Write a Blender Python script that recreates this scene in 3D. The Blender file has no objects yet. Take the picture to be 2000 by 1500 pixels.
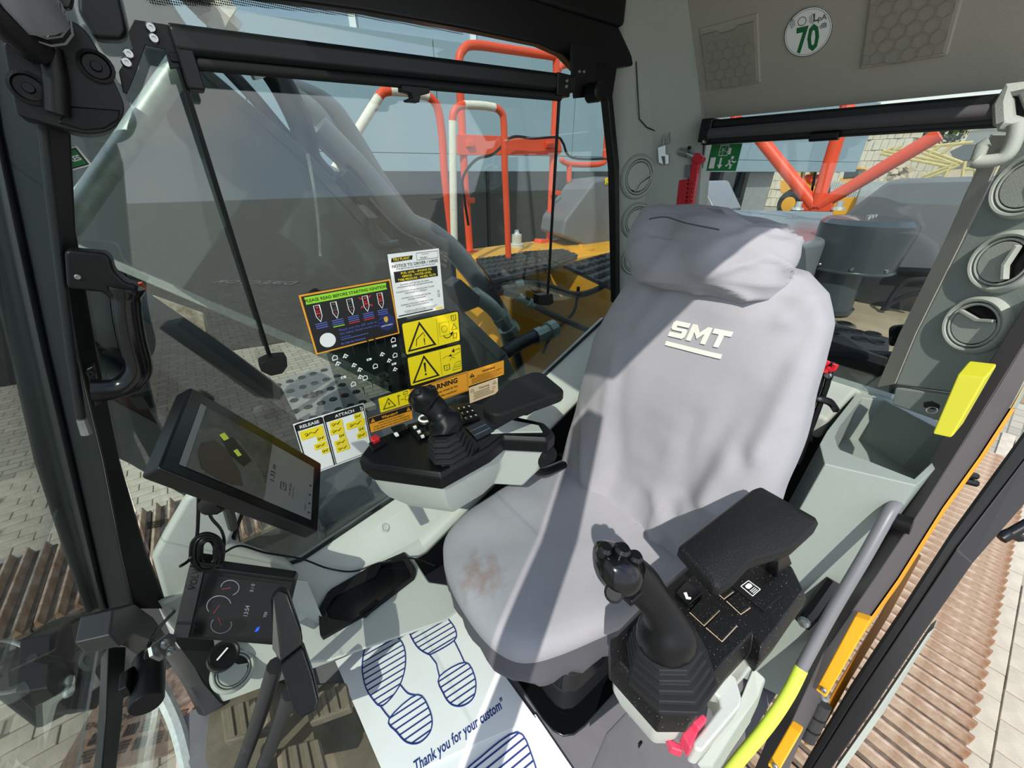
import bpy, bmesh, math, random
from mathutils import Vector, Matrix, noise
from mathutils.bvhtree import BVHTree
random.seed(7)
S = bpy.context.scene
COL = S.collection
V = lambda *a: Vector(a)
# ------------------------------------------------------------------ camera
# metres; x = rear of the machine, y = machine right, z = up; cab floor z = 0
F_PX = 757.0
PITCH, AZ = math.radians(28.6), math.radians(52.8)
EYE = V(0, 0, 1.32)
_h = V(math.cos(AZ), math.sin(AZ), 0)
C_R = V(math.sin(AZ), -math.cos(AZ), 0)
C_F = _h * math.cos(PITCH) - V(0, 0, math.sin(PITCH))
C_U = _h * math.sin(PITCH) + V(0, 0, math.cos(PITCH))
cd = bpy.data.cameras.new('camera'); cam = bpy.data.objects.new('camera', cd); COL.objects.link(cam)
cd.sensor_width = 36; cd.lens = F_PX / 2000 * 36; cd.clip_start = .01; cd.clip_end = 500
cam.matrix_world = Matrix(((C_R.x, C_U.x, -C_F.x, EYE.x), (C_R.y, C_U.y, -C_F.y, EYE.y), (C_R.z, C_U.z, -C_F.z, EYE.z), (0, 0, 0, 1)))
S.camera = cam
# ------------------------------------------------------------------ sky, sun, exposure
SUN_DIR = V(.55, .42, -.70)
SUN_E, SKY_E, EXPO = 3.8, 1.25, .32
w = bpy.data.worlds.new('sky'); S.world = w; w.use_nodes = True
nt = w.node_tree; nt.nodes.clear()
def nd(t, **k):
    n = nt.nodes.new(t)
    for a, b in k.items(): setattr(n, a, b)
    return n
out = nd('ShaderNodeOutputWorld'); bg = nd('ShaderNodeBackground'); bg.inputs[1].default_value = SKY_E
tc = nd('ShaderNodeTexCoord'); sep = nd('ShaderNodeSeparateXYZ'); ramp = nd('ShaderNodeValToRGB')
nt.links.new(tc.outputs['Generated'], sep.inputs[0]); nt.links.new(sep.outputs['Z'], ramp.inputs[0])
ramp.color_ramp.elements[0].color = (.62, .74, .90, 1); ramp.color_ramp.elements[1].color = (.20, .38, .78, 1)
ns = nd('ShaderNodeTexNoise'); ns.inputs['Scale'].default_value = 3.2; ns.inputs['Detail'].default_value = 6
nt.links.new(tc.outputs['Generated'], ns.inputs['Vector'])
cr = nd('ShaderNodeValToRGB'); cr.color_ramp.elements[0].position = .42; cr.color_ramp.elements[1].position = .62
nt.links.new(ns.outputs['Fac'], cr.inputs[0])
mx = nd('ShaderNodeMixRGB'); mx.inputs[2].default_value = (1.0, 1.0, 1.0, 1)
nt.links.new(cr.outputs[0], mx.inputs[0]); nt.links.new(ramp.outputs[0], mx.inputs[1])
nt.links.new(mx.outputs[0], bg.inputs[0]); nt.links.new(bg.outputs[0], out.inputs[0])
sl = bpy.data.lights.new('sun', 'SUN'); sl.energy = SUN_E; sl.angle = .0093; sl.color = (1, .955, .88)
so = bpy.data.objects.new('sun', sl); COL.objects.link(so); so.location = (-6, -8, 12)
so.rotation_euler = SUN_DIR.to_track_quat('-Z', 'Y').to_euler()
S.view_settings.view_transform = 'Standard'; S.view_settings.look = 'None'
S.view_settings.gamma = 1; S.view_settings.use_curve_mapping = False; S.view_settings.exposure = EXPO
# ------------------------------------------------------------------ placing helpers
def ray(px, py): return C_R * ((px - 1000) / F_PX) - C_U * ((py - 750) / F_PX) + C_F
def P(px, py, x=None, y=None, z=None, d=None):
    v = ray(px, py)
    if d is not None: t = d
    elif x is not None: t = (x - EYE.x) / v.x
    elif y is not None: t = (y - EYE.y) / v.y
    else: t = (z - EYE.z) / v.z
    return EYE + v * t
def Pp(px, py, o, n):
    v = ray(px, py); return EYE + v * ((o - EYE).dot(n) / v.dot(n))
def quad(a, b, c, d, s):
    ra, rb, rc, rd = [ray(*q) for q in (a, b, c, d)]
    t = Matrix(((rb.x, -rc.x, rd.x), (rb.y, -rc.y, rd.y), (rb.z, -rc.z, rd.z))).inverted() @ ra
    return [EYE + ra * s, EYE + rb * t[0] * s, EYE + rc * t[1] * s, EYE + rd * t[2] * s]
def lerp(a, b, t): return a + (b - a) * t
def smooth(pts, n=6, closed=False):
    out = []; m = len(pts)
    rng = range(m) if closed else range(m - 1)
    for i in rng:
        g = (lambda k: pts[k % m]) if closed else (lambda k: pts[max(0, min(m - 1, k))])
        p0, p1, p2, p3 = g(i - 1), g(i), g(i + 1), g(i + 2)
        for k in range(n):
            t = k / n
            out.append(.5 * ((2 * p1) + (p2 - p0) * t + (2 * p0 - 5 * p1 + 4 * p2 - p3) * t * t + (3 * p1 - p0 - 3 * p2 + p3) * t ** 3))
    if not closed: out.append(pts[-1].copy())
    return out
def rpoly(pts, r, n=4):
    out = []; m = len(pts)
    for i in range(m):
        p, a, b = pts[i], pts[i - 1], pts[(i + 1) % m]
        da, db = (a - p), (b - p)
        ra = min(r, da.length * .45, db.length * .45)
        q0, q1 = p + da.normalized() * ra, p + db.normalized() * ra
        for k in range(n + 1):
            t = k / n
            out.append(q0 * (1 - t) ** 2 + p * 2 * t * (1 - t) + q1 * t * t)
    return out
# ------------------------------------------------------------------ materials
def lin(h):
    h = h.lstrip('#'); c = [int(h[i:i + 2], 16) / 255 for i in (0, 2, 4)]
    return [((x + .055) / 1.055) ** 2.4 if x > .04045 else x / 12.92 for x in c] + [1]
MATS = {}
def mat(name, col, rough=.5, metal=0., var=0., vscale=6., col2=None, bump=0., bscale=150., coat=0., emit=0., spec=.5):
    m = bpy.data.materials.new(name); m.use_nodes = True; t = m.node_tree; b = t.nodes['Principled BSDF']
    b.inputs['Base Color'].default_value = lin(col); b.inputs['Roughness'].default_value = rough; b.inputs['Metallic'].default_value = metal
    b.inputs['Coat Weight'].default_value = coat; b.inputs['Specular IOR Level'].default_value = spec
    tcn = t.nodes.new('ShaderNodeTexCoord')
    if var or col2:
        n = t.nodes.new('ShaderNodeTexNoise'); n.inputs['Scale'].default_value = vscale; n.inputs['Detail'].default_value = 7; n.inputs['Roughness'].default_value = .65
        t.links.new(tcn.outputs['Object'], n.inputs['Vector'])
        r = t.nodes.new('ShaderNodeValToRGB'); c = lin(col)
        e = r.color_ramp.elements; e[0].position = .36; e[1].position = .66
        e[0].color = c; e[1].color = lin(col2) if col2 else [min(1, x * (1 + var)) for x in c[:3]] + [1]
        if not col2: e[0].color = [x * (1 - var) for x in c[:3]] + [1]
        t.links.new(n.outputs['Fac'], r.inputs[0]); t.links.new(r.outputs[0], b.inputs['Base Color'])
    if bump:
        n2 = t.nodes.new('ShaderNodeTexNoise'); n2.inputs['Scale'].default_value = bscale; n2.inputs['Detail'].default_value = 3
        t.links.new(tcn.outputs['Object'], n2.inputs['Vector'])
        bp = t.nodes.new('ShaderNodeBump'); bp.inputs['Strength'].default_value = bump; bp.inputs['Distance'].default_value = .002
        t.links.new(n2.outputs['Fac'], bp.inputs['Height']); t.links.new(bp.outputs[0], b.inputs['Normal'])
    if emit:
        b.inputs['Emission Color'].default_value = lin(col); b.inputs['Emission Strength'].default_value = emit
    MATS[name] = m; return m
def speckle(m, col, scale, lo):
    # loose dust: small irregular flecks of another colour
    t = m.node_tree; b = t.nodes['Principled BSDF']; tcn = t.nodes.new('ShaderNodeTexCoord'); n = t.nodes.new('ShaderNodeTexNoise'); n.inputs['Scale'].default_value = scale; n.inputs['Detail'].default_value = 2
    t.links.new(tcn.outputs['Object'], n.inputs['Vector']); r = t.nodes.new('ShaderNodeValToRGB'); r.color_ramp.elements[0].position = lo; r.color_ramp.elements[1].position = lo + .02
    t.links.new(n.outputs['Fac'], r.inputs[0]); mx_ = t.nodes.new('ShaderNodeMixRGB'); mx_.inputs[2].default_value = lin(col); t.links.new(r.outputs[0], mx_.inputs[0])
    src = b.inputs['Base Color'].links
    if src: t.links.new(src[0].from_socket, mx_.inputs[1])
    else: mx_.inputs[1].default_value = b.inputs['Base Color'].default_value
    t.links.new(mx_.outputs[0], b.inputs['Base Color'])
def stain(m, centre, rad, col, amt):
    # soiled patch with a ragged edge around a point of the object
    t = m.node_tree; b = t.nodes['Principled BSDF']; tcn = t.nodes.new('ShaderNodeTexCoord'); vm = t.nodes.new('ShaderNodeVectorMath'); vm.operation = 'DISTANCE'; vm.inputs[1].default_value = centre
    t.links.new(tcn.outputs['Object'], vm.inputs[0]); n = t.nodes.new('ShaderNodeTexNoise'); n.inputs['Scale'].default_value = 38; n.inputs['Detail'].default_value = 6; t.links.new(tcn.outputs['Object'], n.inputs['Vector'])
    mr_ = t.nodes.new('ShaderNodeMapRange'); mr_.inputs['From Min'].default_value = rad; mr_.inputs['From Max'].default_value = rad * .2; t.links.new(vm.outputs['Value'], mr_.inputs['Value'])
    mu = t.nodes.new('ShaderNodeMath'); mu.operation = 'MULTIPLY'; t.links.new(mr_.outputs[0], mu.inputs[0]); t.links.new(n.outputs['Fac'], mu.inputs[1])
    r = t.nodes.new('ShaderNodeValToRGB'); r.color_ramp.elements[0].position = .28; r.color_ramp.elements[1].position = .75; r.color_ramp.elements[1].color = (amt, amt, amt, 1); t.links.new(mu.outputs[0], r.inputs[0])
    mx_ = t.nodes.new('ShaderNodeMixRGB'); mx_.inputs[2].default_value = lin(col); t.links.new(r.outputs[0], mx_.inputs[0]); src = b.inputs['Base Color'].links
    if src: t.links.new(src[0].from_socket, mx_.inputs[1])
    t.links.new(mx_.outputs[0], b.inputs['Base Color'])
def glass(name, tint, refl=1.0, rough=0.0, ior=1.5):
    m = bpy.data.materials.new(name); m.use_nodes = True; t = m.node_tree; t.nodes.clear()
    o = t.nodes.new('ShaderNodeOutputMaterial'); mixs = t.nodes.new('ShaderNodeMixShader')
    tr = t.nodes.new('ShaderNodeBsdfTransparent'); tr.inputs[0].default_value = lin(tint)
    gl = t.nodes.new('ShaderNodeBsdfGlossy'); gl.inputs['Roughness'].default_value = rough; gl.inputs['Color'].default_value = (refl, refl, refl, 1)
    lw = t.nodes.new('ShaderNodeLayerWeight'); lw.inputs[0].default_value = .5
    pw = t.nodes.new('ShaderNodeMath'); pw.operation = 'POWER'; pw.inputs[1].default_value = 5; t.links.new(lw.outputs['Facing'], pw.inputs[0])
    ma = t.nodes.new('ShaderNodeMath'); ma.operation = 'MULTIPLY_ADD'; ma.inputs[1].default_value = .93; ma.inputs[2].default_value = .065; t.links.new(pw.outputs[0], ma.inputs[0])
    t.links.new(ma.outputs[0], mixs.inputs[0]); t.links.new(tr.outputs[0], mixs.inputs[1]); t.links.new(gl.outputs[0], mixs.inputs[2]); t.links.new(mixs.outputs[0], o.inputs[0])
    MATS[name] = m; return m
def dots(name, col, scale, rad):
    # perforated dot print: opaque dots on clear glass (ceramic frit)
    m = mat(name, col, .6); t = m.node_tree; b = t.nodes['Principled BSDF']; o = [n for n in t.nodes if n.type == 'OUTPUT_MATERIAL'][0]
    tcn = t.nodes.new('ShaderNodeTexCoord'); vo = t.nodes.new('ShaderNodeTexVoronoi'); vo.inputs['Scale'].default_value = scale; vo.inputs['Randomness'].default_value = 0
    t.links.new(tcn.outputs['Object'], vo.inputs['Vector'])
    lt = t.nodes.new('ShaderNodeMath'); lt.operation = 'LESS_THAN'; lt.inputs[1].default_value = rad
    t.links.new(vo.outputs['Distance'], lt.inputs[0])
    tr = t.nodes.new('ShaderNodeBsdfTransparent'); mixs = t.nodes.new('ShaderNodeMixShader')
    t.links.new(lt.outputs[0], mixs.inputs[0]); t.links.new(tr.outputs[0], mixs.inputs[1]); t.links.new(b.outputs[0], mixs.inputs[2]); t.links.new(mixs.outputs[0], o.inputs[0])
    return m
mat('panel', '#a0a69d', .62, var=.03, vscale=3, bump=.25, bscale=500)       # grey-green cab trim
mat('panel_door', '#88918a', .62, var=.03, vscale=3, bump=.25, bscale=500)
mat('panel_light', '#b6bab3', .5, bump=.2, bscale=500)                      # light grey trim
mat('headliner', '#a5a297', .75, bump=.2, bscale=600)
mat('black', '#0b0c0e', .38, bump=.15, bscale=600, spec=.3)
mat('black_soft', '#101112', .55, bump=.7, bscale=420, spec=.3)                       # textured armrest vinyl
mat('black_gloss', '#0c0d0f', .18)
mat('dusty_black', '#0c0d0f', .42, var=.0, vscale=330, col2='#191817', bump=.2, bscale=500, spec=.3)
mat('rubber', '#161719', .65, spec=.35)
mat('blind_cloth', '#454345', .8)
mat('frame_black', '#0d0e0f', .36, spec=.35)
mat('frame_dark', '#2b2a2c', .42, var=.06)
mat('frame_green', '#191e1f', .4, spec=.35)
mat('cover', '#9b9a9f', .85, var=.05, vscale=5, bump=.35, bscale=700)
mat('cover_dark', '#55545a', .85, var=.06, vscale=8, bump=.35, bscale=700)
mat('thread', '#dfded2', .7, bump=.5, bscale=900)
mat('white', '#eef0ee', .55)
mat('paper', '#f1f2f0', .8, var=.03, vscale=5)
mat('ink_blue', '#24397e', .7)
mat('steel', '#b9bcbc', .28, 1.0)
mat('steel_dull', '#9a9d9a', .45, .9, var=.15, vscale=40)
mat('galv', '#cdd2ce', .45, .35, var=.12, vscale=60)
mat('floor_grey', '#6f6d70', .7, var=.06, vscale=20)
mat('floor_mud', '#6b6353', .85, var=.18, vscale=14, bump=.4, bscale=90)
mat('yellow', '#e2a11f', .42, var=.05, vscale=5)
mat('orange', '#e8512c', .45, var=.04, vscale=5)
mat('tape', '#e8e0cf', .75, var=.08, vscale=60)
mat('red', '#c3212c', .35)
mat('pink', '#d63b57', .4)
mat('lime', '#c3d94a', .7)
mat('post', '#4b4749', .45, var=.04)
mat('perf', '#8f8d86', .6, .2, var=.08, vscale=20)
mat('box_yellow', '#b8b524', .5)
mat('sign_green', '#157a3c', .5)
mat('sticker_yellow', '#f6dd12', .45)
mat('sticker_orange', '#f1a52b', .45)
mat('sticker_cream', '#f0d3ab', .5)
mat('sticker_black', '#17171a', .4)
mat('sticker_grey', '#4a4e50', .5)
mat('ink_black', '#121212', .6)
mat('ink_red', '#d22a2a', .5)
mat('ink_green', '#9adf2c', .5)
mat('ink_navy', '#5566b8', .5)
mat('navy', '#1c2a62', .45)
mat('gold', '#d6a93a', .5)
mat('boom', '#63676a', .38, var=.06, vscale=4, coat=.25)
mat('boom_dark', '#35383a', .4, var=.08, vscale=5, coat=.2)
mat('hose', '#22262a', .5, bump=.3, bscale=250)
mat('hose_mud', '#4b5145', .75, var=.2, vscale=40)
mat('fitting', '#93a39a', .5, .6, var=.15, vscale=50)
mat('plastic_grey', '#6d6e72', .42, var=.04)
mat('hood_grey', '#7e8286', .35, var=.04, coat=.3)
mat('cleaner', '#3a4247', .28, coat=.4)
mat('tread', '#3c3d3f', .55, .3, var=.2, vscale=30)
mat('deck_dust', '#a3937a', .8, var=.15, vscale=12)
mat('clad', '#8499a5', .5, var=.015, vscale=.8)
mat('clad_joint', '#5c6b74', .6)
mat('facade_glass', '#14171a', .06, spec=.8)
mat('concrete', '#8d8f8e', .8, var=.08, vscale=5)
mat('track', '#75675b', .8, .1, var=.0, vscale=22, col2='#463b33', bump=.6, bscale=60)  # shoe plate: shade between the ribs is put into its darker colour
mat('track_rib', '#c3b19e', .65, .1, col2='#8e6c52', vscale=11)  # ribs: highlights are put into their lighter colour
mat('screen_dark', '#15161b', .2)
mat('screen_grey', '#6b6f6a', .25)
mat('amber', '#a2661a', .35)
speckle(MATS['dusty_black'], '#8d8069', 420, .70); speckle(MATS['black_soft'], '#6f675a', 520, .735)
glass('glass_side', '#dfe6e2', 1.0)
glass('glass_front', '#e4e9e6', .9)
dots('frit', '#15171a', 330, .46)
# ------------------------------------------------------------------ mesh helpers
class MB:
    def __init__(self): self.v = []; self.f = []
    def add(self, vs, fs):
        k = len(self.v); self.v += [Vector(p) for p in vs]; self.f += [[i + k for i in f] for f in fs]; return self
    def prism(self, pts, vec):
        n = len(pts); a = list(pts) + [p + vec for p in pts]
        fs = [list(range(n - 1, -1, -1)), list(range(n, 2 * n))] + [[i, (i + 1) % n, n + (i + 1) % n, n + i] for i in range(n)]
        return self.add(a, fs)
    def frustum(self, a, b):
        return self.loft([a, b])
    def obox(self, o, a, b, c):
        return self.prism([o, o + a, o + a + b, o + b], c)
    def box(self, c, s, R=None):
        R = R or Matrix.Identity(3); a, b, d = R @ V(s[0], 0, 0), R @ V(0, s[1], 0), R @ V(0, 0, s[2])
        return self.obox(Vector(c) - (a + b + d) / 2, a, b, d)
    def loft(self, rings, cap=True, closed=True):
        n = len(rings[0]); vs = [p for r in rings for p in r]; fs = []
        for k in range(len(rings) - 1):
            for i in range(n if closed else n - 1):
                j = (i + 1) % n; fs.append([k * n + i, k * n + j, (k + 1) * n + j, (k + 1) * n + i])
        if cap:
            fs.append(list(range(n - 1, -1, -1))); fs.append([(len(rings) - 1) * n + i for i in range(n)])
        return self.add(vs, fs)
    def tube(self, path, r, n=8, cap=True, closed=False):
        m = len(path); rs = r if isinstance(r, (list, tuple)) else [r] * m; rings = []; up = None
        for i in range(m):
            a = path[i - 1] if (i > 0 or closed) else path[0]; b = path[(i + 1) % m] if (i < m - 1 or closed) else path[-1]
            t = (b - a); t = t.normalized() if t.length > 1e-9 else V(0, 0, 1)
            if up is None: up = t.orthogonal().normalized()
            up = (up - t * up.dot(t)); up = up.normalized() if up.length > 1e-6 else t.orthogonal().normalized()
            sd = t.cross(up)
            rings.append([path[i] + (up * math.cos(q) + sd * math.sin(q)) * rs[i] for q in [2 * math.pi * k / n for k in range(n)]])
        if closed: rings.append(rings[0])
        return self.loft(rings, cap=cap and not closed)
    def lathe(self, c, axis, prof, n=20, ref=None):
        ax = axis.normalized(); u = (ref or ax.orthogonal()).normalized(); u = (u - ax * u.dot(ax)).normalized(); w_ = ax.cross(u)
        rings = [[c + ax * h + (u * math.cos(q) + w_ * math.sin(q)) * max(r, 1e-5) for q in [2 * math.pi * k / n for k in range(n)]] for r, h in prof]
        if prof[0][0] > .0005 and prof[-1][0] > .0005: return self.loft(rings + [rings[0]], cap=False)
        return self.loft(rings)
    def grid(self, rows):
        n = len(rows[0]); return self.add([p for r in rows for p in r], [[k * n + i, k * n + i + 1, (k + 1) * n + i + 1, (k + 1) * n + i] for k in range(len(rows) - 1) for i in range(n - 1)])
    def text(self, s, o, u, v, size, align='LEFT', bold=0., lift=.0006, proj=None):
        vs, fs = text_mesh(s, bold, align); n = u.cross(v).normalized()
        pts = [o + u * (p[0] * size) + v * (p[1] * size) + n * lift for p in vs]
        if proj: pts = [proj(p) for p in pts]
        return self.add(pts, fs)
    def bvh(self): return BVHTree.FromPolygons(self.v, self.f)
    def build(self, name, m, parent=None, bevel=0., seg=2, smooth=35, label=None, kind=None, sub=0):
        me = bpy.data.meshes.new(name); off = parent_loc(parent)
        me.from_pydata([tuple(p - off) for p in self.v], [], self.f); me.validate(); me.update()
        bm = bmesh.new(); bm.from_mesh(me); bmesh.ops.recalc_face_normals(bm, faces=bm.faces); bm.to_mesh(me); bm.free()
        return link(name, me, m, parent, bevel, seg, smooth, label, kind, sub)
LOC = {}
def parent_loc(p):
    v = V(0, 0, 0)
    while p is not None: v = v + p.location; p = p.parent
    return v
def link(name, me, m, parent=None, bevel=0., seg=2, smooth=35, label=None, kind=None, sub=0):
    me.materials.append(MATS[m] if isinstance(m, str) else m)
    if smooth:
        me.polygons.foreach_set('use_smooth', [True] * len(me.polygons)); me.set_sharp_from_angle(angle=math.radians(smooth))
    o = bpy.data.objects.new(name, me); COL.objects.link(o); o.parent = parent
    if bevel:
        b = o.modifiers.new('bevel', 'BEVEL'); b.width = bevel; b.segments = seg; b.limit_method = 'ANGLE'; b.angle_limit = math.radians(32); b.harden_normals = True
    if sub:
        s = o.modifiers.new('sub', 'SUBSURF'); s.levels = sub; s.render_levels = sub
    if label: o['label'] = label
    if kind: o['kind'] = kind
    return o
def thing(name, label, cat, loc, group=None, kind=None):
    o = bpy.data.objects.new(name, None); COL.objects.link(o); o.location = loc; o.empty_display_size = .05
    tag(o, label, cat, group, kind); return o
def tag(o, label, cat=None, group=None, kind=None):
    if label: o['label'] = label
    if cat: o['category'] = cat
    if group: o['group'] = group
    if kind: o['kind'] = kind
    return o
def struct(o, label=None, cat=None):
    o['kind'] = 'structure'
    if label: o['label'] = label
    if cat: o['category'] = cat
    return o
_T = {}
def text_mesh(s, bold, align):
    k = (s, bold, align)
    if k not in _T:
        c = bpy.data.curves.new('t', 'FONT'); c.body = s; c.align_x = align; c.offset = bold; c.resolution_u = 2; c.size = 1; c.space_line = .95
        o = bpy.data.objects.new('t', c); me = bpy.data.meshes.new_from_object(o)
        _T[k] = ([tuple(v.co) for v in me.vertices], [list(p.vertices) for p in me.polygons])
        bpy.data.objects.remove(o); bpy.data.curves.remove(c); bpy.data.meshes.remove(me)
    return _T[k]
class Sheet:
    """thin printed sheet: origin o at its lower-left corner, unit axes u (right) and v (up), size w x h"""
    def __init__(self, name, label, cat, o, u, v, w, h, base='white', t=.0012, r=0., group=None, parent=None, lift=.0005):
        self.o, self.u, self.v, self.w, self.h = o, u.normalized(), v.normalized(), w, h
        self.n = self.u.cross(self.v).normalized(); self.lay = {}; self.t = t; self.lift = lift
        pts = [self.at(0, 0), self.at(1, 0), self.at(1, 1), self.at(0, 1)]
        if r < 0: pts = [self.at(.5 + .5 * math.cos(k * math.pi / 32), .5 + .5 * math.sin(k * math.pi / 32)) for k in range(64)]
        elif r: pts = rpoly(pts, r)
        m = MB().prism([p - self.n * t for p in pts], self.n * t)
        self.ob = m.build(name, base, parent, smooth=0)
        if parent is None: tag(self.ob, label, cat, group)
        elif label: self.ob['label'] = label
    def at(self, x, y): return self.o + self.u * (x * self.w) + self.v * (y * self.h)
    def L(self, name, m, lv): return self.lay.setdefault((name, m), MB()), self.n * (self.lift * lv)
    def poly(self, m, pts, lv=1, name='print'):
        b, k = self.L(name, m, lv); p = [self.at(*q) + k for q in pts]; b.add(p, [list(range(len(p)))]); return self
    def rect(self, m, x0, y0, x1, y1, lv=1, name='print', r=0):
        b, k = self.L(name, m, lv); p = [self.at(*q) + k for q in ((x0, y0), (x1, y0), (x1, y1), (x0, y1))]
        if r: p = rpoly(p, r * self.h)
        b.add(p, [list(range(len(p)))]); return self
    def line(self, m, pts, wd, lv=1, name='print', closed=False):
        b, k = self.L(name, m, lv); q = [self.at(*p) + k for p in pts]; n = len(q); wd = wd * self.h / 2; L_, R_ = [], []
        for i in range(n):
            a = q[i - 1] if (i or closed) else q[0]; c = q[(i + 1) % n] if (i < n - 1 or closed) else q[-1]
            t = (c - a).normalized(); s = self.n.cross(t)
            sc = 1.0
            if (i or closed) and (i < n - 1 or closed):
                d1 = (q[i] - q[i - 1]).normalized(); co = d1.dot(t); sc = 1 / max(.5, co)
            L_.append(q[i] + s * wd * sc); R_.append(q[i] - s * wd * sc)
        m_ = n if closed else n - 1
        b.add(L_ + R_, [[i, (i + 1) % n, n + (i + 1) % n, n + i] for i in range(m_)]); return self
    def circle(self, m, cx, cy, r, wd=0, lv=1, name='print', a0=0, a1=360, n=24):
        asp = self.h / self.w
        pts = [(cx + math.cos(math.radians(a0 + (a1 - a0) * k / n)) * r * asp, cy + math.sin(math.radians(a0 + (a1 - a0) * k / n)) * r) for k in range(n + (0 if a1 - a0 == 360 else 1))]
        if wd: return self.line(m, pts, wd, lv, name, closed=(a1 - a0 == 360))
        return self.poly(m, pts, lv, name)
    def text(self, m, s, x, y, size, align='LEFT', bold=0., lv=1, name='lettering', rot=0, xs=1.0):
        b, k = self.L(name, m, lv); c, s_ = math.cos(math.radians(rot)), math.sin(math.radians(rot))
        b.text(s, self.at(x, y) + k, (self.u * c + self.v * s_) * xs, self.v * c - self.u * s_, size * self.h, align, bold, 0); return self
    def done(self):
        for (nm, m), b in self.lay.items(): b.build(nm.split('#')[0], m, self.ob, smooth=0)
        return self.ob
def sheet_px(name, label, cat, tl, tr, bl, base, plane, r=0., **k):
    """sheet on an axis plane from the photo's corner measurements"""
    a, b, c = P(*tl, **plane), P(*tr, **plane), P(*bl, **plane)
    u = (b - a); v = (a - c); v = v - u * (v.dot(u) / u.dot(u))
    return Sheet(name, label, cat, a - v, u, v, u.length, v.length, base, r=r, **k)
# ================================================================== the cab shell
W, XR = .96, 1.35
def strip(name, m, left, right, vec, bevel=.003, **k):
    """solid strip between two polylines of 3D points, thickened by vec"""
    b = MB(); n = len(left)
    a = list(left) + list(right); c = [p + vec for p in a]
    fs = []
    for i in range(n - 1):
        fs += [[i, i + 1, n + i + 1, n + i], [2 * n + i, 2 * n + n + i, 2 * n + n + i + 1, 2 * n + i + 1],
               [i, 2 * n + i, 2 * n + i + 1, i + 1], [n + i, n + i + 1, 3 * n + i + 1, 3 * n + i]]
    fs += [[0, n, 3 * n, 2 * n], [n - 1, 3 * n - 1, 4 * n - 1, 2 * n - 1]]
    b.add(a + c, fs); return b.build(name, m, bevel=bevel, **k)
# floor
fl = [P(372, 1500, z=0), P(345, 1420, z=0), V(-.44, .95, 0), V(1.3, .95, 0), V(1.3, -.02, 0), V(-.40, -.02, 0), V(-.42, .6, 0)]
struct(MB().prism(fl, V(0, 0, -.05)).build('floor', 'floor_grey'), 'grey cab floor pan under the pedals and paper mat', 'floor')
# roof lining: flat ceiling and the sloped rear header
TILT = math.radians(38)
HE = V(-math.sin(TILT), 0, math.cos(TILT)); HO = V(XR, 0, 1.465); HN = V(0, 1, 0).cross(HE)   # header axis, foot, normal
top = HO + HE * .42
struct(MB().prism([V(.0, -.02, top.z), V(top.x, -.02, top.z), V(top.x, 1.0, top.z), V(.0, 1.0, top.z)], V(0, 0, .05)).build('ceiling', 'headliner', bevel=.01), 'grey roof lining over the seat', 'ceiling')
hd = MB()
rows = []
for k in range(9):
    t = k / 8
    yl = 1.0; ang = t
    e = HO + HE * (.42 * t)
    rows.append([V(e.x, y, e.z) for y in (-.08, 0, .2, .4, .6, .70, .76, .80)])
hd.grid(rows); k0 = len(hd.v); hd.v += [p + V(.03, 0, .03) for p in hd.v[:]]
hd.f += [[i + k0 for i in f][::-1] for f in hd.f[:]]
n_ = 8
hd.f += [[i, i + 1, k0 + i + 1, k0 + i] for i in range(7)] + [[64 + i, k0 + 64 + i, k0 + 65 + i, 65 + i] for i in range(7)]
struct(hd.build('wall_header', 'headliner', smooth=50), 'sloped grey header panel above the rear window', 'wall')
# right rear corner pillar trim: faceted between side glass and rear window
gy = [(1180, 60), (1192, 150), (1196, 280), (1199, 400), (1201, 500), (1203, 590)]
gy = [(1150, -120)] + gy
L_ = [P(a, b, y=W - .004) for a, b in gy] + [V(1.26, W - .004, .62)]
zz = [p.z for p in L_]
Mid = [V(1.275 + (1.5 - z) * .02 - max(0, z - 1.40) * .55, .915 - max(0, z - 1.40) * .12, z) for z in zz]
Rr = [V(XR - max(0, z - 1.465) * math.tan(TILT), .795 - (1.47 - min(z, 1.47)) * .17, z) for z in zz]
cp = MB(); cp.grid([[L_[i], lerp(L_[i], Mid[i], .5), Mid[i], lerp(Mid[i], Rr[i], .5), Rr[i], Rr[i] + V(.05, 0, 0)] for i in range(len(zz))])
o = cp.build('wall_rear_right', 'panel', smooth=20); so_ = o.modifiers.new('solid', 'SOLIDIFY'); so_.thickness = .006; so_.offset = 0
struct(o, 'grey-green corner pillar trim behind the seat headrest on the right', 'wall')
# seam between pillar trim and header
# left rear corner panel (door side), with its foot
LP0, LP1 = V(XR, .15, 0), V(1.20, -.06, 0)
def lpan(px, py, off=0.):
    n = V(-(LP1.y - LP0.y), LP1.x - LP0.x, 0).normalized()
    if n.x > 0: n = -n
    return Pp(px, py, LP0 + n * off, n)
lp_n = V(-(LP1.y - LP0.y), LP1.x - LP0.x, 0).normalized(); lp_n = -lp_n if lp_n.x > 0 else lp_n
pl = [lpan(*q) for q in ((1990, 200), (1975, 275), (1880, 470), (1790, 650), (1748, 751), (1856, 766), (1960, 800), (2100, 500), (2150, 200))]
struct(MB().prism(pl, -lp_n * .03).build('wall_rear_left', 'panel_door', bevel=.004), 'grey-green trim panel with round vents beside the door post', 'wall')
foot = [lpan(*q, off=.012) for q in ((1748, 757), (1856, 772), (1900, 812), (1830, 822), (1742, 790))]
struct(MB().prism(foot, -lp_n * .05).build('trim_2', 'panel_door', bevel=.004), 'low grey step below the door side vent panel', 'trim')
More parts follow.
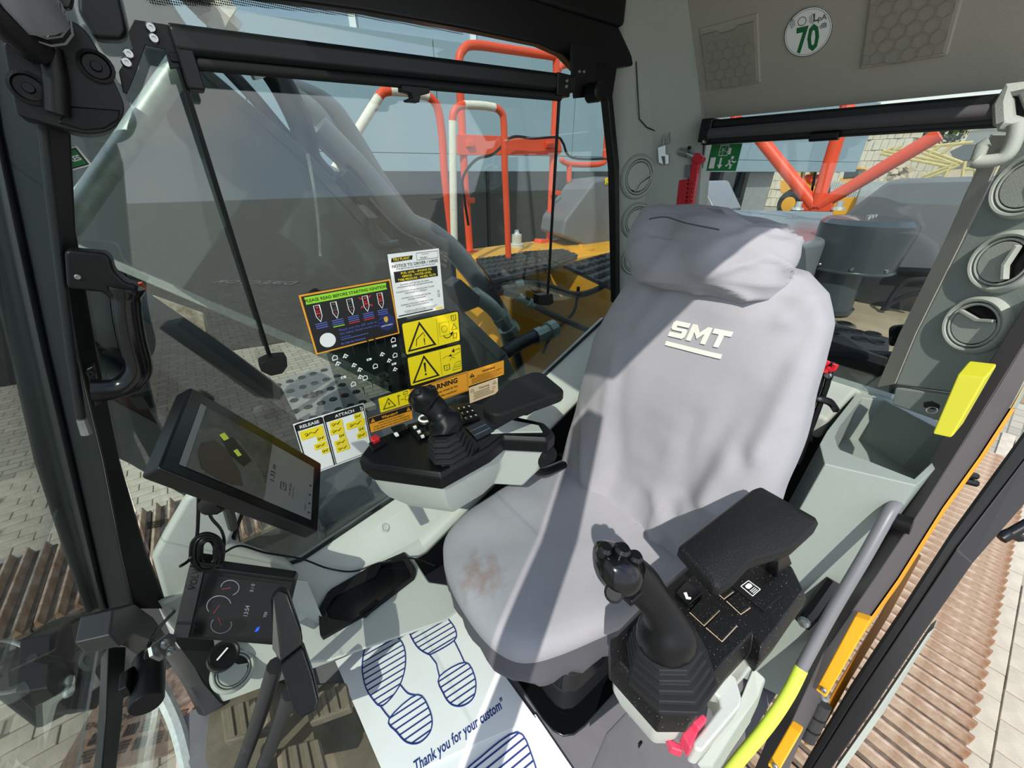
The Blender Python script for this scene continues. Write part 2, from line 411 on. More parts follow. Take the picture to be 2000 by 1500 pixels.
struct(strip('trim_3', 'headliner', [lpan(1974, 262, .002), lpan(1880, 470, .002), lpan(1790, 650, .002), lpan(1748, 751, .002)], [P(1938, 262, x=XR + .012), P(1845, 470, x=XR + .012), P(1757, 650, x=XR + .012), P(1712, 757, x=XR + .012)], V(.02, 0, 0)), 'brown-grey reveal between the rear window and the vent panel', 'trim')
# rear shelf and low rear wall behind the seat
sh = [V(1.02, .17, .775), V(1.36, .17, .79), V(1.36, .93, .79), V(1.12, .93, .77)]
struct(MB().prism([V(1.16, .17, .69), V(1.37, .17, .71), V(1.37, -.08, .71), V(1.42, -.08, .71), V(1.42, .93, .71), V(1.16, .93, .69)], V(0, 0, .07)).build('wall_rear_shelf', 'panel', bevel=.012), 'grey moulded shelf under the rear window', 'wall')
struct(MB().prism([V(1.20, .17, 0), V(1.20, .95, 0), V(1.20, .95, .71), V(1.20, .17, .71)], V(.05, 0, 0)).build('wall_rear', 'rubber'), 'dark lower rear wall behind the seat', 'wall')
# right lower trim: sill ledge, slope and the cup-holder console
def zs(x):
    t = [(-.14, .36), (-.035, .335), (.272, .408), (.874, .645), (1.26, .84)]
    for (a, b), (c, d) in zip(t, t[1:]):
        if x <= c: return b + (d - b) * max(0, x - a) / (c - a)
    return t[-1][1]
xs = [-.15, -.10, -.035, .1, .272, .42, .6, .874, 1.05, 1.2]
rows = []
for x in xs:
    z = zs(x); zc = .30 + max(0, x - .27) * .5
    rows.append([V(x, .985, z - .006), V(x, .955, z), V(x, .91, z - .012), V(x, .845, zc + .006), V(x, .80, zc)])
sill = MB(); sill.grid(rows)
o = sill.build('wall_right', 'panel_light', smooth=20); q = o.modifiers.new('solid', 'SOLIDIFY'); q.thickness = .02; q.offset = -1
struct(o, 'light grey sill panel under the right side window', 'wall')
cons = [V(-.13, .86, .30), V(.232, .86, .30), V(.236, .70, .30), V(.275, .66, .30), V(.27, .575, .30), V(.22, .57, .30), V(-.05, .655, .30), V(-.12, .70, .30)]
lowc = [V(-.10, .86, .245), V(.23, .86, .245), V(.232, .70, .245), V(.262, .67, .245), V(.26, .62, .245), V(.22, .615, .245), V(-.03, .69, .245), V(-.09, .73, .245)]
struct(MB().loft([lowc, [lerp(a, b, .8) for a, b in zip(lowc, cons)], cons]).build('trim_4', 'panel_light', bevel=.008), 'light grey moulded side console holding the cup holder', 'trim')
# raised front right corner trim
ct = [P(*q, y=.93) for q in ((296, 1092), (318, 1050), (362, 975), (395, 957), (430, 968), (478, 990), (462, 1030), (450, 1062), (560, 1100), (600, 1135), (520, 1190), (380, 1200), (322, 1180))]
struct(MB().prism(ct, V(0, .03, 0)).build('trim_5', 'panel_light', bevel=.012, seg=3), 'raised light grey corner trim behind the two monitors', 'trim')
fp = [V(-.32, .93, .56), V(-.10, .93, .36), V(-.05, .86, .30), V(-.05, .66, .28), V(-.05, .70, .13), V(-.20, .87, .03), V(-.34, .93, .02), V(-.36, .93, .3)]
lf = [P(322, 1180, y=.90), P(450, 1120, y=.90), P(600, 1135, y=.86), P(652, 1260, y=.70), P(652, 1290, z=.12), P(560, 1325, z=.06), P(432, 1372, z=.02), P(400, 1340, z=.06), P(352, 1250, z=.25)]
c_ = sum(lf, V(0, 0, 0)) / len(lf)
b = MB(); n_ = len(lf); b.add(lf + [c_ + V(0, .02, 0)] + [p + V(-.03, .06, -.03) for p in lf], [[i, (i + 1) % n_, n_] for i in range(n_)] + [[i, n_ + 1 + i, n_ + 1 + (i + 1) % n_, (i + 1) % n_] for i in range(n_)])
struct(b.build('trim_6', 'panel_light', smooth=60), 'light grey lower front trim around the socket and vent', 'trim')
# --- glazing
gp = [P(100, -120, y=W), P(1190, -10, y=W)] + [P(a + 6, b, y=W) for a, b in gy[2:]] + [V(1.0, W, zs(1.0) - .01), V(.7, W, zs(.7) - .02), V(.272, W, zs(.272) - .01), V(-.035, W, zs(-.035) - .01), V(-.30, W, .30), P(327, 1190, y=W), P(234, 900, y=W), P(145, 480, y=W), P(115, 250, y=W)]
struct(MB().prism(gp, V(0, .005, 0)).build('window_1', 'glass_side', smooth=0), 'large right side window covered in warning stickers', 'window')
wg = [V(-.16, 0, 1.75), V(-.16, 1.0, 1.75), V(-.20, 1.0, 1.35), V(-.37, 1.0, .75), V(-.43, 1.0, .42), V(-.43, 0, .42), V(-.37, 0, .75), V(-.20, 0, 1.35)]
b = MB()
for i, (q, r) in enumerate(((0, 7), (7, 6), (6, 5))):
    a0, a1 = wg[q], wg[r]; b.obox(a0, a1 - a0, V(0, 1.0, 0), V(-.005, 0, 0))
struct(b.build('window_2', 'glass_front', smooth=0), 'raked front windscreen at the left edge', 'window')
b = MB().prism([V(-.44, .02, .40), V(-.44, 1.0, .40), V(-.47, 1.0, -.1), V(-.47, .02, -.1)], V(-.005, 0, 0))
struct(b.build('window_3', 'glass_front', smooth=0), 'lower front glass above the drain cover', 'window')
struct(strip('trim_7', 'frame_green', [P(236, 1255, x=-.40), P(247, 1262, x=-.40), P(240, 1400, x=-.40), P(226, 1520, x=-.40)][1:], [P(212, 1262, x=-.41), P(207, 1400, x=-.41), P(196, 1520, x=-.41)], V(-.02, 0, -.02)), 'dark lower rail of the front windscreen', 'trim')
rg = [V(XR + .015, .80, 1.50), V(XR + .015, .10, 1.50), V(XR + .015, .10, .78), V(XR + .015, .76, .78)]
struct(MB().prism(rg, V(.005, 0, 0)).build('window_4', 'glass_front', smooth=0), 'rear window behind the headrest', 'window')
# frit bands printed on the glass edges
ft = [P(*q, y=W - .001) for q in ((430, -40), (700, 8), (900, 52), (1040, 78), (1100, 100), (1175, 150), (1150, 90), (1040, 50), (700, -15), (430, -60))]
fa = [P(*q, y=W - .001) for q in ((240, -30), (460, -30), (700, 10), (900, 52), (905, 68), (700, 34), (480, 12), (300, 10))]
struct(MB().prism(fa, V(0, -.0006, 0)).build('trim_8', 'frit', smooth=0), 'dotted black border along the top of the side window', 'trim')
fb = [P(*q, x=XR + .013) for q in ((1975, 268), (1935, 262), (1900, 345), (1850, 460), (1790, 590), (1820, 590), (1880, 460), (1950, 320))]
struct(MB().prism(fb, V(-.0006, 0, 0)).build('trim_9', 'frit', smooth=0), 'dotted black border at the door side of the rear window', 'trim')
# --- black window surrounds
hb = [P(*q, y=.945) for q in ((150, -110), (480, -60), (1075, -4), (1160, 22), (1192, 58), (1228, 132), (1190, 136), (1182, 190), (1196, 320), (1200, 590), (1192, 590), (1186, 330), (1172, 200), (1150, 168), (1120, 148), (1085, 112), (1040, 92), (900, 64), (700, 30), (480, 2), (150, -60))]
struct(MB().prism(hb, V(0, -.03, 0)).build('trim_10', 'frame_black', bevel=.005), 'black rail over the right side window', 'trim')
struct(MB().prism([V(-.2, .93, 1.66), V(1.06, .90, 1.66), V(1.06, 1.0, 1.66), V(-.2, 1.0, 1.66)], V(0, 0, .14)).build('trim_11', 'frame_black', bevel=.01), 'black roof edge above the right side window', 'trim')
struct(strip('trim_12', 'frame_black', [P(1385, 228, x=XR), P(1370, 245, x=XR), P(1362, 330, x=XR), P(1345, 420, x=XR), P(1335, 520, x=XR)], [P(1392, 240, x=XR), P(1378, 262, x=XR), P(1370, 330, x=XR), P(1354, 420, x=XR), P(1344, 520, x=XR)], V(.012, 0, 0)), 'black edge of the rear window beside the hammer', 'trim')
sl_ = [V(x, W - .003, zs(x) + .004) for x in (-.13, -.09, -.035, .1, .272, .5, .874, 1.26)]
struct(MB().tube(smooth([P(478, 985, y=W - .003), P(452, 1062, y=W - .003), P(470, 1072, y=W - .003)], 3) + sl_[1:], .006, 6).build('trim_13', 'rubber'), 'black rubber seal along the bottom of the side window', 'trim')
# --- front right pillar: inner trim, flat face, rubber seal towards the windscreen
inn = [(118, 60), (138, 250), (148, 450), (190, 690), (234, 900), (285, 1075), (330, 1190)]
mid = [(60, 60), (88, 250), (110, 450), (150, 690), (201, 900), (235, 1075), (262, 1190)]
out_ = [(-30, 60), (0, 250), (44, 450), (95, 690), (144, 900), (184, 1075), (210, 1190)]
sea = [(-90, 60), (-60, 250), (-40, 450), (20, 690), (68, 900), (125, 1075), (168, 1190)]
A1 = [P(a, b, y=.945) for a, b in inn]; A2 = [P(a, b, y=.93) for a, b in mid]; A3 = [P(a, b, y=.955) for a, b in out_]; A4 = [P(a, b, y=.995) for a, b in sea]
struct(strip('trim_14', 'frame_black', A1, A2, V(-.01, .05, 0), smooth=30), 'black inner trim of the front right pillar', 'trim')
struct(strip('trim_15', 'frame_green', A2, A3, V(-.02, .04, 0), smooth=30), 'dark green-grey face of the front right pillar', 'trim')
b = MB()
sA = [[lerp(A3[i], A4[i], t) + V(0, -.008 * math.sin(t * 9.4) - .004, 0) for t in [k / 8 for k in range(9)]] for i in range(len(inn))]
b.grid(sA); o = b.build('trim_16', 'frame_green', smooth=60); q = o.modifiers.new('solid', 'SOLIDIFY'); q.thickness = .012; q.offset = -1
struct(o, 'ribbed rubber seal between the front pillar and windscreen', 'trim')
# pillar foot cowling
ft_ = [P(*q, x=-.34) for q in ((222, 1190), (262, 1178), (300, 1205), (332, 1250), (330, 1275), (300, 1250), (262, 1238), (236, 1262), (215, 1240))]
struct(MB().prism(ft_, V(-.05, .02, 0)).build('trim_17', 'frame_dark', bevel=.004), 'dark folded cowl at the foot of the front pillar', 'trim')
struct(strip('trim_18', 'frame_dark', [P(325, 1270, z=.18), P(372, 1345, z=.08), P(400, 1400, z=.03), P(435, 1380, z=.02)], [P(362, 1268, z=.20), P(398, 1335, z=.10), P(432, 1372, z=.03), P(440, 1375, z=.02)], V(-.02, .03, -.02)), 'dark sloping bracket between pillar foot and floor', 'trim')
struct(MB().tube(smooth([P(296, 1318, z=.08), P(325, 1370, z=.03), P(350, 1430, z=.0), P(372, 1520, z=-.02)], 5), .018, 8).build('trim_19', 'galv'), 'grey rubber lip along the front edge of the floor', 'trim')
# --- top front corner: roof panel, blind bracket plates
struct(MB().prism([P(*q, y=.90) for q in ((148, -60), (222, -60), (250, 62), (240, 78), (185, 76), (150, 20))], V(0, .03, 0)).build('trim_20', 'frame_green', bevel=.006), 'grey-green panel in the upper front corner', 'trim')
# door-side post with its seal
pe = [(2010, 580, 1.20), (1925, 718, 1.18), (1842, 853, 1.15), (1757, 1000, 1.05), (1655, 1150, .97), (1555, 1290, .90), (1489, 1465, .75), (1440, 1580, .66)]
pr = [(2030, 690, 1.22), (1975, 790, 1.20), (1910, 890, 1.17), (1838, 990, 1.08), (1750, 1130, 1.0), (1650, 1270, .92), (1560, 1440, .78), (1500, 1580, .68)]
pm = [(2025, 635, 1.17), (1952, 752, 1.15), (1880, 868, 1.12), (1806, 985, 1.02), (1708, 1130, .94), (1608, 1275, .87), (1530, 1445, .73), (1475, 1580, .64)]
B1 = [P(a, b, x=c) for a, b, c in pe]; B2 = [P(a, b, x=c) for a, b, c in pm]; B3 = [P(a, b, x=c) for a, b, c in pr]
struct(strip('trim_21', 'post', B1, B2, V(.03, -.005, 0), smooth=30), 'dark inner face of the door post', 'trim')
struct(strip('trim_22', 'post', B2, B3, V(.03, -.005, 0), smooth=30), 'dark outer face of the door post with a light edge line', 'trim')

# front left pillar and roof edge of the door opening (behind the camera, on the door side)
lpx = [V(-.17, -.02, 1.80), V(-.21, -.02, 1.35), V(-.38, -.02, .75), V(-.44, -.02, .40), V(-.44, -.02, -.05)]
struct(strip('trim_27', 'frame_dark', lpx, [p + V(.075, .0, 0) for p in lpx], V(0, -.06, 0)), 'front door pillar on the door side', 'trim')
struct(MB().prism([V(-.16, 0, 1.785), V(.0, 0, 1.80), V(.0, .95, 1.80), V(-.16, .95, 1.785)], V(0, 0, .005)).build('window_5', 'glass_front', smooth=0), 'roof glass strip above the windscreen', 'window')
struct(MB().prism([V(-.34, .935, 0), V(1.22, .935, 0), V(1.22, .935, .62), V(.87, .935, .60), V(.27, .935, .36), V(-.05, .935, .29), V(-.34, .935, .30)], V(0, .015, 0)).build('wall_right_lower', 'rubber', smooth=0), 'dark lower side wall beneath the window sill', 'wall')
struct(MB().lathe(P(752, 1030, y=.90), V(.1, -.7, .7), [(0, -.004), (.014, -.004), (.014, .003), (.010, .005), (.008, .002), (0, .002)], 18).build('trim_28', 'panel_light'), 'round light grey plug in the sill panel', 'trim')
# ================================================================== the seat
SEAT = thing('operator_seat', 'excavator operator seat under a grey fabric cover with stitched lettering', 'seat', V(.55, .43, 0))
def ring(c, a, bf, bb, n=56, e=2.6, rot=0.):
    """super-ellipse ring in plan: half width a (y), front depth bf (-x), back depth bb (+x)"""
    r = []
    for k in range(n):
        q = 2 * math.pi * k / n; cx, sy = math.cos(q), math.sin(q)
        X = (abs(cx) ** (2 / e)) * (1 if cx > 0 else -1); Y = (abs(sy) ** (2 / e)) * (1 if sy > 0 else -1)
        r.append(V(c.x + (bb if X > 0 else bf) * X, c.y + a * Y, c.z))
    return r
def fold(p, amp, sc, seed=0.):
    return noise.noise(V(p.x * sc[0] + seed, p.y * sc[1], p.z * sc[2])) * amp
# backrest under its loose cover
prof = [  # z, xfront, yc, half width, depth
    (.36, .70, .425, .300, .13), (.42, .70, .425, .305, .15), (.48, .715, .425, .302, .15), (.56, .730, .425, .296, .15), (.66, .742, .425, .288, .16), (.78, .755, .424, .282, .16),
    (.90, .772, .422, .272, .16), (1.0, .79, .415, .245, .15), (1.07, .805, .412, .222, .15), (1.12, .822, .412, .198, .13), (1.15, .85, .415, .16, .10), (1.16, .88, .42, .09, .05)]
# cloth folds: (start, end) across the cover, height, width
FOLDS = [((1190, 690), (1178, 965), .012, .020), ((1215, 730), (1205, 960), -.010, .022), ((1345, 820), (1325, 1045), -.020, .026), ((1300, 860), (1290, 1030), .014, .022), ((1480, 780), (1385, 970), .020, .028), ((1445, 770), (1350, 960), -.014, .026),
         ((1575, 640), (1480, 890), .018, .026), ((1540, 640), (1440, 880), -.014, .028), ((1250, 880), (1335, 1045), .012, .018), ((1310, 515), (1235, 640), .010, .022), ((1600, 560), (1500, 640), .012, .020), ((1470, 580), (1560, 700), -.012, .028), ((1390, 600), (1300, 800), .007, .04), ((1130, 800), (1165, 940), .012, .016)]
FL = []
for a_, b_, h_, w_ in FOLDS:
    p_, q_ = P(*a_, x=.76), P(*b_, x=.76); FL.append((V(p_.y, p_.z, 0), V(q_.y, q_.z, 0), h_, w_))
def folds(y, z):
    s_ = 0.; c_ = V(y + .012 * noise.noise(V(y * 9, z * 9, 1)), z + .012 * noise.noise(V(y * 9, z * 9, 7)), 0)
    for p_, q_, h_, w_ in FL:
        d_ = q_ - p_; t_ = (c_ - p_).dot(d_) / d_.dot(d_); tt = max(0, min(1, t_)); e_ = (c_ - (p_ + d_ * tt)).length
        s_ += h_ * math.exp(-(e_ / w_) ** 2) * (.35 + .65 * tt)
    return s_
rings = []
N = 150
for i in range(len(prof) - 1):
    for k in range(8):
        t = k / 8; a, b2 = prof[i], prof[i + 1]; z, xf, yc, hw, dp = [lerp(a[j], b2[j], t) for j in range(5)]
        r = ring(V(xf + dp * .5, yc, z), hw, dp * .5, dp * .5, N, 3.4)
        low = max(0, 1 - (z - .4) / .35)
        rr = []
        for p in r:
            front = max(0, (xf + dp * .5 - p.x) / (dp * .5))
            hol = -.022 * math.exp(-((z - .62) / .16) ** 2) * math.exp(-((p.y - yc) / .13) ** 2)   # hollow of the lumbar
            f_ = fold(p, .030, (0, 5.5, 2.2)) + fold(p, .018, (4, 11, 3.5), 5) + low * .030 * math.sin(p.y * 38 + 3 * noise.noise(p * 4)) * .6
            dgn = .020 * math.sin((p.y * 13 + p.z * 12)) * max(0, 1 - (z - .45) / .6)
            rr.append(V(p.x + (f_ * .6 + dgn * .5 - folds(p.y, p.z)) * front - hol * front, p.y + fold(p, .012, (0, 0, 7), 9) * (1 - front), p.z + (fold(p, .012, (3, 8, 0), 3) if z < .45 else 0)))
        rings.append(rr)
rings.append(ring(V(.88 + .025, .42, 1.17), .085, .025, .025, N, 2.2))
back = MB().loft(rings); BACK = back.bvh()
bk = back.build('backrest_cover', 'cover', SEAT, smooth=80, label='light grey loose backrest cover with folds')
# stitched lettering, laid on the cover
def on_back(p, lift=.003):
    d = V(1, .25, -.25).normalized(); h = BACK.ray_cast(p - d * .4, d)
    return (h[0] - d * lift) if h[0] else p
a, b_, c, d = [P(*q, x=.75) for q in ((1303, 626), (1421, 650), (1408, 706), (1290, 678))]
u = (b_ - a); v = (a - d); lg = MB()
cell = {'S': [[(1, .72), (1, 1), (0.12, 1), (0, .86), (0, .52), (.12, .42), (.72, .42), (.72, .28), (0, .28), (0, 0), (.88, 0), (1, .14), (1, .5), (.88, .6), (.28, .6), (.28, .72)]],
        'M': [[(0, 0), (.24, 0), (.24, .58), (.5, .2), (.76, .58), (.76, 0), (1, 0), (1, 1), (.78, 1), (.5, .58), (.22, 1), (0, 1)]],
        'T': [[(.36, 0), (.64, 0), (.64, .72), (1, .72), (1, 1), (0, 1), (0, .72), (.36, .72)]]}
def tri(pts):   # triangulate a polygon finely enough to follow the cloth
    from mathutils.geometry import tessellate_polygon
    return tessellate_polygon([[V(x, y, 0) for x, y in pts]])
for ch, x0, x1 in (('S', 0, .30), ('M', .34, .68), ('T', .71, 1.0)):
    for poly in cell[ch]:
        pts = [on_back(d + u * (x0 + (x1 - x0) * x + .03 * y) + v * (.40 + .60 * y)) for x, y in poly]
        k = len(lg.v); lg.add(pts, [list(t_) for t_ in tri(poly)])
bar = [on_back(d + u * (k / 12) * .99 + v * q) for q in (.04, .20) for k in range(13)]
lg.add(bar, [[i, i + 1, 14 + i, 13 + i] for i in range(12)])
ob = lg.build('stitched_lettering', 'thread', bk, smooth=0, label='cream SMT embroidery with an underline'); q = ob.modifiers.new('s', 'SOLIDIFY'); q.thickness = .002; q.offset = 0
# headrest bag: crumpled cover over the headrest
hr = []
hp = [(1.095, .80, .450, .130, .13), (1.108, .775, .445, .162, .17), (1.14, .768, .443, .172, .20), (1.18, .775, .443, .170, .20), (1.215, .795, .446, .162, .18), (1.238, .82, .45, .158, .14), (1.25, .85, .455, .135, .09), (1.252, .88, .46, .07, .03)]
for i in range(len(hp) - 1):
    for k in range(6):
        t = k / 6; z, xf, yc, hw, dp = [lerp(hp[i][j], hp[i + 1][j], t) for j in range(5)]
        r = ring(V(xf + dp * .5, yc, z), hw, dp * .5, dp * .5, 88, 3.0); rr = []
        for p in r:
            n1 = noise.noise(V(p.x * 9, p.y * 10, p.z * 13 + 4)); n2 = (1 - abs(noise.noise(V(p.x * 11, p.y * 11 + p.z * 8, p.z * 12 + 9))) * 1.6) ** 3
            dirn = (p - V(xf + dp * .5, yc, 1.16)).normalized(); side = max(0, (yc - p.y) / hw)
            rr.append(p + dirn * (n1 * .024 + n2 * .015 * (.5 + .35 * side)) + V(0, 0, -.03 * side * max(0, (z - 1.12) / .12) + .010 * math.sin(p.y * 22) * (1 if z > 1.2 else 0) ))
        hr.append(rr)
hm = MB().loft(hr).build('headrest_cover', 'cover', SEAT, smooth=80, label='crumpled grey bag cover over the headrest')
seam = MB().tube(smooth([P(1268, 428, x=.79), P(1300, 424, x=.785), P(1340, 436, x=.775), P(1405, 449, x=.77)], 5), .0016, 5); seam.build('seam', 'cover_dark', hm)
# cushion
pl = [V(.76, .72, 0), V(.60, .735, 0), V(.42, .725, 0), (V(.31, .70, 0)), V(.262, .64, 0), V(.240, .55, 0), V(.238, .45, 0), V(.252, .375, 0), V(.285, .325, 0), V(.36, .288, 0), V(.50, .245, 0), V(.64, .205, 0), V(.78, .18, 0)]
plan = smooth(pl, 5)
cc = V(.56, .46, 0)
def cr_(s, z, dz=0., w_=0.):
    r = []
    for p in plan:
        q = cc + (p - cc) * s; zz_ = z + dz * max(0, (.40 - q.x) / .16) + fold(q, .010, (9, 9, 0), 2) * (1 if s < .99 else .4)
        wr = w_ * math.sin((p.x * 90 + p.y * 75)) + w_ * .6 * noise.noise(p * 40)
        d_ = (p - cc).normalized(); r.append(V(q.x, q.y, zz_) + d_ * wr)
    return r
skirt = MB().loft([cr_(.90, .285, 0, .008), cr_(.95, .30, 0, .007), cr_(.985, .335, 0, .004), cr_(.995, .375, -.008, .002), cr_(.998, .41, -.014), cr_(.997, .432, -.018)], cap=True)
skirt.build('seat_skirt', 'cover_dark', SEAT, smooth=70, label='dark grey gathered skirt of the seat cover')
top_ = [cr_(.994, .428, -.018), cr_(1.004, .434, -.018), cr_(1.0, .455, -.014), cr_(.97, .470, -.012), cr_(.92, .480, -.010), cr_(.82, .484, -.006), cr_(.66, .482), cr_(.46, .478), cr_(.24, .476), cr_(.05, .476)]
cm = MB().loft(top_)
mat('cushion', '#9b9a9f', .85, var=.05, vscale=5, bump=.35, bscale=700); stain(MATS['cushion'], P(940, 1125, z=.475) - SEAT.location, .13, '#7a5a48', .75); speckle(MATS['cushion'], '#6f6a68', 60, .76)
cm.build('cushion_cover', 'cushion', SEAT, smooth=80, label='light grey seat cushion cover with faint stains')
# suspension pedestal
MB().loft([rpoly([V(.36, .26, .02), V(.74, .26, .02), V(.74, .64, .02), V(.36, .64, .02)], .08), rpoly([V(.35, .25, .05), V(.75, .25, .05), V(.75, .65, .05), V(.35, .65, .05)], .08)]).build('base_tray', 'black_gloss', SEAT, bevel=.006)
for k in range(5):
    z = .06 + k * .045
    s = .03 * (k % 2)
    MB().loft([rpoly([V(.39 + s, .29 + s, z), V(.70 - s, .29 + s, z), V(.70 - s, .60 - s, z), V(.39 + s, .60 - s, z)], .06), rpoly([V(.41 + s, .31 + s, z + .045), V(.68 - s, .31 + s, z + .045), V(.68 - s, .58 - s, z + .045), V(.41 + s, .58 - s, z + .045)], .06)]).build('bellows_fold', 'black_gloss' if k else 'black', SEAT, bevel=.008, seg=3)
MB().box((.56, .45, .285), (.34, .30, .03)).build('seat_pan', 'steel', SEAT, bevel=.006)
# seat belt buckle
bq = thing('belt_buckle', 'black seat belt buckle with a red button beside the right armrest', 'buckle', P(1040, 905, z=.58))
p0, p1 = P(1030, 908, z=.60), P(1072, 884, z=.67)
ax = (p1 - p0)
MB().lathe(p0, ax, [(.0, 0), (.024, 0), (.026, .01), (.026, ax.length), (.023, ax.length + .006), (0, ax.length + .006)], 18).build('buckle_body', 'black_soft', bq)
MB().obox(P(1020, 900, z=.62), P(1044, 876, z=.665) - P(1020, 900, z=.62), V(.012, -.008, 0), V(.006, .010, .006)).build('release_button', 'red', bq, bevel=.003)
MB().tube(smooth([p0, p0 + V(.06, -.0, -.06), p0 + V(.17, .02, -.10)], 4), .012, 8).build('stalk', 'black', bq)
# ================================================================== consoles, levers, monitors
def pz(pts, z): return [P(a, b, z=z) for a, b in pts]
def pad(name, m, pts, z, h, parent, bevel=.0015, **k):
    return MB().prism([p - V(0, 0, .004) for p in pz(pts, z)], V(0, 0, h + .004)).build(name, m, parent, bevel=bevel, **k)
def shrink(pts, s, dz=0.):
    c = sum(pts, V(0, 0, 0)) / len(pts); return [c + (p - c) * s + V(0, 0, dz) for p in pts]
def offs(pts, d, dz=0.):
    n = len(pts); o = []; ar = sum(pts[i].x * pts[(i + 1) % n].y - pts[(i + 1) % n].x * pts[i].y for i in range(n)); sg = 1 if ar > 0 else -1
    for i in range(n):
        a = (pts[i] - pts[i - 1]).normalized(); b = (pts[(i + 1) % n] - pts[i]).normalized()
        na, nb = V(a.y, -a.x, 0), V(b.y, -b.x, 0); m = (na + nb); m = m.normalized() / max(.6, m.normalized().dot(na)); o.append(pts[i] + m * d * sg + V(0, 0, dz))
    return o
def bellows(c, ax, r0, r1, h, k, parent, name='boot', m='rubber', sides=8, asp=1.0, ref=V(1, 0, 0)):
    ax = ax.normalized(); u = (ref - ax * ref.dot(ax)).normalized(); w_ = ax.cross(u); rg = []
    for i in range(k):
        for (s, t) in ((1.0, 0), (1.0, .35), (.86, .5), (.86, .98)):
            f = (i + t) / k; r = lerp(r0, r1, f) * s
            rg.append([c + ax * (h * f) + (u * math.cos(q) * asp + w_ * math.sin(q)) * r for q in [2 * math.pi * (j + .5) / sides for j in range(sides)]])
    return MB().loft(rg).build(name, m, parent, bevel=.0015, smooth=25)
# ---- right control console
RC = thing('right_control_console', 'black and light grey control console with gaitered joystick right of the seat', 'console', P(880, 900, z=.60))
ZR = .735
ro = [(707, 888), (729, 905), (860, 922), (952, 873), (982, 849), (1066, 853), (1078, 842), (1062, 826), (1000, 812), (945, 792), (915, 786), (866, 794), (809, 826), (727, 861)]
rt = pz(ro, ZR)
MB().loft([offs(rt, .008, -.045), offs(rt, .008, -.012), rt, ], cap=True).build('console_top', 'black', RC, bevel=.004)
gb = offs(rt, -.004, -.046)
MB().loft([shrink(gb, .72, -.13), shrink(gb, .93, -.07), gb]).build('console_body', 'panel_light', RC, bevel=.006, seg=3)
pad('tray', 'panel_light', [(955, 848), (1000, 822), (1052, 832), (1060, 845), (985, 846)], ZR, .003, RC)
kp = pz([(878, 800), (918, 791), (938, 817), (899, 830)], ZR + .004)
kb = MB().prism([p - V(0, 0, .01) for p in kp], V(0, 0, .012)).build('keypad', 'black_gloss', RC, bevel=.002)
for i in range(3):
    for j in range(4):
        f = lambda s, t: lerp(lerp(kp[0], kp[1], s), lerp(kp[3], kp[2], s), t) + V(0, 0, .002)
        a, b_, c, d = f((j + .08) / 4, (i + .1) / 3), f((j + .92) / 4, (i + .1) / 3), f((j + .92) / 4, (i + .9) / 3), f((j + .08) / 4, (i + .9) / 3)
        kk = MB().prism([a, b_, c, d], V(0, 0, .003)).build('key', 'black', kb, bevel=.0006)
        cx = (a + b_ + c + d) / 4 + V(0, 0, .0036); du, dv = (b_ - a) * .17, (d - a) * .17
        im = MB(); q = (i * 4 + j) % 4
        if q == 0: im.add([cx - du - dv, cx + du - dv, cx + dv], [[0, 1, 2]])
        elif q == 1: im.add([cx - du - dv, cx + du - dv, cx + du - dv * .4, cx - du - dv * .4], [[0, 1, 2, 3]]).add([cx - du * .4, cx + du * .4, cx + du * .4 + dv, cx - du * .4 + dv], [[0, 1, 2, 3]])
        elif q == 2: im.add([cx - du, cx - dv, cx + du, cx + dv], [[0, 1, 2, 3]])
        else: im.add([cx - du, cx - du * .5 - dv, cx + du, cx + du * .5 + dv], [[0, 1, 2, 3]])
        im.build('symbol', 'white', kb, smooth=0)
sp = pad('switch_panel', 'black_gloss', [(795, 832), (826, 822), (848, 848), (818, 862)], ZR + .003, .004, RC)
for (x, y) in ((807, 832), (815, 841), (822, 850)):
    pad('switch', 'black', [(x - 7, y + 1), (x + 9, y - 5), (x + 14, y + 2), (x - 2, y + 8)], ZR + .008, .004, RC)
    pad('symbol', 'white', [(x - 1, y + 1), (x + 5, y - 1.5), (x + 7, y + 2), (x + 1, y + 4)], ZR + .0125, .0004, RC, bevel=0)
pad('rocker_switch', 'black_gloss', [(763, 843), (790, 834), (799, 845), (772, 856)], ZR + .002, .014, RC, bevel=.003)
pad('rocker_symbol', 'white', [(769, 846), (775, 844), (779, 849), (773, 851)], ZR + .0165, .0004, RC, bevel=0)
pad('red_switch', 'red', [(723, 860), (736, 854), (744, 861), (731, 868)], ZR + .006, .010, RC, bevel=.003)
pad('switch_housing', 'black', [(720, 868), (746, 856), (757, 866), (728, 884)], ZR + .001, .006, RC, bevel=.003)
kn = P(832, 828, z=ZR + .005)
MB().lathe(kn, V(0, 0, 1), [(.0, 0), (.021, 0), (.021, .012), (.017, .016), (0, .016)], 20).build('thumb_wheel', 'black', RC)
MB().tube([kn + V(math.cos(q) * .016, math.sin(q) * .016, .018) for q in [k * .3491 for k in range(18)]], .003, 6, closed=True).build('wheel_ring', 'white', RC)
bp_ = pad('blank_plate', 'black_gloss', [(909, 836), (944, 820), (966, 843), (931, 860)], ZR + .002, .002, RC)
for t in (.33, .66):
    a, b_ = P(lerp(909, 931, t) + 2, lerp(836, 860, t) - 1, z=ZR + .0045), P(lerp(944, 966, t) - 2, lerp(820, 843, t) + 1, z=ZR + .0045)
    MB().tube([a, b_], .0009, 5).build('divider', 'steel_dull', RC)
jb = P(882, 886, z=ZR)
MB().prism(rpoly(pz([(838, 886), (862, 915), (905, 902), (938, 876), (925, 858), (868, 866)], ZR), .01), V(0, 0, .006)).build('boot_plate', 'black', RC, bevel=.002)
JA = (P(868, 842, z=ZR + .075) - jb)
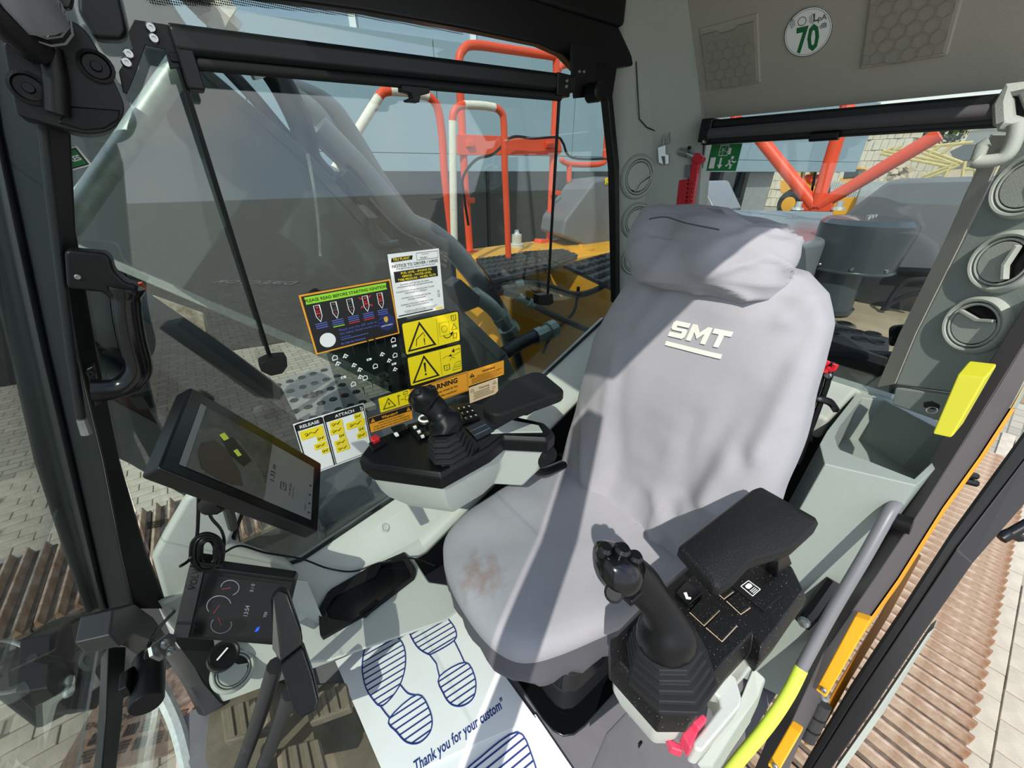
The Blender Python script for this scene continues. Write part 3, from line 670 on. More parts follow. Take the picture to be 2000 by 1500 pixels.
bellows(jb, JA, .052, .034, JA.length, 5, RC, 'joystick_boot', 'rubber', 8, 1.15)
jp = [jb + JA * .92, P(868, 822, z=.828), P(856, 806, z=.845), P(842, 792, z=.862), P(830, 780, z=.880), P(824, 768, z=.898), P(822, 760, z=.905)]
jr = [.034, .036, .027, .030, .034, .028, .012]
path = smooth(jp, 6); rad = [c.x for c in smooth([V(r, 0, 0) for r in jr], 6)]
jg = MB().tube(path, rad, 18)
jg.v = [p + V(noise.noise(p * 45), noise.noise(p * 45 + V(7, 0, 0)), noise.noise(p * 45 + V(0, 9, 0))) * .007 for p in jg.v]
jg.build('joystick_grip', 'black', RC, smooth=70, label='black joystick grip in a creased leather cover')
for (x, y) in ((817, 770), (829, 764)):
    MB().lathe(P(x, y, z=.905), V(-.3, -.2, 1), [(0, 0), (.008, 0), (.008, .008), (.005, .011), (0, .011)], 12).build('thumb_button', 'black_gloss', RC)
# right armrest
ra = rpoly(pz([(938, 793), (966, 812), (1106, 762), (1062, 726), (1040, 724), (992, 742), (975, 757)], .845), .02)
MB().loft([offs(ra, -.006, -.034), offs(ra, .0, -.026), offs(ra, .0, -.006), offs(ra, -.006)]).build('armrest', 'black_soft', RC, bevel=.003, smooth=50, label='black padded right armrest')
MB().loft([pz([(1000, 812), (1030, 812), (1060, 795), (1040, 790)], .74), pz([(1012, 790), (1040, 790), (1068, 770), (1045, 765)], .815)]).build('armrest_support', 'black', RC, bevel=.003)
# ---- left control console
LC = thing('left_control_console', 'dust-specked black control console with joystick in front of the door', 'console', P(1350, 1300, z=.5))
ZL = .66
lo = [(1207, 1243), (1209, 1290), (1296, 1383), (1343, 1383), (1418, 1288), (1470, 1236), (1487, 1262), (1512, 1232), (1569, 1152), (1546, 1106), (1500, 1075), (1380, 1080), (1294, 1154)]
lt = pz(lo, ZL)
MB().loft([offs(lt, .010, -.050), offs(lt, .010, -.018), lt]).build('console_top', 'dusty_black', LC, bevel=.003, label='black console top sprinkled with dust')
lb = offs(lt, .002, -.051)
MB().loft([shrink(lb, .86, -.11), shrink(lb, .97, -.05), lb]).build('console_body', 'panel_light', LC, bevel=.006)
def key(pts, z=ZL, h=.006, m='dusty_black', nm='key'): return pad(nm, m, pts, z, h, LC, bevel=.0012)
key([(1318, 1166), (1338, 1144), (1369, 1166), (1343, 1190)], h=.013, m='black_gloss', nm='lit_key')
sy = [P(x, y, z=ZL + .0140) for x, y in ((1335, 1158), (1341, 1157), (1344, 1166), (1350, 1167), (1349, 1171), (1340, 1170))]
MB().prism(sy, V(0, 0, .0006)).build('symbol', 'white', LC, smooth=0)
for q in ([(1347, 1196), (1372, 1168), (1405, 1193), (1375, 1222)], [(1379, 1226), (1405, 1198), (1439, 1222), (1410, 1253)], [(1394, 1152), (1412, 1140), (1432, 1156), (1414, 1170)], [(1419, 1174), (1437, 1162), (1465, 1187), (1447, 1200)]):
    key(q)
    # dusty groove along two edges
    MB().tube([P(*q[0], z=ZL + .002), P(*q[3], z=ZL + .002), P(*q[2], z=ZL + .002)], .0011, 5).build('groove', 'deck_dust', LC)
ip = key([(1418, 1138), (1462, 1116), (1526, 1166), (1492, 1196)], h=.004, nm='marking_plate')
fr_ = [P(x, y, z=ZL + .0046) for x, y in ((1447, 1145), (1462, 1134), (1485, 1151), (1470, 1164))]
b = MB()
for i in range(4): b.tube([fr_[i], fr_[(i + 1) % 4]], .0007, 4)
b.build('symbol_frame', 'white', LC)
b = MB(); g = lambda s, t: lerp(lerp(fr_[0], fr_[1], s), lerp(fr_[3], fr_[2], s), t) + V(0, 0, .0004)
b.add([g(.3, .15), g(.75, .15), g(.85, .32), g(.75, .5), g(.3, .5), g(.2, .32)], [[0, 1, 2, 3, 4, 5]])
for t in (.62, .74, .86): b.add([g(.2, t), g(.8, t), g(.8, t + .05), g(.2, t + .05)], [[0, 1, 2, 3]])
b.build('symbol', 'white', LC, smooth=0)
pad('amber_marker', 'amber', [(1463, 1228), (1482, 1203), (1508, 1222), (1488, 1262)], ZL - .012, .006, LC, bevel=.003)
lbase = P(1305, 1302, z=ZL)
MB().prism(rpoly(pz([(1212, 1262), (1222, 1288), (1282, 1352), (1318, 1356), (1372, 1305), (1368, 1262), (1320, 1210), (1240, 1225)], ZL), .01), V(0, 0, .005)).build('boot_plate', 'black', LC, bevel=.002)
LA = P(1300, 1238, z=ZL + .075) - lbase
bellows(lbase, LA, .068, .044, LA.length, 5, LC, 'joystick_boot', 'rubber', 8, 1.0)
j0 = lbase + LA * .9
jp = [j0, P(1302, 1232, z=.748), P(1296, 1205, z=.772), P(1276, 1170, z=.80), P(1250, 1138, z=.826), P(1228, 1115, z=.850), P(1208, 1092, z=.876), P(1204, 1076, z=.890)]
jr = [.042, .038, .027, .024, .027, .039, .041, .027]
MB().tube(smooth(jp[:6], 6), [c.x for c in smooth([V(r, 0, 0) for r in jr[:5] + [.024]], 6)], 20).build('joystick_grip', 'black', LC, smooth=70, label='black textured joystick grip')
dh_ = (P(1212, 1112, z=.868) - EYE).dot(C_F)
hpx = [(1162, 1092), (1166, 1076), (1180, 1067), (1212, 1070), (1244, 1086), (1260, 1108), (1260, 1130), (1246, 1156), (1222, 1168), (1196, 1160), (1172, 1142), (1163, 1122)]
hc = [P(a, b, d=dh_) for a, b in hpx]
MB().loft([[q + C_F * o_ for q in shrink(hc, s_, 0)] for (s_, o_) in ((.35, -.030), (.62, -.026), (.84, -.016), (.97, -.002), (1.0, .012), (.95, .028), (.8, .040), (.5, .046))]).build('joystick_head', 'black_gloss', LC, smooth=70, sub=1, label='glossy rounded joystick head')
for (x, y, z, r) in ((1180, 1076, .895, .010), (1213, 1078, .896, .011), (1238, 1092, .885, .010)):
    MB().lathe(P(x, y, z=z), V(.1, -.15, 1), [(0, -.004), (r, -.004), (r, .006), (r * .7, .010), (0, .010)], 14).build('thumb_button', 'black_gloss', LC)
tb = P(1199, 1158, z=.858)
MB().lathe(tb, (EYE - tb), [(0, -.02), (.012, -.02), (.012, .006), (.009, .009), (0, .009)], 16).build('trigger_button', 'rubber', LC, smooth=20)
MB().box(P(1238, 1160, z=.838), (.03, .016, .012)).build('trigger_paddle', 'black', LC, bevel=.003)
# left armrest
la = rpoly(pz([(1329, 1066), (1334, 1060), (1474, 952), (1486, 948), (1600, 1012), (1596, 1022), (1545, 1068), (1500, 1080), (1465, 1092), (1432, 1128), (1408, 1143), (1396, 1139)], .80), .012)
MB().loft([offs(la, -.004, -.030), offs(la, .002, -.022), offs(la, .002, -.008), offs(la, -.003, -.001)]).build('armrest', 'black_soft', LC, smooth=60, label='black textured left armrest pad dotted with dust')
MB().loft([pz([(1493, 1112), (1518, 1130), (1548, 1100), (1524, 1085)], ZL), pz([(1500, 1085), (1520, 1098), (1540, 1078), (1522, 1066)], .778)]).build('armrest_support', 'black', LC, bevel=.003)
# grey release handle and red lock lever below the console
hz = [P(x, y, z=.575) for x, y in ((1425, 1312), (1438, 1322), (1450, 1365), (1446, 1380), (1372, 1468), (1356, 1462), (1354, 1448), (1407, 1380), (1404, 1362), (1392, 1350))]
MB().prism(hz, V(0, 0, -.05)).build('release_handle', 'panel_light', LC, bevel=.006, seg=3)
MB().prism([P(x, y, z=.575) for x, y in ((1332, 1432), (1353, 1410), (1367, 1424), (1350, 1466))], V(0, 0, -.03)).build('lock_lever', 'pink', LC, bevel=.004, label='red hydraulic lock lever')
MB().prism([P(x, y, z=.59) for x, y in ((1353, 1408), (1374, 1392), (1383, 1404), (1366, 1424))], V(0, 0, -.02)).build('lever_tab', 'pink', LC, bevel=.003)
MB().prism([P(x, y, z=.54) for x, y in ((1303, 1440), (1330, 1452), (1336, 1470), (1312, 1462))], V(0, 0, -.02)).build('lever_foot', 'pink', LC, bevel=.003)
# door-side skirts below the console
struct(MB().prism([P(1150, 1530, z=.16), P(1185, 1448, z=.22), P(1245, 1385, z=.30), P(1300, 1420, z=.36), P(1380, 1530, z=.36)], V(.012, .012, 0)).build('trim_23', 'floor_grey', bevel=.004), 'grey plate below the left console', 'trim')
struct(MB().lathe(P(1260, 1455, z=.29), V(-.5, -.8, .3), [(0, 0), (.016, 0), (.016, .004), (.010, .005), (0, .003)], 16).build('trim_24', 'black'), 'dark rubber grommet in the grey plate', 'trim')
sk = [P(*q, x=c) for q, c in (((1470, 1300), .66), ((1497, 1325), .66), ((1480, 1360), .62), ((1392, 1500), .50), ((1350, 1500), .48), ((1440, 1380), .58))]
struct(MB().prism(sk, V(.02, -.01, -.12)).build('trim_25', 'panel', bevel=.005), 'grey trim below the left console by the door', 'trim')
# grab rail beside the door post
gr = thing('grab_rail', 'grey tubular grab rail with a lime lower grip beside the door post', 'rail', P(1470, 1480, x=.62))
g1 = [P(1752, 985, x=.99), P(1738, 1000, x=.96), P(1690, 1085, x=.90), P(1625, 1195, x=.83), P(1565, 1305, x=.76)]
g2 = [P(1565, 1305, x=.76), P(1540, 1355, x=.72), P(1500, 1415, x=.67), P(1430, 1500, x=.59), P(1395, 1550, x=.55)]
MB().tube(smooth(g1, 5), .0115, 10).build('upper_tube', 'plastic_grey', gr, smooth=60)
MB().tube(smooth(g2, 5), .0130, 10).build('lower_grip', 'lime', gr, smooth=60, label='lime green lower grip')
MB().lathe(P(1742, 1015, x=.99), V(0, -1, .2), [(0, 0), (.018, 0), (.018, .03), (0, .03)], 12).build('bracket', 'black', gr)
gs = thing('gas_strut', 'short black strut with a domed bolt by the grab rail', 'strut', P(1565, 1215, x=.86))
MB().tube([P(1630, 1135, x=.95), P(1588, 1195, x=.90), P(1566, 1218, x=.88)], .017, 8).build('arm', 'black', gs)
MB().lathe(P(1570, 1215, x=.86), V(-1, -.2, .3), [(0, 0), (.013, 0), (.010, .008), (0, .012)], 12).build('bolt', 'steel_dull', gs)
# ---- travel levers with pedals
def lever(px_rod, z_rod, blk, zb, label):
    t = thing('travel_lever', label, 'lever', P(*px_rod[-1], z=z_rod[-1]), 'travel levers on the floor')
    MB().tube(smooth([P(*q, z=z) for q, z in zip(px_rod, z_rod)], 4), .015, 10).build('rod', 'frame_dark', t, smooth=60)
    pts = [P(*q, z=z) for q, z in zip(blk, zb)]
    MB().prism(pts, V(.0, .035, -.03)).build('handle', 'black', t, bevel=.006, seg=3)
    return t
lever([(538, 1300), (508, 1395), (470, 1500)], [.50, .30, .06], [(528, 1168), (546, 1150), (562, 1156), (588, 1236), (592, 1262), (545, 1300), (535, 1265)], [.60, .61, .61, .58, .56, .52, .55], 'travel lever whose black paddle covers the lower display corner')
lever([(568, 1352), (540, 1430), (505, 1520)], [.46, .26, .04], [(546, 1300), (592, 1262), (612, 1320), (624, 1372), (618, 1390), (585, 1406), (574, 1392)], [.53, .56, .54, .52, .51, .50, .50], 'travel lever with the lower black paddle beside the paper mat')
def pedal(quadpx, z, label, ribs):
    t = thing('travel_pedal', label, 'pedal', P(*quadpx[0], z=z - .03), 'travel pedals')
    q = [P(a, b, z=z) for a, b in quadpx]
    MB().prism(q, V(0, 0, -.03)).build('plate', 'floor_mud', t, bevel=.005)
    for k in range(ribs):
        s = (k + .5) / ribs
        a, b_ = lerp(q[0], q[1], s), lerp(q[3], q[2], s)
        MB().obox(lerp(a, b_, .06), (b_ - a) * .88, (q[1] - q[0]) / ribs * .45, V(0, 0, .006)).build('rib', 'floor_mud', t, bevel=.002)
    MB().tube([sum(q, V(0, 0, 0)) / 4 - V(0, 0, .03), sum(q, V(0, 0, 0)) / 4 + V(-.02, .03, -z)], .014, 8).build('stem', 'steel_dull', t)
pedal([(430, 1385), (522, 1352), (535, 1425), (438, 1450)], .13, 'muddy ribbed pedal left of the travel levers', 4)
pedal([(592, 1362), (676, 1332), (686, 1382), (604, 1412)], .13, 'muddy ribbed pedal between the levers and the paper mat', 4)
pedal([(538, 1462), (622, 1440), (640, 1510), (545, 1530)], .12, 'muddy ribbed pedal at the bottom edge of the photo', 4)
b = MB()
for (x, y) in ((455, 1350), (550, 1420), (640, 1440), (600, 1330)): pass
mud = rpoly(pz([(415, 1340), (505, 1318), (575, 1345), (700, 1330), (760, 1500), (560, 1540), (400, 1500)], .004), .03)
struct(MB().prism(mud, V(0, 0, .004)).build('trim_26', 'floor_mud'), 'muddy floor plate under the pedals', 'trim')
# ---- paper foot mats
def hatch(poly, d, gap, wd, z):
    """parallel stripes across a plan polygon"""
    d = d.normalized(); n = V(-d.y, d.x, 0); b = MB(); ts = [p.dot(n) for p in poly]; t = min(ts) + gap * .6
    while t < max(ts) - gap * .2:
        hits = []
        for i in range(len(poly)):
            a, c = poly[i], poly[(i + 1) % len(poly)]; ta, tc_ = a.dot(n) - t, c.dot(n) - t
            if ta * tc_ < 0: hits.append(lerp(a, c, ta / (ta - tc_)).dot(d))
        hits.sort()
        for s0, s1 in zip(hits[::2], hits[1::2]):
            b.add([V(*(d * s + n * (t + k)).xy, z) for s, k in ((s0, -wd / 2), (s1, -wd / 2), (s1, wd / 2), (s0, wd / 2))], [[0, 1, 2, 3]])
        t += gap
    return b
ZM = .016
pm_ = MB().prism(pz([(655, 1292), (770, 1243), (893, 1192), (1040, 1396), (1046, 1404), (890, 1470), (800, 1512), (757, 1530)], ZM - .003), V(0, 0, .003)).build('paper_mat', 'paper')
tag(pm_, 'white paper foot mat printed with two blue footprints, upper sheet', 'mat')
pm2 = MB().prism(pz([(1020, 1408), (1046, 1396), (1130, 1520), (800, 1640), (760, 1530)], ZM - .009), V(0, 0, .003)).build('paper_mat', 'paper')
tag(pm2, 'white paper foot mat lying under the first one, at the bottom edge', 'mat')
Dm = (P(985, 1380, z=ZM) - P(830, 1495, z=ZM)).normalized()
def sole(outline, heel, z, parent, dd=None):
    dd = dd or Dm
    for nm, pl_ in (('sole_print', outline), ('heel_print', heel)):
        pp = smooth([P(*q, z=z) for q in pl_], 4, closed=True)
        b = hatch(pp, dd, .0165, .0042, z); b.tube([p for p in pp], .0022, 4, closed=True)
        b.build(nm, 'ink_blue', parent, smooth=0)
sole([(752, 1230), (722, 1245), (708, 1290), (712, 1335), (728, 1366), (748, 1378), (780, 1340), (792, 1295), (785, 1255)], [(760, 1404), (815, 1357), (840, 1390), (842, 1425), (820, 1450), (795, 1450), (775, 1430)], ZM + .0006, pm_)
sole([(800, 1196), (796, 1225), (812, 1260), (832, 1276), (846, 1276), (886, 1252), (891, 1235), (880, 1215), (858, 1197)], [(858, 1322), (908, 1294), (928, 1325), (926, 1360), (905, 1378), (882, 1376), (866, 1355)], ZM + .0006, pm_)
b = MB(); b.tube(smooth([P(*q, z=ZM + .0006) for q in ((742, 1378), (752, 1392), (762, 1404))], 3), .0022, 4); b.build('arch_print', 'ink_blue', pm_, smooth=0); b = MB(); b.tube(smooth([P(*q, z=ZM + .0006) for q in ((782, 1338), (796, 1354), (812, 1358))], 3), .0022, 4)
b.build('arch_print', 'ink_blue', pm_, smooth=0); b = MB()
b.tube([P(*q, z=ZM + .0006) for q in ((838, 1278), (852, 1296), (858, 1322))], .0022, 4); b.build('arch_print', 'ink_blue', pm_, smooth=0); b = MB(); b.tube([P(*q, z=ZM + .0006) for q in ((887, 1252), (898, 1274), (907, 1294))], .0022, 4)
b.build('arch_print', 'ink_blue', pm_, smooth=0)
Um = V(-Dm.y, Dm.x, 0); Um = Um if Um.dot(P(900, 1400, z=ZM) - P(930, 1440, z=ZM)) > 0 else -Um
MB().text('Thank you for your custom"', P(986, 1380, z=ZM + .0006), Dm * .66, Um + Dm * .15, .034, 'RIGHT', .022, 0).build('lettering', 'ink_blue', pm_, smooth=0)
sole([(1010, 1430), (940, 1478), (905, 1520), (930, 1600), (1010, 1590), (1050, 1540), (1040, 1480)], [(930, 1640), (960, 1660), (1000, 1650), (990, 1620)], ZM - .0052, pm2)
# ---- cup holder
ch = thing('cup_holder', 'black double cup holder set into the right side console', 'cup holder', P(715, 1170, z=.30))
oo = [(623, 1188), (642, 1153), (720, 1108), (789, 1078), (812, 1108), (810, 1126), (726, 1190), (626, 1247), (623, 1220)]
oi = [(637, 1190), (652, 1165), (733, 1126), (745, 1102), (788, 1093), (804, 1126), (757, 1160), (728, 1186), (684, 1214), (642, 1208)]
def resample(pts, n, start):
    L = [(pts[(i + 1) % len(pts)] - pts[i]).length for i in range(len(pts))]; tot = sum(L); o_ = []
    for k in range(n):
        s = tot * k / n; i = 0
        while s > L[i]: s -= L[i]; i += 1
        o_.append(lerp(pts[i], pts[(i + 1) % len(pts)], s / L[i]))
    return o_
A_, B_ = resample(pz(oo, .312), 48, 0), resample(pz(oi, .312), 48, 0)
b = MB(); b.loft([[p - V(0, 0, .012) for p in A_], A_, B_, [p - V(0, 0, .028) for p in B_]], cap=False).build('rim', 'black_soft', ch, smooth=30)
MB().prism([p - V(0, 0, .009) for p in resample(pz(oi, .316), 48, 0)], V(0, 0, .001)).build('well', 'black_gloss', ch, smooth=0)
cl_ = P(700, 1190, z=.305)
MB().prism([P(*q, z=.312) for q in ((700, 1196), (735, 1168), (745, 1175), (712, 1206))], V(0, 0, -.008)).build('divider', 'black', ch, bevel=.003)
# ---- upper monitor
mq = quad((372, 755), (628, 905), (622, 1040), (308, 915), .62)
MU, MV = (mq[1] - mq[0]), (mq[0] - mq[3]); MN = MU.cross(MV).normalized(); MN = MN if MN.dot(EYE - mq[0]) > 0 else -MN
mo = thing('monitor', 'tilted black tablet monitor showing a camera view over a grey page', 'monitor', mq[2])
MB().prism(rpoly(mq, .006), -MN * .028).build('housing', 'frame_black', mo, bevel=.003)
f = lambda s, t, l=.0008: mq[3] + MU * s + MV * t + MN * l
MB().prism([f(.012, .02, 0), f(.988, .02, 0), f(.988, .98, 0), f(.012, .98, 0)], MN * .0006).build('bezel', 'black_gloss', mo, smooth=0)
# the page's own up axis points to the top edge of the tablet (towards -s)
scr = MB().add([f(.075, .11, .0012), f(.925, .11, .0012), f(.925, .86, .0012), f(.075, .86, .0012)], [[0, 1, 2, 3]]).build('screen', 'screen_grey', mo, smooth=0)
mat('cam_view', '#2b2f2e', .3, col2='#4a4d46', vscale=30)
MB().add([f(.11, .11, .0016), f(.56, .11, .0016), f(.56, .86, .0016), f(.11, .86, .0016)], [[0, 1, 2, 3]]).build('camera_view', 'cam_view', scr, smooth=0)
mat('cam_ground', '#54564e', .3, col2='#40423d', vscale=40); mat('cam_machine', '#1c1e1c', .3); mat('cam_arm', '#3a342c', .3)
MB().add([f(s, t, .0019) for s, t in ((.56, .30), (.56, .11), (.11, .11), (.11, .55), (.20, .68), (.34, .66), (.46, .52))], [list(range(7))]).build('view_ground', 'cam_ground', scr, smooth=0)
MB().add([f(s, t, .0022) for s, t in ((.22, .60), (.30, .66), (.44, .50), (.40, .38), (.30, .44))], [list(range(5))]).build('view_machine', 'cam_machine', scr, smooth=0)
MB().add([f(s, t, .0025) for s, t in ((.14, .42), (.20, .52), (.28, .48), (.38, .30), (.42, .16), (.30, .11), (.18, .16), (.14, .30))], [list(range(8))]).build('view_arm', 'cam_arm', scr, smooth=0)
MB().add([f(s, t, .0028) for s, t in ((.215, .60), (.24, .66), (.275, .62), (.25, .56))], [list(range(4))]).add([f(s, t, .0028) for s, t in ((.315, .50), (.335, .545), (.37, .50), (.35, .46))], [list(range(4))]).build('view_marking', 'lime', scr, smooth=0)
mu_, mv_ = MV.normalized(), -MU.normalized()
def mtext(s, a, t, size, nm='lettering', al='LEFT'): MB().text(s, f(a, t, .0018), mu_, mv_, size, al, .0, 0).build(nm, 'ink_black', scr, smooth=0)
mtext('1.33 m', .612, .36, .014); mtext('No Bucket', .742, .30, .006); mtext('Select a bucket', .765, .28, .004); mtext('0.00 %', .875, .20, .005)
ic = MB()
for a0, b0, a1, b1 in ((.66, .33, .70, .335), (.66, .33, .665, .42), (.70, .33, .705, .42), (.66, .42, .70, .425), (.68, .36, .685, .42)): ic.add([f(a0, b0, .0018), f(a1, b0, .0018), f(a1, b1, .0018), f(a0, b1, .0018)], [[0, 1, 2, 3]])
ic.build('page_icon', 'ink_black', scr, smooth=0)
for k, t in enumerate((.18, .30, .42, .55)): MB().add([f(.895, t, .0018), f(.91, t, .0018), f(.91, t + .022, .0018), f(.895, t + .022, .0018)], [[0, 1, 2, 3]]).build('page_icon', 'ink_black', scr, smooth=0)
MB().lathe(P(425, 978, y=.73), -MN, [(0, -.01), (.020, -.01), (.022, .01), (.016, .025), (0, .025)], 14).build('mount_ball', 'black', mo)
MB().tube([P(430, 978, y=.74), P(445, 990, y=.80), P(455, 1030, y=.92)], .010, 8).build('mount_arm', 'black', mo)
# ---- lower instrument display
dq = quad((370, 1102), (579, 1130), (547, 1262), (337, 1245), .8)
DU, DV = dq[1] - dq[0], dq[0] - dq[3]; DN = DU.cross(DV).normalized(); DN = DN if DN.dot(EYE - dq[0]) > 0 else -DN
dm = thing('instrument_display', 'black instrument display with three gauge arcs below the tablet monitor', 'display', dq[3])
g = lambda s, t, l=.001: dq[3] + DU * s + DV * t + DN * l
MB().prism([g(0, 0, 0), g(.16, 0, 0), g(.98, 0, 0), g(1, .04, 0), g(1, .96, 0), g(.97, 1, 0), g(.16, 1, 0), g(0, 1, 0)], -DN * .03).build('housing', 'frame_black', dm, bevel=.003)
MB().prism([g(.005, .02, 0), g(.14, .03, 0), g(.14, .97, 0), g(.005, .98, 0)], DN * .004).build('brow', 'frame_dark', dm, bevel=.002)
MB().text('VOLVO', g(.105, .68, .0046), DV.normalized(), -DU.normalized(), .018, 'LEFT', .02, 0).build('lettering', 'black_gloss', dm, smooth=0)
MB().add([g(.17, .05), g(.97, .05), g(.97, .95), g(.17, .95)], [[0, 1, 2, 3]]).build('cover_glass', 'black_gloss', dm, smooth=0)
ds = MB().add([g(.27, .10, .0014), g(.90, .10, .0014), g(.90, .90, .0014), g(.27, .90, .0014)], [[0, 1, 2, 3]]).build('screen', 'screen_dark', dm, smooth=0)
mat('gauge_white', '#8f8b9c', .4, emit=.05); mat('gauge_red', '#a03a44', .4, emit=.1); mat('gauge_blue', '#2a4fd0', .4, emit=.3)
du_, dv_ = DV.normalized(), -DU.normalized()        # right and up on the display itself
for (s, t, r, a0, a1, na) in ((.40, .76, .017, -60, 190, 200), (.34, .50, .022, 20, 230, 250), (.40, .24, .019, 150, 400, 120)):
    c0 = g(s, t, .0018); arc = [c0 + (DU.normalized() * math.cos(math.radians(a)) + DV.normalized() * math.sin(math.radians(a))) * r for a in range(a0, a1, 12)]
    MB().tube(arc, .0008, 4).build('gauge_arc', 'gauge_white', ds, smooth=0)
    e = c0 + (DU.normalized() * math.cos(math.radians(na)) + DV.normalized() * math.sin(math.radians(na))) * r * .9
    MB().tube([c0 + (e - c0) * -.1, e], .0006, 4).build('needle', 'gauge_red', ds, smooth=0)
MB().text('13:54', g(.62, .38, .0018), du_, dv_, .012, 'LEFT', 0, 0).build('lettering', 'gauge_white', ds, smooth=0)
MB().text('0 / 0', g(.62, .74, .0018), du_, dv_, .010, 'LEFT', 0, 0).build('lettering', 'gauge_white', ds, smooth=0)
MB().text('700', g(.80, .40, .0018), du_, dv_, .009, 'LEFT', 0, 0).build('lettering', 'gauge_white', ds, smooth=0)
MB().add([g(.72, .18, .002), g(.755, .20, .002), g(.76, .27, .002), g(.735, .25, .002)], [[0, 1, 2, 3]]).build('symbol', 'gauge_blue', ds, smooth=0)
br = MB().prism([P(*q, x=-.27) for q in ((296, 1262), (330, 1236), (346, 1240), (340, 1270), (318, 1288), (300, 1280))], V(-.006, 0, 0)).build('mount_bracket', 'steel_dull', dm, bevel=.001)
for (x, y) in ((322, 1258), (333, 1272)): MB().lathe(P(x, y, x=-.262), V(1, -.6, .4), [(0, 0), (.008, 0), (.006, .005), (0, .006)], 10).build('bolt', 'steel', dm)
# cables
def cable(label, pts, r=.003, m='black', name='cable', n=6):
    o = MB().tube(smooth(pts, 6), r, n).build(name, m, smooth=60); tag(o, label, 'cable'); return o
cable('thin black cable hanging from the tablet down to the coil', [P(388, 968, y=.74), P(387, 1010, y=.76), P(384, 1050, y=.80), P(372, 1090, y=.80), P(352, 1106, y=.78)])
cable('black cable curving from the tablet into the coiled bundle', [P(408, 985, y=.72), P(412, 1010, y=.74), P(432, 1035, y=.80), P(438, 1060, y=.82), P(432, 1090, y=.80)])
cable('long thin cable running from the coil to the cup holder', [P(440, 1078, y=.86), P(470, 1066, y=.88), P(520, 1080, y=.88), P(590, 1092, y=.88), P(640, 1110, z=.34), P(690, 1116, z=.315), P(740, 1100, z=.32), P(800, 1090, z=.33), P(850, 1105, z=.33)], .0026)
cable('black cable from the cylinder camera up to the instrument display', [P(285, 1285, x=-.30), P(290, 1262, x=-.29), P(312, 1225, x=-.29), P(340, 1195, x=-.30)], .0035)
cb = thing('cable_coil', 'bundled coil of black cable tied behind the instrument display', 'cable', P(410, 1105, y=.80))
for k in range(9):
    w_ = 30 + k * 5.5; tl = random.uniform(-5, 5)
    pts = [P(408 + tl + w_ * .42 * math.cos(q), 1074 - (18 + k * 1.8) * math.sin(q) + (10 if math.sin(q) < 0 else 0), y=.80 + .006 * math.sin(k * 2 + q)) for q in [j * .3927 for j in range(16)]]
    MB().tube(smooth(pts, 2, closed=True), .0032, 6, closed=True).build('loop', 'black', cb, smooth=60)
MB().obox(P(388, 1098, y=.79), P(436, 1104, y=.79) - P(388, 1098, y=.79), V(0, .03, 0), V(0, 0, -.012)).build('tie', 'black', cb, bevel=.002)
# black cylinder camera on a clip
cy_ = thing('cylinder_camera', 'black cylindrical camera clipped beside the windscreen rail', 'camera', P(285, 1385, x=-.33))
a0, a1 = P(292, 1282, x=-.33), P(286, 1372, x=-.33)
MB().lathe(a0, a1 - a0, [(0, 0), (.024, 0), (.026, .006), (.026, (a1 - a0).length), (.024, (a1 - a0).length + .004), (0, (a1 - a0).length + .004)], 20).build('tube', 'black', cy_)
MB().prism([P(*q, x=-.345) for q in ((250, 1308), (262, 1300), (275, 1310), (262, 1352), (256, 1356), (247, 1340))], V(-.012, 0, 0)).build('clip', 'black', cy_, bevel=.002)
# power socket and low vent on the front trim
sk_ = thing('power_socket', 'round black power socket in the light grey front trim', 'socket', P(437, 1280, z=.22))
so_c = P(437, 1280, z=.235); sn = V(.35, -.5, .8)
MB().lathe(so_c, sn, [(0, -.02), (.034, -.02), (.034, .006), (.030, .009), (.026, .006), (0, .006)], 22).build('bezel', 'black', sk_)
MB().obox(so_c + V(-.012, -.012, .008) + sn * .004, V(.024, .018, 0), V(-.003, .004, 0), sn * .003).build('port', 'white', sk_)
# ================================================================== fittings on the cab shell
def bar(a, b_, hw, hh, up=V(0, 0, 1), m=None):
    t = (b_ - a).normalized(); s = t.cross(up).normalized(); u = s.cross(t)
    return (m or MB()).loft([[p + s * x * hw + u * y * hh for x, y in ((-1, -.6), (-.6, -1), (.6, -1), (1, -.6), (1, .6), (.6, 1), (-.6, 1), (-1, .6))] for p in (a, b_)])
def bolt(p, ax, r, parent, m='steel', h=.006, n=6, name='bolt'):
    b = MB().lathe(p, ax, [(0, -.002), (r, -.002), (r, h * .5), (r * .75, h), (r * .35, h), (r * .3, h * .5), (0, h * .5)], 14)
    return b.build(name, m, parent)
# ---- roller blind over the right window
rb = thing('roller_blind', 'black roller blind cassette across the top of the right side window', 'blind', P(700, 130, y=.89))
A, B = P(338, 80, y=.89), P(1112, 166, y=.89)
bar(A, B, .022, .0185).build('cassette', 'frame_green', rb, bevel=.003)
A2, B2 = P(372, 124, y=.88), P(1094, 190, y=.88)
MB().tube([A2, B2], .0085, 12).build('bottom_bar', 'rubber', rb)
bar(A2 + V(0, .012, .012), B2 + V(0, .012, .012), .002, .012).build('fabric_edge', 'rubber', rb)
hp_ = [P(*q, y=.87) for q in ((784, 165), (840, 170), (840, 182), (822, 186), (820, 200), (796, 198), (795, 193), (806, 190), (803, 182), (785, 178))]
MB().prism(hp_, V(0, .02, 0)).build('pull_handle', 'black', rb, bevel=.002)
lb_ = [P(*q, y=.885) for q in ((262, 38), (328, 48), (338, 70), (350, 112), (352, 132), (332, 134), (322, 96), (284, 88), (266, 140), (248, 184), (240, 180), (232, 140), (258, 92), (250, 60))]
MB().prism(lb_, V(0, .006, 0)).build('end_bracket', 'frame_black', rb, bevel=.001)
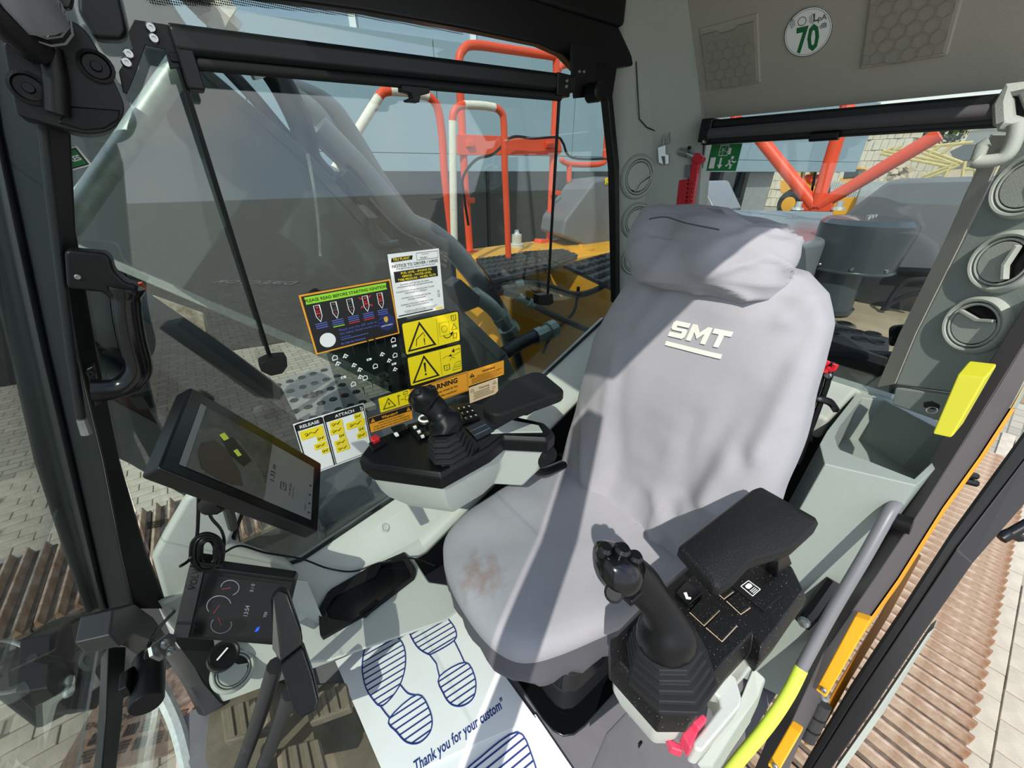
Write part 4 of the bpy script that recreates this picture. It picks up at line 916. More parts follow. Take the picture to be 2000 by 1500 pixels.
for (x, y) in ((295, 55), (301, 76), (252, 106), (248, 123)): bolt(P(x, y, y=.884), V(0, -1, 0), .0065, rb)
MB().obox(P(326, 44, y=.87), V(.022, 0, 0), V(0, .04, 0), V(0, 0, -.075)).build('end_cap', 'frame_black', rb, bevel=.003)
rb_ = [P(*q, y=.885) for q in ((1115, 84), (1196, 98), (1193, 124), (1166, 124), (1160, 150), (1164, 188), (1122, 192), (1118, 150))]
MB().prism(rb_, V(0, .006, 0)).build('end_bracket', 'frame_black', rb, bevel=.001)
MB().obox(P(1090, 140, y=.865), P(1116, 146, y=.865) - P(1090, 140, y=.865), V(0, .05, 0), V(0, 0, -.045)).build('end_cap', 'frame_black', rb, bevel=.003)
for (x, y) in ((1131, 140), (1140, 140), (1107, 158), (1106, 169)): bolt(P(x, y, y=.884 if x > 1120 else .864), V(0, -1, 0), .004, rb, h=.003)
MB().lathe(P(1150, 182, y=.88), V(.2, -1, 0), [(0, 0), (.022, 0), (.022, .03), (.018, .034), (0, .03)], 14).build('spring_knob', 'black', rb)
def cord(a, b_, lab):
    MB().tube([a, b_], .0042, 8).build('guide_cord', 'black', rb)
cord(P(350, 132, y=.885), P(526, 694, y=.94), ''); cord(P(1092, 192, y=.885), P(1070, 574, y=.94), '')
MB().obox(P(334, 120, y=.88), V(.035, 0, .0), V(0, .012, 0), V(0, 0, .012)).build('cord_clip', 'black', rb, bevel=.002)
w1 = [P(*q, y=.915) for q in ((508, 710), (528, 700), (560, 697), (562, 716), (552, 730), (530, 735), (510, 726))]
MB().prism(w1, V(0, .035, 0)).build('cord_weight', 'black', rb, bevel=.002)
w2 = [P(*q, y=.925) for q in ((1053, 577), (1080, 574), (1082, 592), (1072, 597), (1053, 596))]
MB().prism(w2, V(0, .03, 0)).build('cord_weight', 'black', rb, bevel=.002)
# ---- rear roller blind
r2 = thing('rear_roller_blind', 'rolled grey fabric blind across the top of the rear window', 'blind', P(1660, 240, x=1.31))
bar(P(1378, 245, x=1.31), P(1968, 196, x=1.31), .012, .012).build('cassette', 'frame_black', r2, bevel=.002)
MB().tube([P(1386, 261, x=1.292), P(1952, 217, x=1.292)], .0135, 14).build('fabric_roll', 'blind_cloth', r2, smooth=60)
bar(P(1374, 276, x=1.31), P(1972, 236, x=1.31), .012, .0105).build('bottom_bar', 'frame_black', r2, bevel=.002)
bar(P(1583, 268, x=1.295), P(1640, 264, x=1.295), .010, .010).build('pull_handle', 'black', r2, bevel=.002)
MB().obox(P(1370, 232, x=1.29), V(.05, 0, 0), V(0, -.035, 0), V(0, 0, -.06)).build('end_cap', 'frame_black', r2, bevel=.004)
MB().lathe(P(1378, 277, x=1.285), V(-1, 0, 0), [(0, 0), (.004, 0), (.004, .012), (0, .012)], 8).build('pin', 'steel', r2)
# ---- round air vents
CPB = cp.bvh()
def vent(c, n, r, ang, op, label, ref):
    t = thing('air_vent', label, 'vent', c, 'round air vents')
    MB().lathe(c, n, [(r * .86, -.004), (r * 1.10, -.004), (r * 1.10, .001), (r * 1.05, .007), (r * .97, .011), (r * .90, .010), (r * .86, .004)], 40).build('outer_ring', 'panel', t, smooth=50)
    MB().lathe(c, n, [(r * .74, 0), (r * .84, 0), (r * .84, .006), (r * .80, .009), (r * .75, .008), (r * .74, .003)], 40).build('bezel', 'panel', t, smooth=50)
    MB().lathe(c, n, [(0, -.002), (r * .88, -.002), (r * .88, .0008), (0, .0008)], 32).build('cavity', 'black', t)
    u = (ref - n * ref.dot(n)).normalized(); w_ = n.cross(u); u, w_ = u * math.cos(ang) + w_ * math.sin(ang), w_ * math.cos(ang) - u * math.sin(ang)
    def pt(x, y, h=0.): return c + u * (x * r) + w_ * (y * r) + n * h
    big = [pt(math.cos(q) * .71, math.sin(q) * .71, .002) for q in [math.radians(a) for a in range(62, 300, 14)]] + [pt(.36, -.56, .002), pt(.14, -.10, .002), pt(.36, .56, .002)][0:1] + [pt(.20, -.08, .002), pt(.30, .60, .002)]
    MB().prism(big, n * .006).build('flap', 'panel', t, bevel=.0015)
    edge = [(.36, -.58), (.46, -.54), (.30, -.08), (.40, .58), (.30, .62), (.18, -.06)]
    MB().prism([pt(*q, .006) for q in edge], n * (.003 + .012 * op)).build('grip_edge', 'panel', t, bevel=.001)
    if op < .3:
        MB().prism([pt(*q, .002) for q in ((.50, -.50), (.66, -.24), (.71, .1), (.64, .36), (.46, .54), (.36, -.06))], n * .005).build('flap', 'panel', t, bevel=.001)
    return t
def on_panel(px, py):
    h = CPB.ray_cast(EYE, ray(px, py).normalized()); return h[0], (h[1] if h[1].dot(EYE - h[0]) > 0 else -h[1])
for (x, y, r, a, op, lb2) in ((1243, 346, .062, -.9, 0, 'round closed air vent, top one on the right corner pillar'), (1241, 431, .055, -.55, .6, 'round half open air vent, middle one on the right corner pillar'), (1240, 506, .053, .25, .6, 'round half open air vent, lowest one on the right corner pillar')):
    c, n = on_panel(x, y); vent(c + n * .006, n, r, a, op, lb2, V(.3, -1, 0))
for (x, y, r, a, op, lb2) in ((2010, 362, .055, .3, .2, 'round air vent cut by the right edge of the photo'), (1962, 512, .055, .1, .8, 'round open air vent, middle one on the door side panel'), (1906, 635, .056, 1.5, .5, 'round air vent just above the yellow box')):
    vent(lpan(x, y, .002), lp_n, r, a, op, lb2, V(1, .9, 0) * -1)
MB_low = P(455, 1310, z=.17); vent(MB_low, V(.3, -.55, .78).normalized(), .045, .8, .3, 'round light grey air vent low on the front trim', V(1, 0, 0))
# ---- header: speaker grilles and the noise label
def hdr(y, s, off=.002): return HO + HE * s + V(0, y, 0) + HNi * off
HNi = HN if HN.dot(EYE - HO) > 0 else -HN
mat('grille', '#98958a', .7, bump=.6, bscale=900)
def grille(y0, y1, s0, s1, label):
    t = thing('speaker_grille', label, 'speaker', hdr((y0 + y1) / 2, s0), 'speaker grilles in the header')
    w_ = (y1 - y0); h = s1 - s0
    o_ = [(0, 0), (.30, 0), (.36, -.03), (.64, -.03), (.70, 0), (1, 0), (1, 1), (.70, 1), (.64, .95), (.36, .95), (.30, 1), (0, 1)]
    MB().prism([hdr(y0 + w_ * a, s0 + h * b_, -.004) for a, b_ in ((-.04, -.06), (1.04, -.06), (1.04, 1.10), (-.04, 1.10))], HNi * .008).build('frame', 'headliner', t, bevel=.004)
    MB().prism([hdr(y0 + w_ * a, s0 + h * b_, .003) for a, b_ in o_], HNi * .006).build('mesh', 'grille', t, bevel=.002)
    b = MB(); nx = 5; dx = w_ / nx
    for i in range(nx + 1):
        for j in range(8):
            cy, cs = y0 + dx * (i + (.5 if j % 2 else 0)), s0 + dx * .86 * (j + .4)
            if cs > s1 - dx * .4 or cy < y0 + dx * .3 or cy > y1 - dx * .3: continue
            b.tube([hdr(cy + math.cos(q) * dx * .52, cs + math.sin(q) * dx * .52, .0098) for q in [math.radians(30 + 60 * k) for k in range(6)]], .00045, 4, closed=True)
    b.build('hexagon_pattern', 'grille', t, kind='stuff')
grille(.628, .765, .09, .225, 'square hexagon-patterned speaker grille left of the noise label')
grille(.272, .405, .088, .245, 'large speaker grille cut by the top edge of the photo')
c70 = Pp(1577, 64, HO + HNi * .003, HNi); U7, V7 = V(0, -1, 0), HE
d7 = .0965
s7 = Sheet('noise_label', 'round white noise label reading LpA 70 dB on the header', 'sticker', c70 - U7 * d7 / 2 - V7 * d7 / 2, U7, V7, d7, d7, 'white', r=-1, lift=.0004)
s7.circle('ink_black', .5, .5, .497, .012, n=48, name='border').circle('ink_black', .5, .5, .46, .006, n=48, name='border')
mat('ink_dgreen', '#0f6b3a', .6); mat('ink_grey', '#4c5a55', .6)
s7.text('ink_dgreen', '70', .26, .12, .74, bold=.03, xs=.66); s7.text('ink_grey', 'L', .60, .70, .22, bold=.02); s7.text('ink_grey', 'pA', .70, .69, .15, bold=.015); s7.text('ink_grey', 'dB', .74, .53, .14, bold=.012)
s7.circle('ink_grey', .38, .76, .085, .014, name='head_pictogram')
for k in (.12, .16, .20):
    s7.circle('ink_grey', .30, .76, k * .9 - .02, .012, a0=140, a1=220, n=8, name='sound_wave'); s7.circle('ink_grey', .46, .76, k * .9 - .02, .012, a0=-40, a1=40, n=8, name='sound_wave')
s7.done()
# ---- coat hook
ho, hn = on_panel(1297, 290)
hk = thing('coat_hook', 'small chrome coat hook on the corner pillar', 'hook', ho)
pq = lambda x, y: Pp(x, y, ho + hn * .018, hn)
sm = [on_panel(*q)[0] + on_panel(*q)[1] * .003 for q in ((1242, 120), (1246, 200), (1248, 232), (1262, 248), (1280, 255), (1300, 258), (1330, 259), (1362, 260))]
struct(MB().tube(sm, .0016, 6).build('trim_1', 'rubber'), 'thin dark joint between the pillar trim and header', 'trim')
MB().tube([pq(1296, 285), pq(1300, 242), pq(1309, 240), pq(1306, 280)], .0028, 6, closed=True).build('loop', 'steel', hk)
MB().prism([pq(*q) for q in ((1284, 288), (1300, 282), (1300, 300), (1306, 302), (1306, 320), (1299, 322), (1298, 306), (1292, 306), (1296, 322), (1286, 318))], -hn * .010).build('clip', 'steel', hk, bevel=.0015)
# ---- emergency hammer in its holder
eh = thing('emergency_hammer', 'red emergency hammer clipped in a ribbed red holder by the rear window', 'hammer', P(1345, 410, x=1.325))
X = dict(x=1.318)
MB().prism([P(*q, **X) for q in ((1326, 352), (1342, 350), (1336, 412), (1319, 412))], V(.018, 0, 0)).build('holder', 'red', eh, bevel=.002)
MB().prism([P(*q, **X) for q in ((1351, 312), (1364, 318), (1360, 350), (1350, 412), (1340, 412), (1346, 350))], V(.014, 0, 0)).build('handle', 'red', eh, bevel=.002)
for k in range(7):
    y = 354 + k * 8.4; MB().prism([P(*q, **X) for q in ((1343 - k * .9, y), (1357 - k * 1.1, y), (1357 - k * 1.1, y + 3), (1343 - k * .9, y + 3))], V(-.006, 0, 0)).build('rib', 'red', eh)
MB().prism([P(*q, x=1.312) for q in ((1350, 300), (1362, 298), (1374, 308), (1372, 316), (1362, 322), (1348, 312))], V(.02, 0, 0)).build('head', 'red', eh, bevel=.005)
a0 = P(1356, 306, x=1.315); MB().tube([a0, P(1343, 300, x=1.315)], .008, 10).build('striker', 'steel', eh)
MB().tube([P(1343, 300, x=1.315), P(1328, 296, x=1.315)], .011, 10).build('striker_base', 'steel_dull', eh)
MB().prism([P(*q, **X) for q in ((1339, 322), (1348, 322), (1347, 346), (1337, 346))], V(.01, 0, 0)).build('clip', 'plastic_grey', eh, bevel=.001)
MB().lathe(P(1347, 289, x=1.312), V(-1, 0, 0), [(0, 0), (.006, 0), (.005, .006), (0, .006)], 8).build('button', 'black', eh)
# ---- emergency exit sign on the rear glass (prints face the cab)
ex = sheet_px('exit_sign', 'green emergency exit sign with broken pane and running figure', 'sign', (1390, 283), (1450, 280), (1387, 334), 'sign_green', dict(x=XR + .009), lift=.0006)
ex.rect('white', .07, .10, .25, .52, name='door_pictogram'); ex.poly('white', [(.40, .50), (.40, .24), (.34, .24), (.43, .08), (.52, .24), (.46, .24), (.46, .50)], name='arrow')
ex.line('white', [(.32, .96), (.60, .96), (.60, .58), (.32, .58)], .02, closed=True, name='pane_pictogram')
for a, b_ in (((.45, .78), (.32, .70)), ((.45, .78), (.36, .96)), ((.45, .78), (.55, .96)), ((.45, .78), (.60, .70)), ((.45, .78), (.42, .58)), ((.45, .78), (.32, .88))): ex.line('white', [a, b_], .014, name='pane_pictogram')
ex.rect('white', .62, .62, .70, .86, name='pane_pictogram')
ex.circle('white', .80, .50, .055, name='running_figure'); ex.line('white', [(.79, .44), (.72, .28), (.80, .22), (.78, .08)], .07, name='running_figure'); ex.line('white', [(.72, .28), (.66, .20), (.62, .20)], .06, name='running_figure'); ex.line('white', [(.68, .38), (.78, .40), (.88, .32), (.94, .36)], .05, name='running_figure')
ex.done()
# ---- rear window latch handles
lh = thing('window_latch', 'grey plastic latch bracket at the top corner of the rear window', 'latch', P(1975, 245, x=1.28))
MB().tube([P(*q, x=1.28) for q in ((1962, 238), (1960, 200), (1972, 176), (2010, 172), (2030, 220), (2010, 246), (1962, 240))], .014, 8, closed=True).build('frame', 'panel', lh, smooth=30)
MB().prism([P(*q, x=1.29) for q in ((1968, 180), (2005, 176), (2005, 230), (1985, 232))], V(.01, 0, 0)).build('plate', 'black', lh)
lh2 = thing('window_pull', 'grey loop handle hanging over the rear window corner', 'handle', P(1945, 315, x=1.26))
MB().tube(smooth([P(*q, x=1.27) for q in ((1986, 240), (1982, 270), (1968, 300), (1948, 312), (1915, 316), (1905, 314))], 4), .012, 8).build('loop', 'panel', lh2, smooth=60)
MB().tube([P(*q, x=1.275) for q in ((1908, 312), (1920, 282), (1932, 276))], .010, 8).build('foot', 'panel', lh2, smooth=60)
# ---- storage bin beside the seat, shelf details
bn = thing('storage_bin', 'open grey-green storage bin below the door side vents', 'bin', P(1700, 960, z=.5))
ZB = .775
bo = pz([(1672, 770), (1730, 773), (1840, 826), (1905, 845), (1790, 948), (1611, 906), (1601, 868), (1615, 842)], ZB)
bi = pz([(1684, 777), (1726, 781), (1830, 836), (1875, 852), (1786, 935), (1637, 876), (1631, 853), (1640, 832)], ZB)
bl_ = [p + V(.012, .005, -.13) for p in shrink(bi, .86)]
bot = [V(p.x - (.06 if p.x < 1.1 else 0), p.y + (.02 if p.y > .06 else 0), .02) for p in bo]
MB().loft([bot, bo, bi, bl_], cap=False).add(bl_, [list(range(len(bl_)))]).build('body', 'panel_door', bn, smooth=20, bevel=.003)
kx = thing('key', 'small key with a ring hanging in the bin lock', 'key', P(1820, 795, x=1.12))
MB().prism([P(*q, x=1.12) for q in ((1803, 786), (1820, 784), (1836, 792), (1834, 800), (1822, 800), (1804, 796))], V(.004, 0, 0)).build('head', 'rubber', kx, bevel=.001)
MB().tube([P(1820 + 11 * math.cos(q), 801 + 6 * math.sin(q), x=1.118) for q in [k * .5236 for k in range(12)]], .0012, 5, closed=True).build('ring', 'steel', kx)
yb = MB(); ya = [P(*q, x=1.10) for q in ((1870, 731), (1912, 736), (1915, 740), (1845, 852), (1820, 846))]
yt = [P(1870, 731, x=1.10), P(1893, 704, x=1.13), P(1935, 709, x=1.13), P(1912, 736, x=1.10)]
yo = MB().prism([P(1870, 731, x=1.10), P(1926, 738, x=1.10), P(1858, 856, x=1.06), P(1820, 848, x=1.06)], P(1893, 704, x=1.14) - P(1870, 731, x=1.10)).build('yellow_box', 'box_yellow', bevel=.003)
tag(yo, 'bright yellow box fixed inside the door post', 'box')
st = thing('extinguisher_bracket', 'black strap bracket with red clips standing behind the seat', 'bracket', P(1545, 900, x=.98))
for dx in (0, 14):
    MB().tube([P(1612 + dx, 708, x=1.02), P(1600 + dx, 755, x=1.02), P(1545 + dx, 905, x=1.0)], .006, 6).build('rail', 'black', st)
for (x, y) in ((1606, 733), (1580, 800), (1566, 855)): MB().tube([P(x, y, x=1.015), P(x + 20, y + 4, x=1.015)], .006, 6).build('crossbar', 'black', st)
MB().tube(smooth([P(1610, 726, x=1.0), P(1618, 720, x=1.0), P(1626, 722, x=1.0), P(1632, 712, x=1.0)], 4), .006, 6).build('clip', 'red', st, smooth=60)
MB().tube(smooth([P(1604, 708, x=1.0), P(1612, 712, x=1.0), P(1618, 706, x=1.0)], 4), .005, 6).build('clip', 'red', st, smooth=60)
bolt(P(1618, 733, x=1.0), V(-1, 0, 0), .007, st, 'steel'); bolt(P(1567, 854, x=.99), V(-1, 0, 0), .006, st, 'steel_dull')
MB().tube(smooth([P(1575, 780, x=1.05), P(1590, 778, x=1.0), P(1620, 785, x=1.02), P(1632, 800, x=1.05)], 4), .008, 6).build('strap', 'black', st, smooth=60)
# ---- grab handle on the front pillar
ph = thing('grab_bar', 'black grab handle bolted to the front right pillar', 'handle', P(190, 765, y=.90))
MB().prism(rpoly([P(*q, y=.885) for q in ((124, 487), (205, 494), (216, 505), (222, 530), (245, 552), (268, 556), (270, 605), (222, 606), (205, 572), (130, 565))], .008), V(0, .035, 0)).build('upper_bracket', 'black', ph, bevel=.005, seg=3)
MB().tube(smooth([P(*q, y=.895) for q in ((246, 560), (248, 610), (258, 665), (270, 715), (258, 742), (232, 758), (180, 762))], 5), [.024] * 2 + [.0195] * 28 + [.0195], 14).build('tube', 'black_gloss', ph, smooth=60)
MB().prism([P(*q, y=.90) for q in ((168, 722), (182, 715), (196, 790), (186, 796))], V(0, .02, 0)).build('lower_bracket', 'frame_black', ph, bevel=.002)
bolt(P(152, 541, y=.884), V(0, -1, 0), .004, ph, 'steel_dull', .002); bolt(P(178, 728, y=.898), V(0, -1, 0), .006, ph, 'black')
# thin rod along the pillar
gr_ = MB().tube([P(*q, y=.90) for q in ((70, 100), (82, 230), (108, 450), (140, 700), (158, 815))], .0065, 8); rd = thing('pillar_rod', 'thin dark rod running down the front right pillar', 'rod', P(168, 842, y=.90))
gr_.build('rod', 'frame_green', rd, smooth=60)
MB().lathe(P(160, 818, y=.90), (P(168, 842, y=.90) - P(160, 818, y=.90)), [(0, 0), (.007, 0), (.008, .03), (0, .03)], 10).build('rod_end', 'steel_dull', rd)
# ---- black housing at the top of the pillar
hs = thing('pillar_housing', 'black moulded housing bolted on top of the front right pillar', 'housing', P(140, 255, y=.84))
hq = [P(*q, y=.84) for q in ((2, 72), (60, 100), (112, 48), (120, 34), (150, 44), (170, 62), (190, 95), (215, 140), (240, 195), (244, 215), (232, 244), (205, 260), (165, 263), (110, 248), (36, 226), (30, 216))]
MB().prism(rpoly(hq, .012, 3), V(-.01, .09, 0)).build('body', 'frame_black', hs, bevel=.010, seg=3)
MB().prism([P(*q, y=.838) for q in ((110, 240), (135, 206), (236, 214), (232, 236), (205, 252), (165, 256))], V(0, .01, 0)).build('lower_face', 'black', hs, bevel=.003)
for (x, y, r) in ((56, 172, .018), (188, 130, .018)):
    MB().lathe(P(x, y, y=.838), V(.1, -1, 0), [(0, 0), (r, 0), (r, .004), (r * .8, .005), (r * .7, .001), (0, .001)], 18).build('bolt_recess', 'black', hs)
    MB().lathe(P(x, y, y=.836), V(.1, -1, 0), [(0, 0), (.006, 0), (.005, .004), (0, .004)], 10).build('bolt', 'black', hs)
MB().tube([P(96, 90, y=.83), P(108, 150, y=.83), P(112, 222, y=.83)], .012, 8).build('rib', 'frame_black', hs, smooth=60)
wb = thing('ribbed_tube', 'grey ribbed tube entering from the top left corner', 'tube', P(90, 55, y=.80))
MB().tube([P(20, -60, y=.78), P(58, 10, y=.79), P(86, 48, y=.80)], [.026, .026, .024], 12).build('tube', 'plastic_grey', wb, smooth=60)
for k in range(6):
    c0 = lerp(P(24, -52, y=.78), P(84, 46, y=.80), k / 6); MB().tube([c0 + V(math.cos(q) * .0265, 0, math.sin(q) * .0265) for q in [j * .5236 for j in range(12)]], .0012, 4, closed=True).build('rib', 'plastic_grey', wb)
ar = thing('wiper_arm', 'thick black arm crossing the top left corner', 'arm', P(75, 100, y=.80))
MB().tube([P(-30, 0, y=.79), P(30, 60, y=.80), P(74, 98, y=.82)], .018, 10).build('arm', 'black', ar, smooth=60)
lt_ = thing('roof_lamp', 'small rounded dark lamp glass at the top left', 'lamp', P(125, 25, y=.86))
MB().prism(rpoly([P(*q, y=.87) for q in ((106, -30), (142, -30), (147, 5), (140, 24), (118, 20), (107, 6))], .01), V(0, -.015, 0)).build('lens', 'black_gloss', lt_, bevel=.004)
# ================================================================== stickers on the side window
Y = dict(y=W - .0015)
def st(name, label, tl, tr, bl, base, r=0., **k): return sheet_px(name, label, 'sticker', tl, tr, bl, base, Y, r=r, **k)
# hire notice
s = st('notice_sticker', 'white notice to driver sticker, tallest on the side window', (757, 497), (857, 485), (778, 622), 'white')
s.poly('ink_black', [(.04, .88), (.44, .885), (.46, .945), (.06, .94)]); s.text('sticker_yellow', 'TRU PLANT', .075, .897, .052, bold=.02, lv=2)
s.rect('ink_black', .53, .86, .97, .865); s.rect('ink_black', .53, .965, .97, .97); s.rect('ink_black', .53, .86, .535, .97); s.rect('ink_black', .965, .86, .97, .97)
s.text('ink_black', 'Fleet Number', .64, .935, .022); s.text('ink_black', '7N.853', .60, .875, .04)
s.text('ink_black', 'NOTICE TO DRIVER / HIREE', .5, .795, .063, 'CENTER', .012); s.text('ink_black', 'LISTED BELOW ARE DAILY CHECKS THAT MUST BE MADE', .5, .762, .026, 'CENTER')
s.rect('ink_black', .06, .57, .93, .735); s.text('sticker_yellow', 'FUEL LEVEL - ENGINE OIL', .5, .685, .047, 'CENTER', .016, lv=2); s.text('sticker_yellow', 'GREASE - WATER LEVEL', .5, .635, .047, 'CENTER', .016, lv=2); s.text('sticker_yellow', 'TYRE PRESSURE - WHEEL NUTS', .5, .585, .047, 'CENTER', .016, lv=2)
for k, tx in enumerate(('RUNNING OUT OF FUEL OR USING', 'CONTAMINATED FUEL CAUSES DOWNTIME', '', 'RUNNING OUT OF WATER/COOLANT CAUSES', 'THE ENGINE TO OVERHEAT', '', 'RUNNING OUT OF ENGINE OIL WILL', 'DAMAGE THE ENGINE', '', 'RUNNING WITH FLAT TYRES OR LOOSE', 'WHEEL NUTS IS DANGEROUS')):
    if tx: s.text('ink_black', tx, .44, .515 - k * .036, .031, 'CENTER')
s.text('ink_black', '0210', .93, .22, .06, rot=90); s.text('ink_black', 'ALL REPAIRS AS A RESULT OF NEGLECT OF THE ABOVE', .5, .085, .024, 'CENTER'); s.text('ink_black', 'WILL BE CHARGED TO THE HIRER ACCORDINGLY', .5, .06, .024, 'CENTER')
s.line('ink_black', [(.03, .035), (.75, .035)], .018); s.rect('sticker_yellow', .80, .02, .97, .045); s.done()
# ignition sticker
s = st('ignition_sticker', 'black please-read-before-starting sticker with orange border', (583, 577), (762, 545), (617, 693), 'sticker_orange')
s.rect('sticker_black', .018, .025, .982, .975); s.rect('ink_green', .045, .84, .94, .955, 2, 'banner'); s.text('ink_black', 'PLEASE READ BEFORE STARTING IGNITION', .49, .872, .068, 'CENTER', .012, 3)
for k in range(5):
    cx = .14 + k * .175; red = k != 1 and k != 2
    s.line('white', [(cx - .03, .80), (cx + .03, .80), (cx + .03, .62), (cx, .53), (cx - .03, .62)], .010, 2, 'device_outline', closed=True)
    m_ = 'ink_red' if k in (0, 3, 4) else 'sticker_grey'
    s.circle(m_, cx, .765, .018, lv=3, name='figure'); s.line(m_, [(cx, .745), (cx, .70), (cx - .014, .655)], .028, 3, 'figure'); s.line(m_, [(cx, .70), (cx + .014, .655)], .022, 3, 'figure'); s.line(m_, [(cx - .016, .71), (cx, .735), (cx + .016, .71)], .016, 3, 'figure')
    s.poly('ink_red', [(cx - .012, .61), (cx + .012, .61), (cx, .635)], 3, 'triangle')
    for q in range(4 if k in (1, 2, 3) else 3): s.line('ink_navy' if q < 3 else ('ink_green' if k == 1 else 'ink_red'), [(cx - .062, .50 - q * .035), (cx + .062, .50 - q * .035)], .016, 2, 'small_print')
for a in (35, 145, 215, 325): s.line('ink_red', [(.665 + .05 * math.cos(math.radians(a)), .70 + .10 * math.sin(math.radians(a))), (.665 + .085 * math.cos(math.radians(a)), .70 + .16 * math.sin(math.radians(a)))], .02, 2, 'alarm_ray')
s.circle('white', .16, .20, .125, lv=2, name='seal'); s.circle('navy', .86, .27, .155, lv=2, name='badge'); s.poly('gold', [(.835, .36), (.86, .375), (.885, .36), (.885, .30), (.86, .26), (.835, .30)], 3, 'shield'); s.text('white', 'SAFETYSHIELD', .86, .20, .032, 'CENTER', .01, 3)
s.text('ink_navy', 'Please scan the QR code to find how', .30, .30, .058, lv=2); s.text('ink_navy', 'this Safety Shield works on your', .30, .235, .058, lv=2); s.text('ink_navy', 'machine.', .30, .175, .05, lv=2)
s.line('ink_navy', [(.30, .15), (.62, .15)], .012, 2, 'small_print'); s.text('ink_navy', 'Be Safe Be Shielded', .29, .06, .052, bold=.01, lv=2); s.done()
# yellow pictogram stickers
def yel(label, tl, tr, bl, kind):
    s = st('warning_sticker', label, tl, tr, bl, 'ink_black', r=.008)
    s.rect('sticker_yellow', .02, .03, .98, .97, 1, 'face', r=.06)
    s.line('ink_black', [(.07, .12), (.52, .12), (.295, .88)], .055, 2, 'triangle', closed=True)
    s.line('ink_black', [(.585, .08), (.585, .92)], .006, 2, 'divider')
    if kind == 0:
        s.line('ink_black', [(.20, .22), (.22, .42), (.34, .58), (.36, .44)], .022, 2, 'excavator_pictogram'); s.rect('ink_black', .335, .26, .352, .40, 2, 'mark'); s.rect('ink_black', .335, .20, .352, .235, 2, 'mark')
        s.line('ink_black', [(.62, .32), (.80, .32), (.80, .74), (.62, .74)], .006, 2, 'lever_pictogram', closed=True); s.circle('ink_black', .71, .53, .10, .010, 2, 'lever_pictogram')
        s.circle('ink_black', .76, .36, .14, .025, 2, 'arrow', 190, 330, 10); s.poly('ink_black', [(.80, .34), (.87, .40), (.84, .24)], 2, 'arrow')
        s.line('ink_black', [(.84, .44), (.94, .44), (.89, .62)], .014, 2, 'small_triangle', closed=True); s.line('ink_black', [(.86, .16), (.92, .16), (.93, .30), (.87, .32)], .016, 2, 'hand', closed=True)
        s.line('ink_black', [(.85, .74), (.89, .72), (.93, .74), (.93, .90), (.89, .88), (.85, .90)], .014, 2, 'book', closed=True); s.line('ink_black', [(.89, .72), (.89, .88)], .012, 2, 'book')
    else:
        s.poly('ink_black', [(.275, .68), (.315, .68), (.305, .36), (.285, .36)], 2, 'mark'); s.circle('ink_black', .295, .28, .035, lv=2, name='mark')
        s.line('ink_black', [(.62, .64), (.70, .70), (.84, .66), (.96, .72), (.96, .84), (.84, .82), (.84, .74)], .012, 2, 'machine_pictogram'); s.poly('ink_black', [(.74, .66), (.78, .74), (.80, .64)], 2, 'machine_pictogram'); s.poly('ink_black', [(.80, .78), (.84, .90), (.86, .76)], 2, 'machine_pictogram'); s.line('ink_black', [(.76, .52), (.80, .62), (.86, .54)], .014, 2, 'person_pictogram')
        s.line('ink_black', [(.64, .22), (.69, .20), (.74, .22), (.74, .40), (.69, .38), (.64, .40)], .018, 2, 'book', closed=True); s.line('ink_black', [(.69, .20), (.69, .38)], .014, 2, 'book')
        s.line('ink_black', [(.80, .14), (.96, .14), (.96, .22), (.80, .22)], .010, 2, 'machine_pictogram', closed=True); s.line('ink_black', [(.82, .26), (.90, .30), (.96, .28), (.96, .40), (.86, .38)], .010, 2, 'machine_pictogram', closed=True)
    s.done()
yel('yellow warning sticker with a boom in its triangle', (782, 631), (896, 606), (792, 695), 0)
yel('yellow warning sticker with an exclamation mark in its triangle', (793, 698), (901, 670), (801, 756), 1)
s = st('voltage_sticker', 'small yellow sticker with a lightning bolt triangle', (739, 778), (800, 760), (745, 806), 'sticker_yellow', r=.004)
s.line('ink_black', [(.10, .18), (.48, .18), (.29, .80)], .05, 1, 'triangle', closed=True); s.poly('ink_black', [(.30, .62), (.25, .42), (.30, .44), (.27, .26), (.34, .48), (.29, .47)], 1, 'lightning_bolt')
s.line('ink_black', [(.60, .14), (.60, .84), (.66, .78), (.60, .70)], .04, 1, 'pylon_pictogram'); s.line('ink_black', [(.68, .46), (.78, .46)], .03, 1, 'dash'); s.line('ink_black', [(.82, .34), (.95, .34), (.95, .62), (.82, .62)], .025, 1, 'frame_pictogram', closed=True); s.line('ink_black', [(.78, .76), (.92, .76), (.92, .92), (.78, .92)], .025, 1, 'book', closed=True); s.done()
s = st('dipper_sticker', 'large orange WARNING sticker about the dipper, behind the joystick', (800, 762), (913, 725), (806, 802), 'sticker_orange')
s.line('ink_black', [(.02, .04), (.98, .04), (.98, .96), (.02, .96)], .012, 1, 'border', closed=True); s.text('ink_black', 'WARNING', .52, .62, .33, 'CENTER', .04); s.text('ink_black', 'Moving dipper inwards the', .5, .40, .155, 'CENTER', .012); s.text('ink_black', 'bucket may strike machine!', .47, .18, .155, 'CENTER', .012); s.done()
s = st('shutdown_sticker', 'orange and black Warning! sticker beside the red switch', (720, 817), (803, 791), (725, 845), 'sticker_orange')
s.rect('ink_black', 0, .62, 1, 1, 1, 'header'); s.text('sticker_orange', 'Warning!', .47, .70, .26, 'CENTER', .03, 2)
for x, nm in ((.08, 'first_'), (.92, 'last_')): s.poly('sticker_orange', [(x - .05, .68), (x + .05, .68), (x, .94)], 2, nm + 'triangle'); s.rect('ink_black', x - .006, .75, x + .006, .86, 3, nm + 'mark')
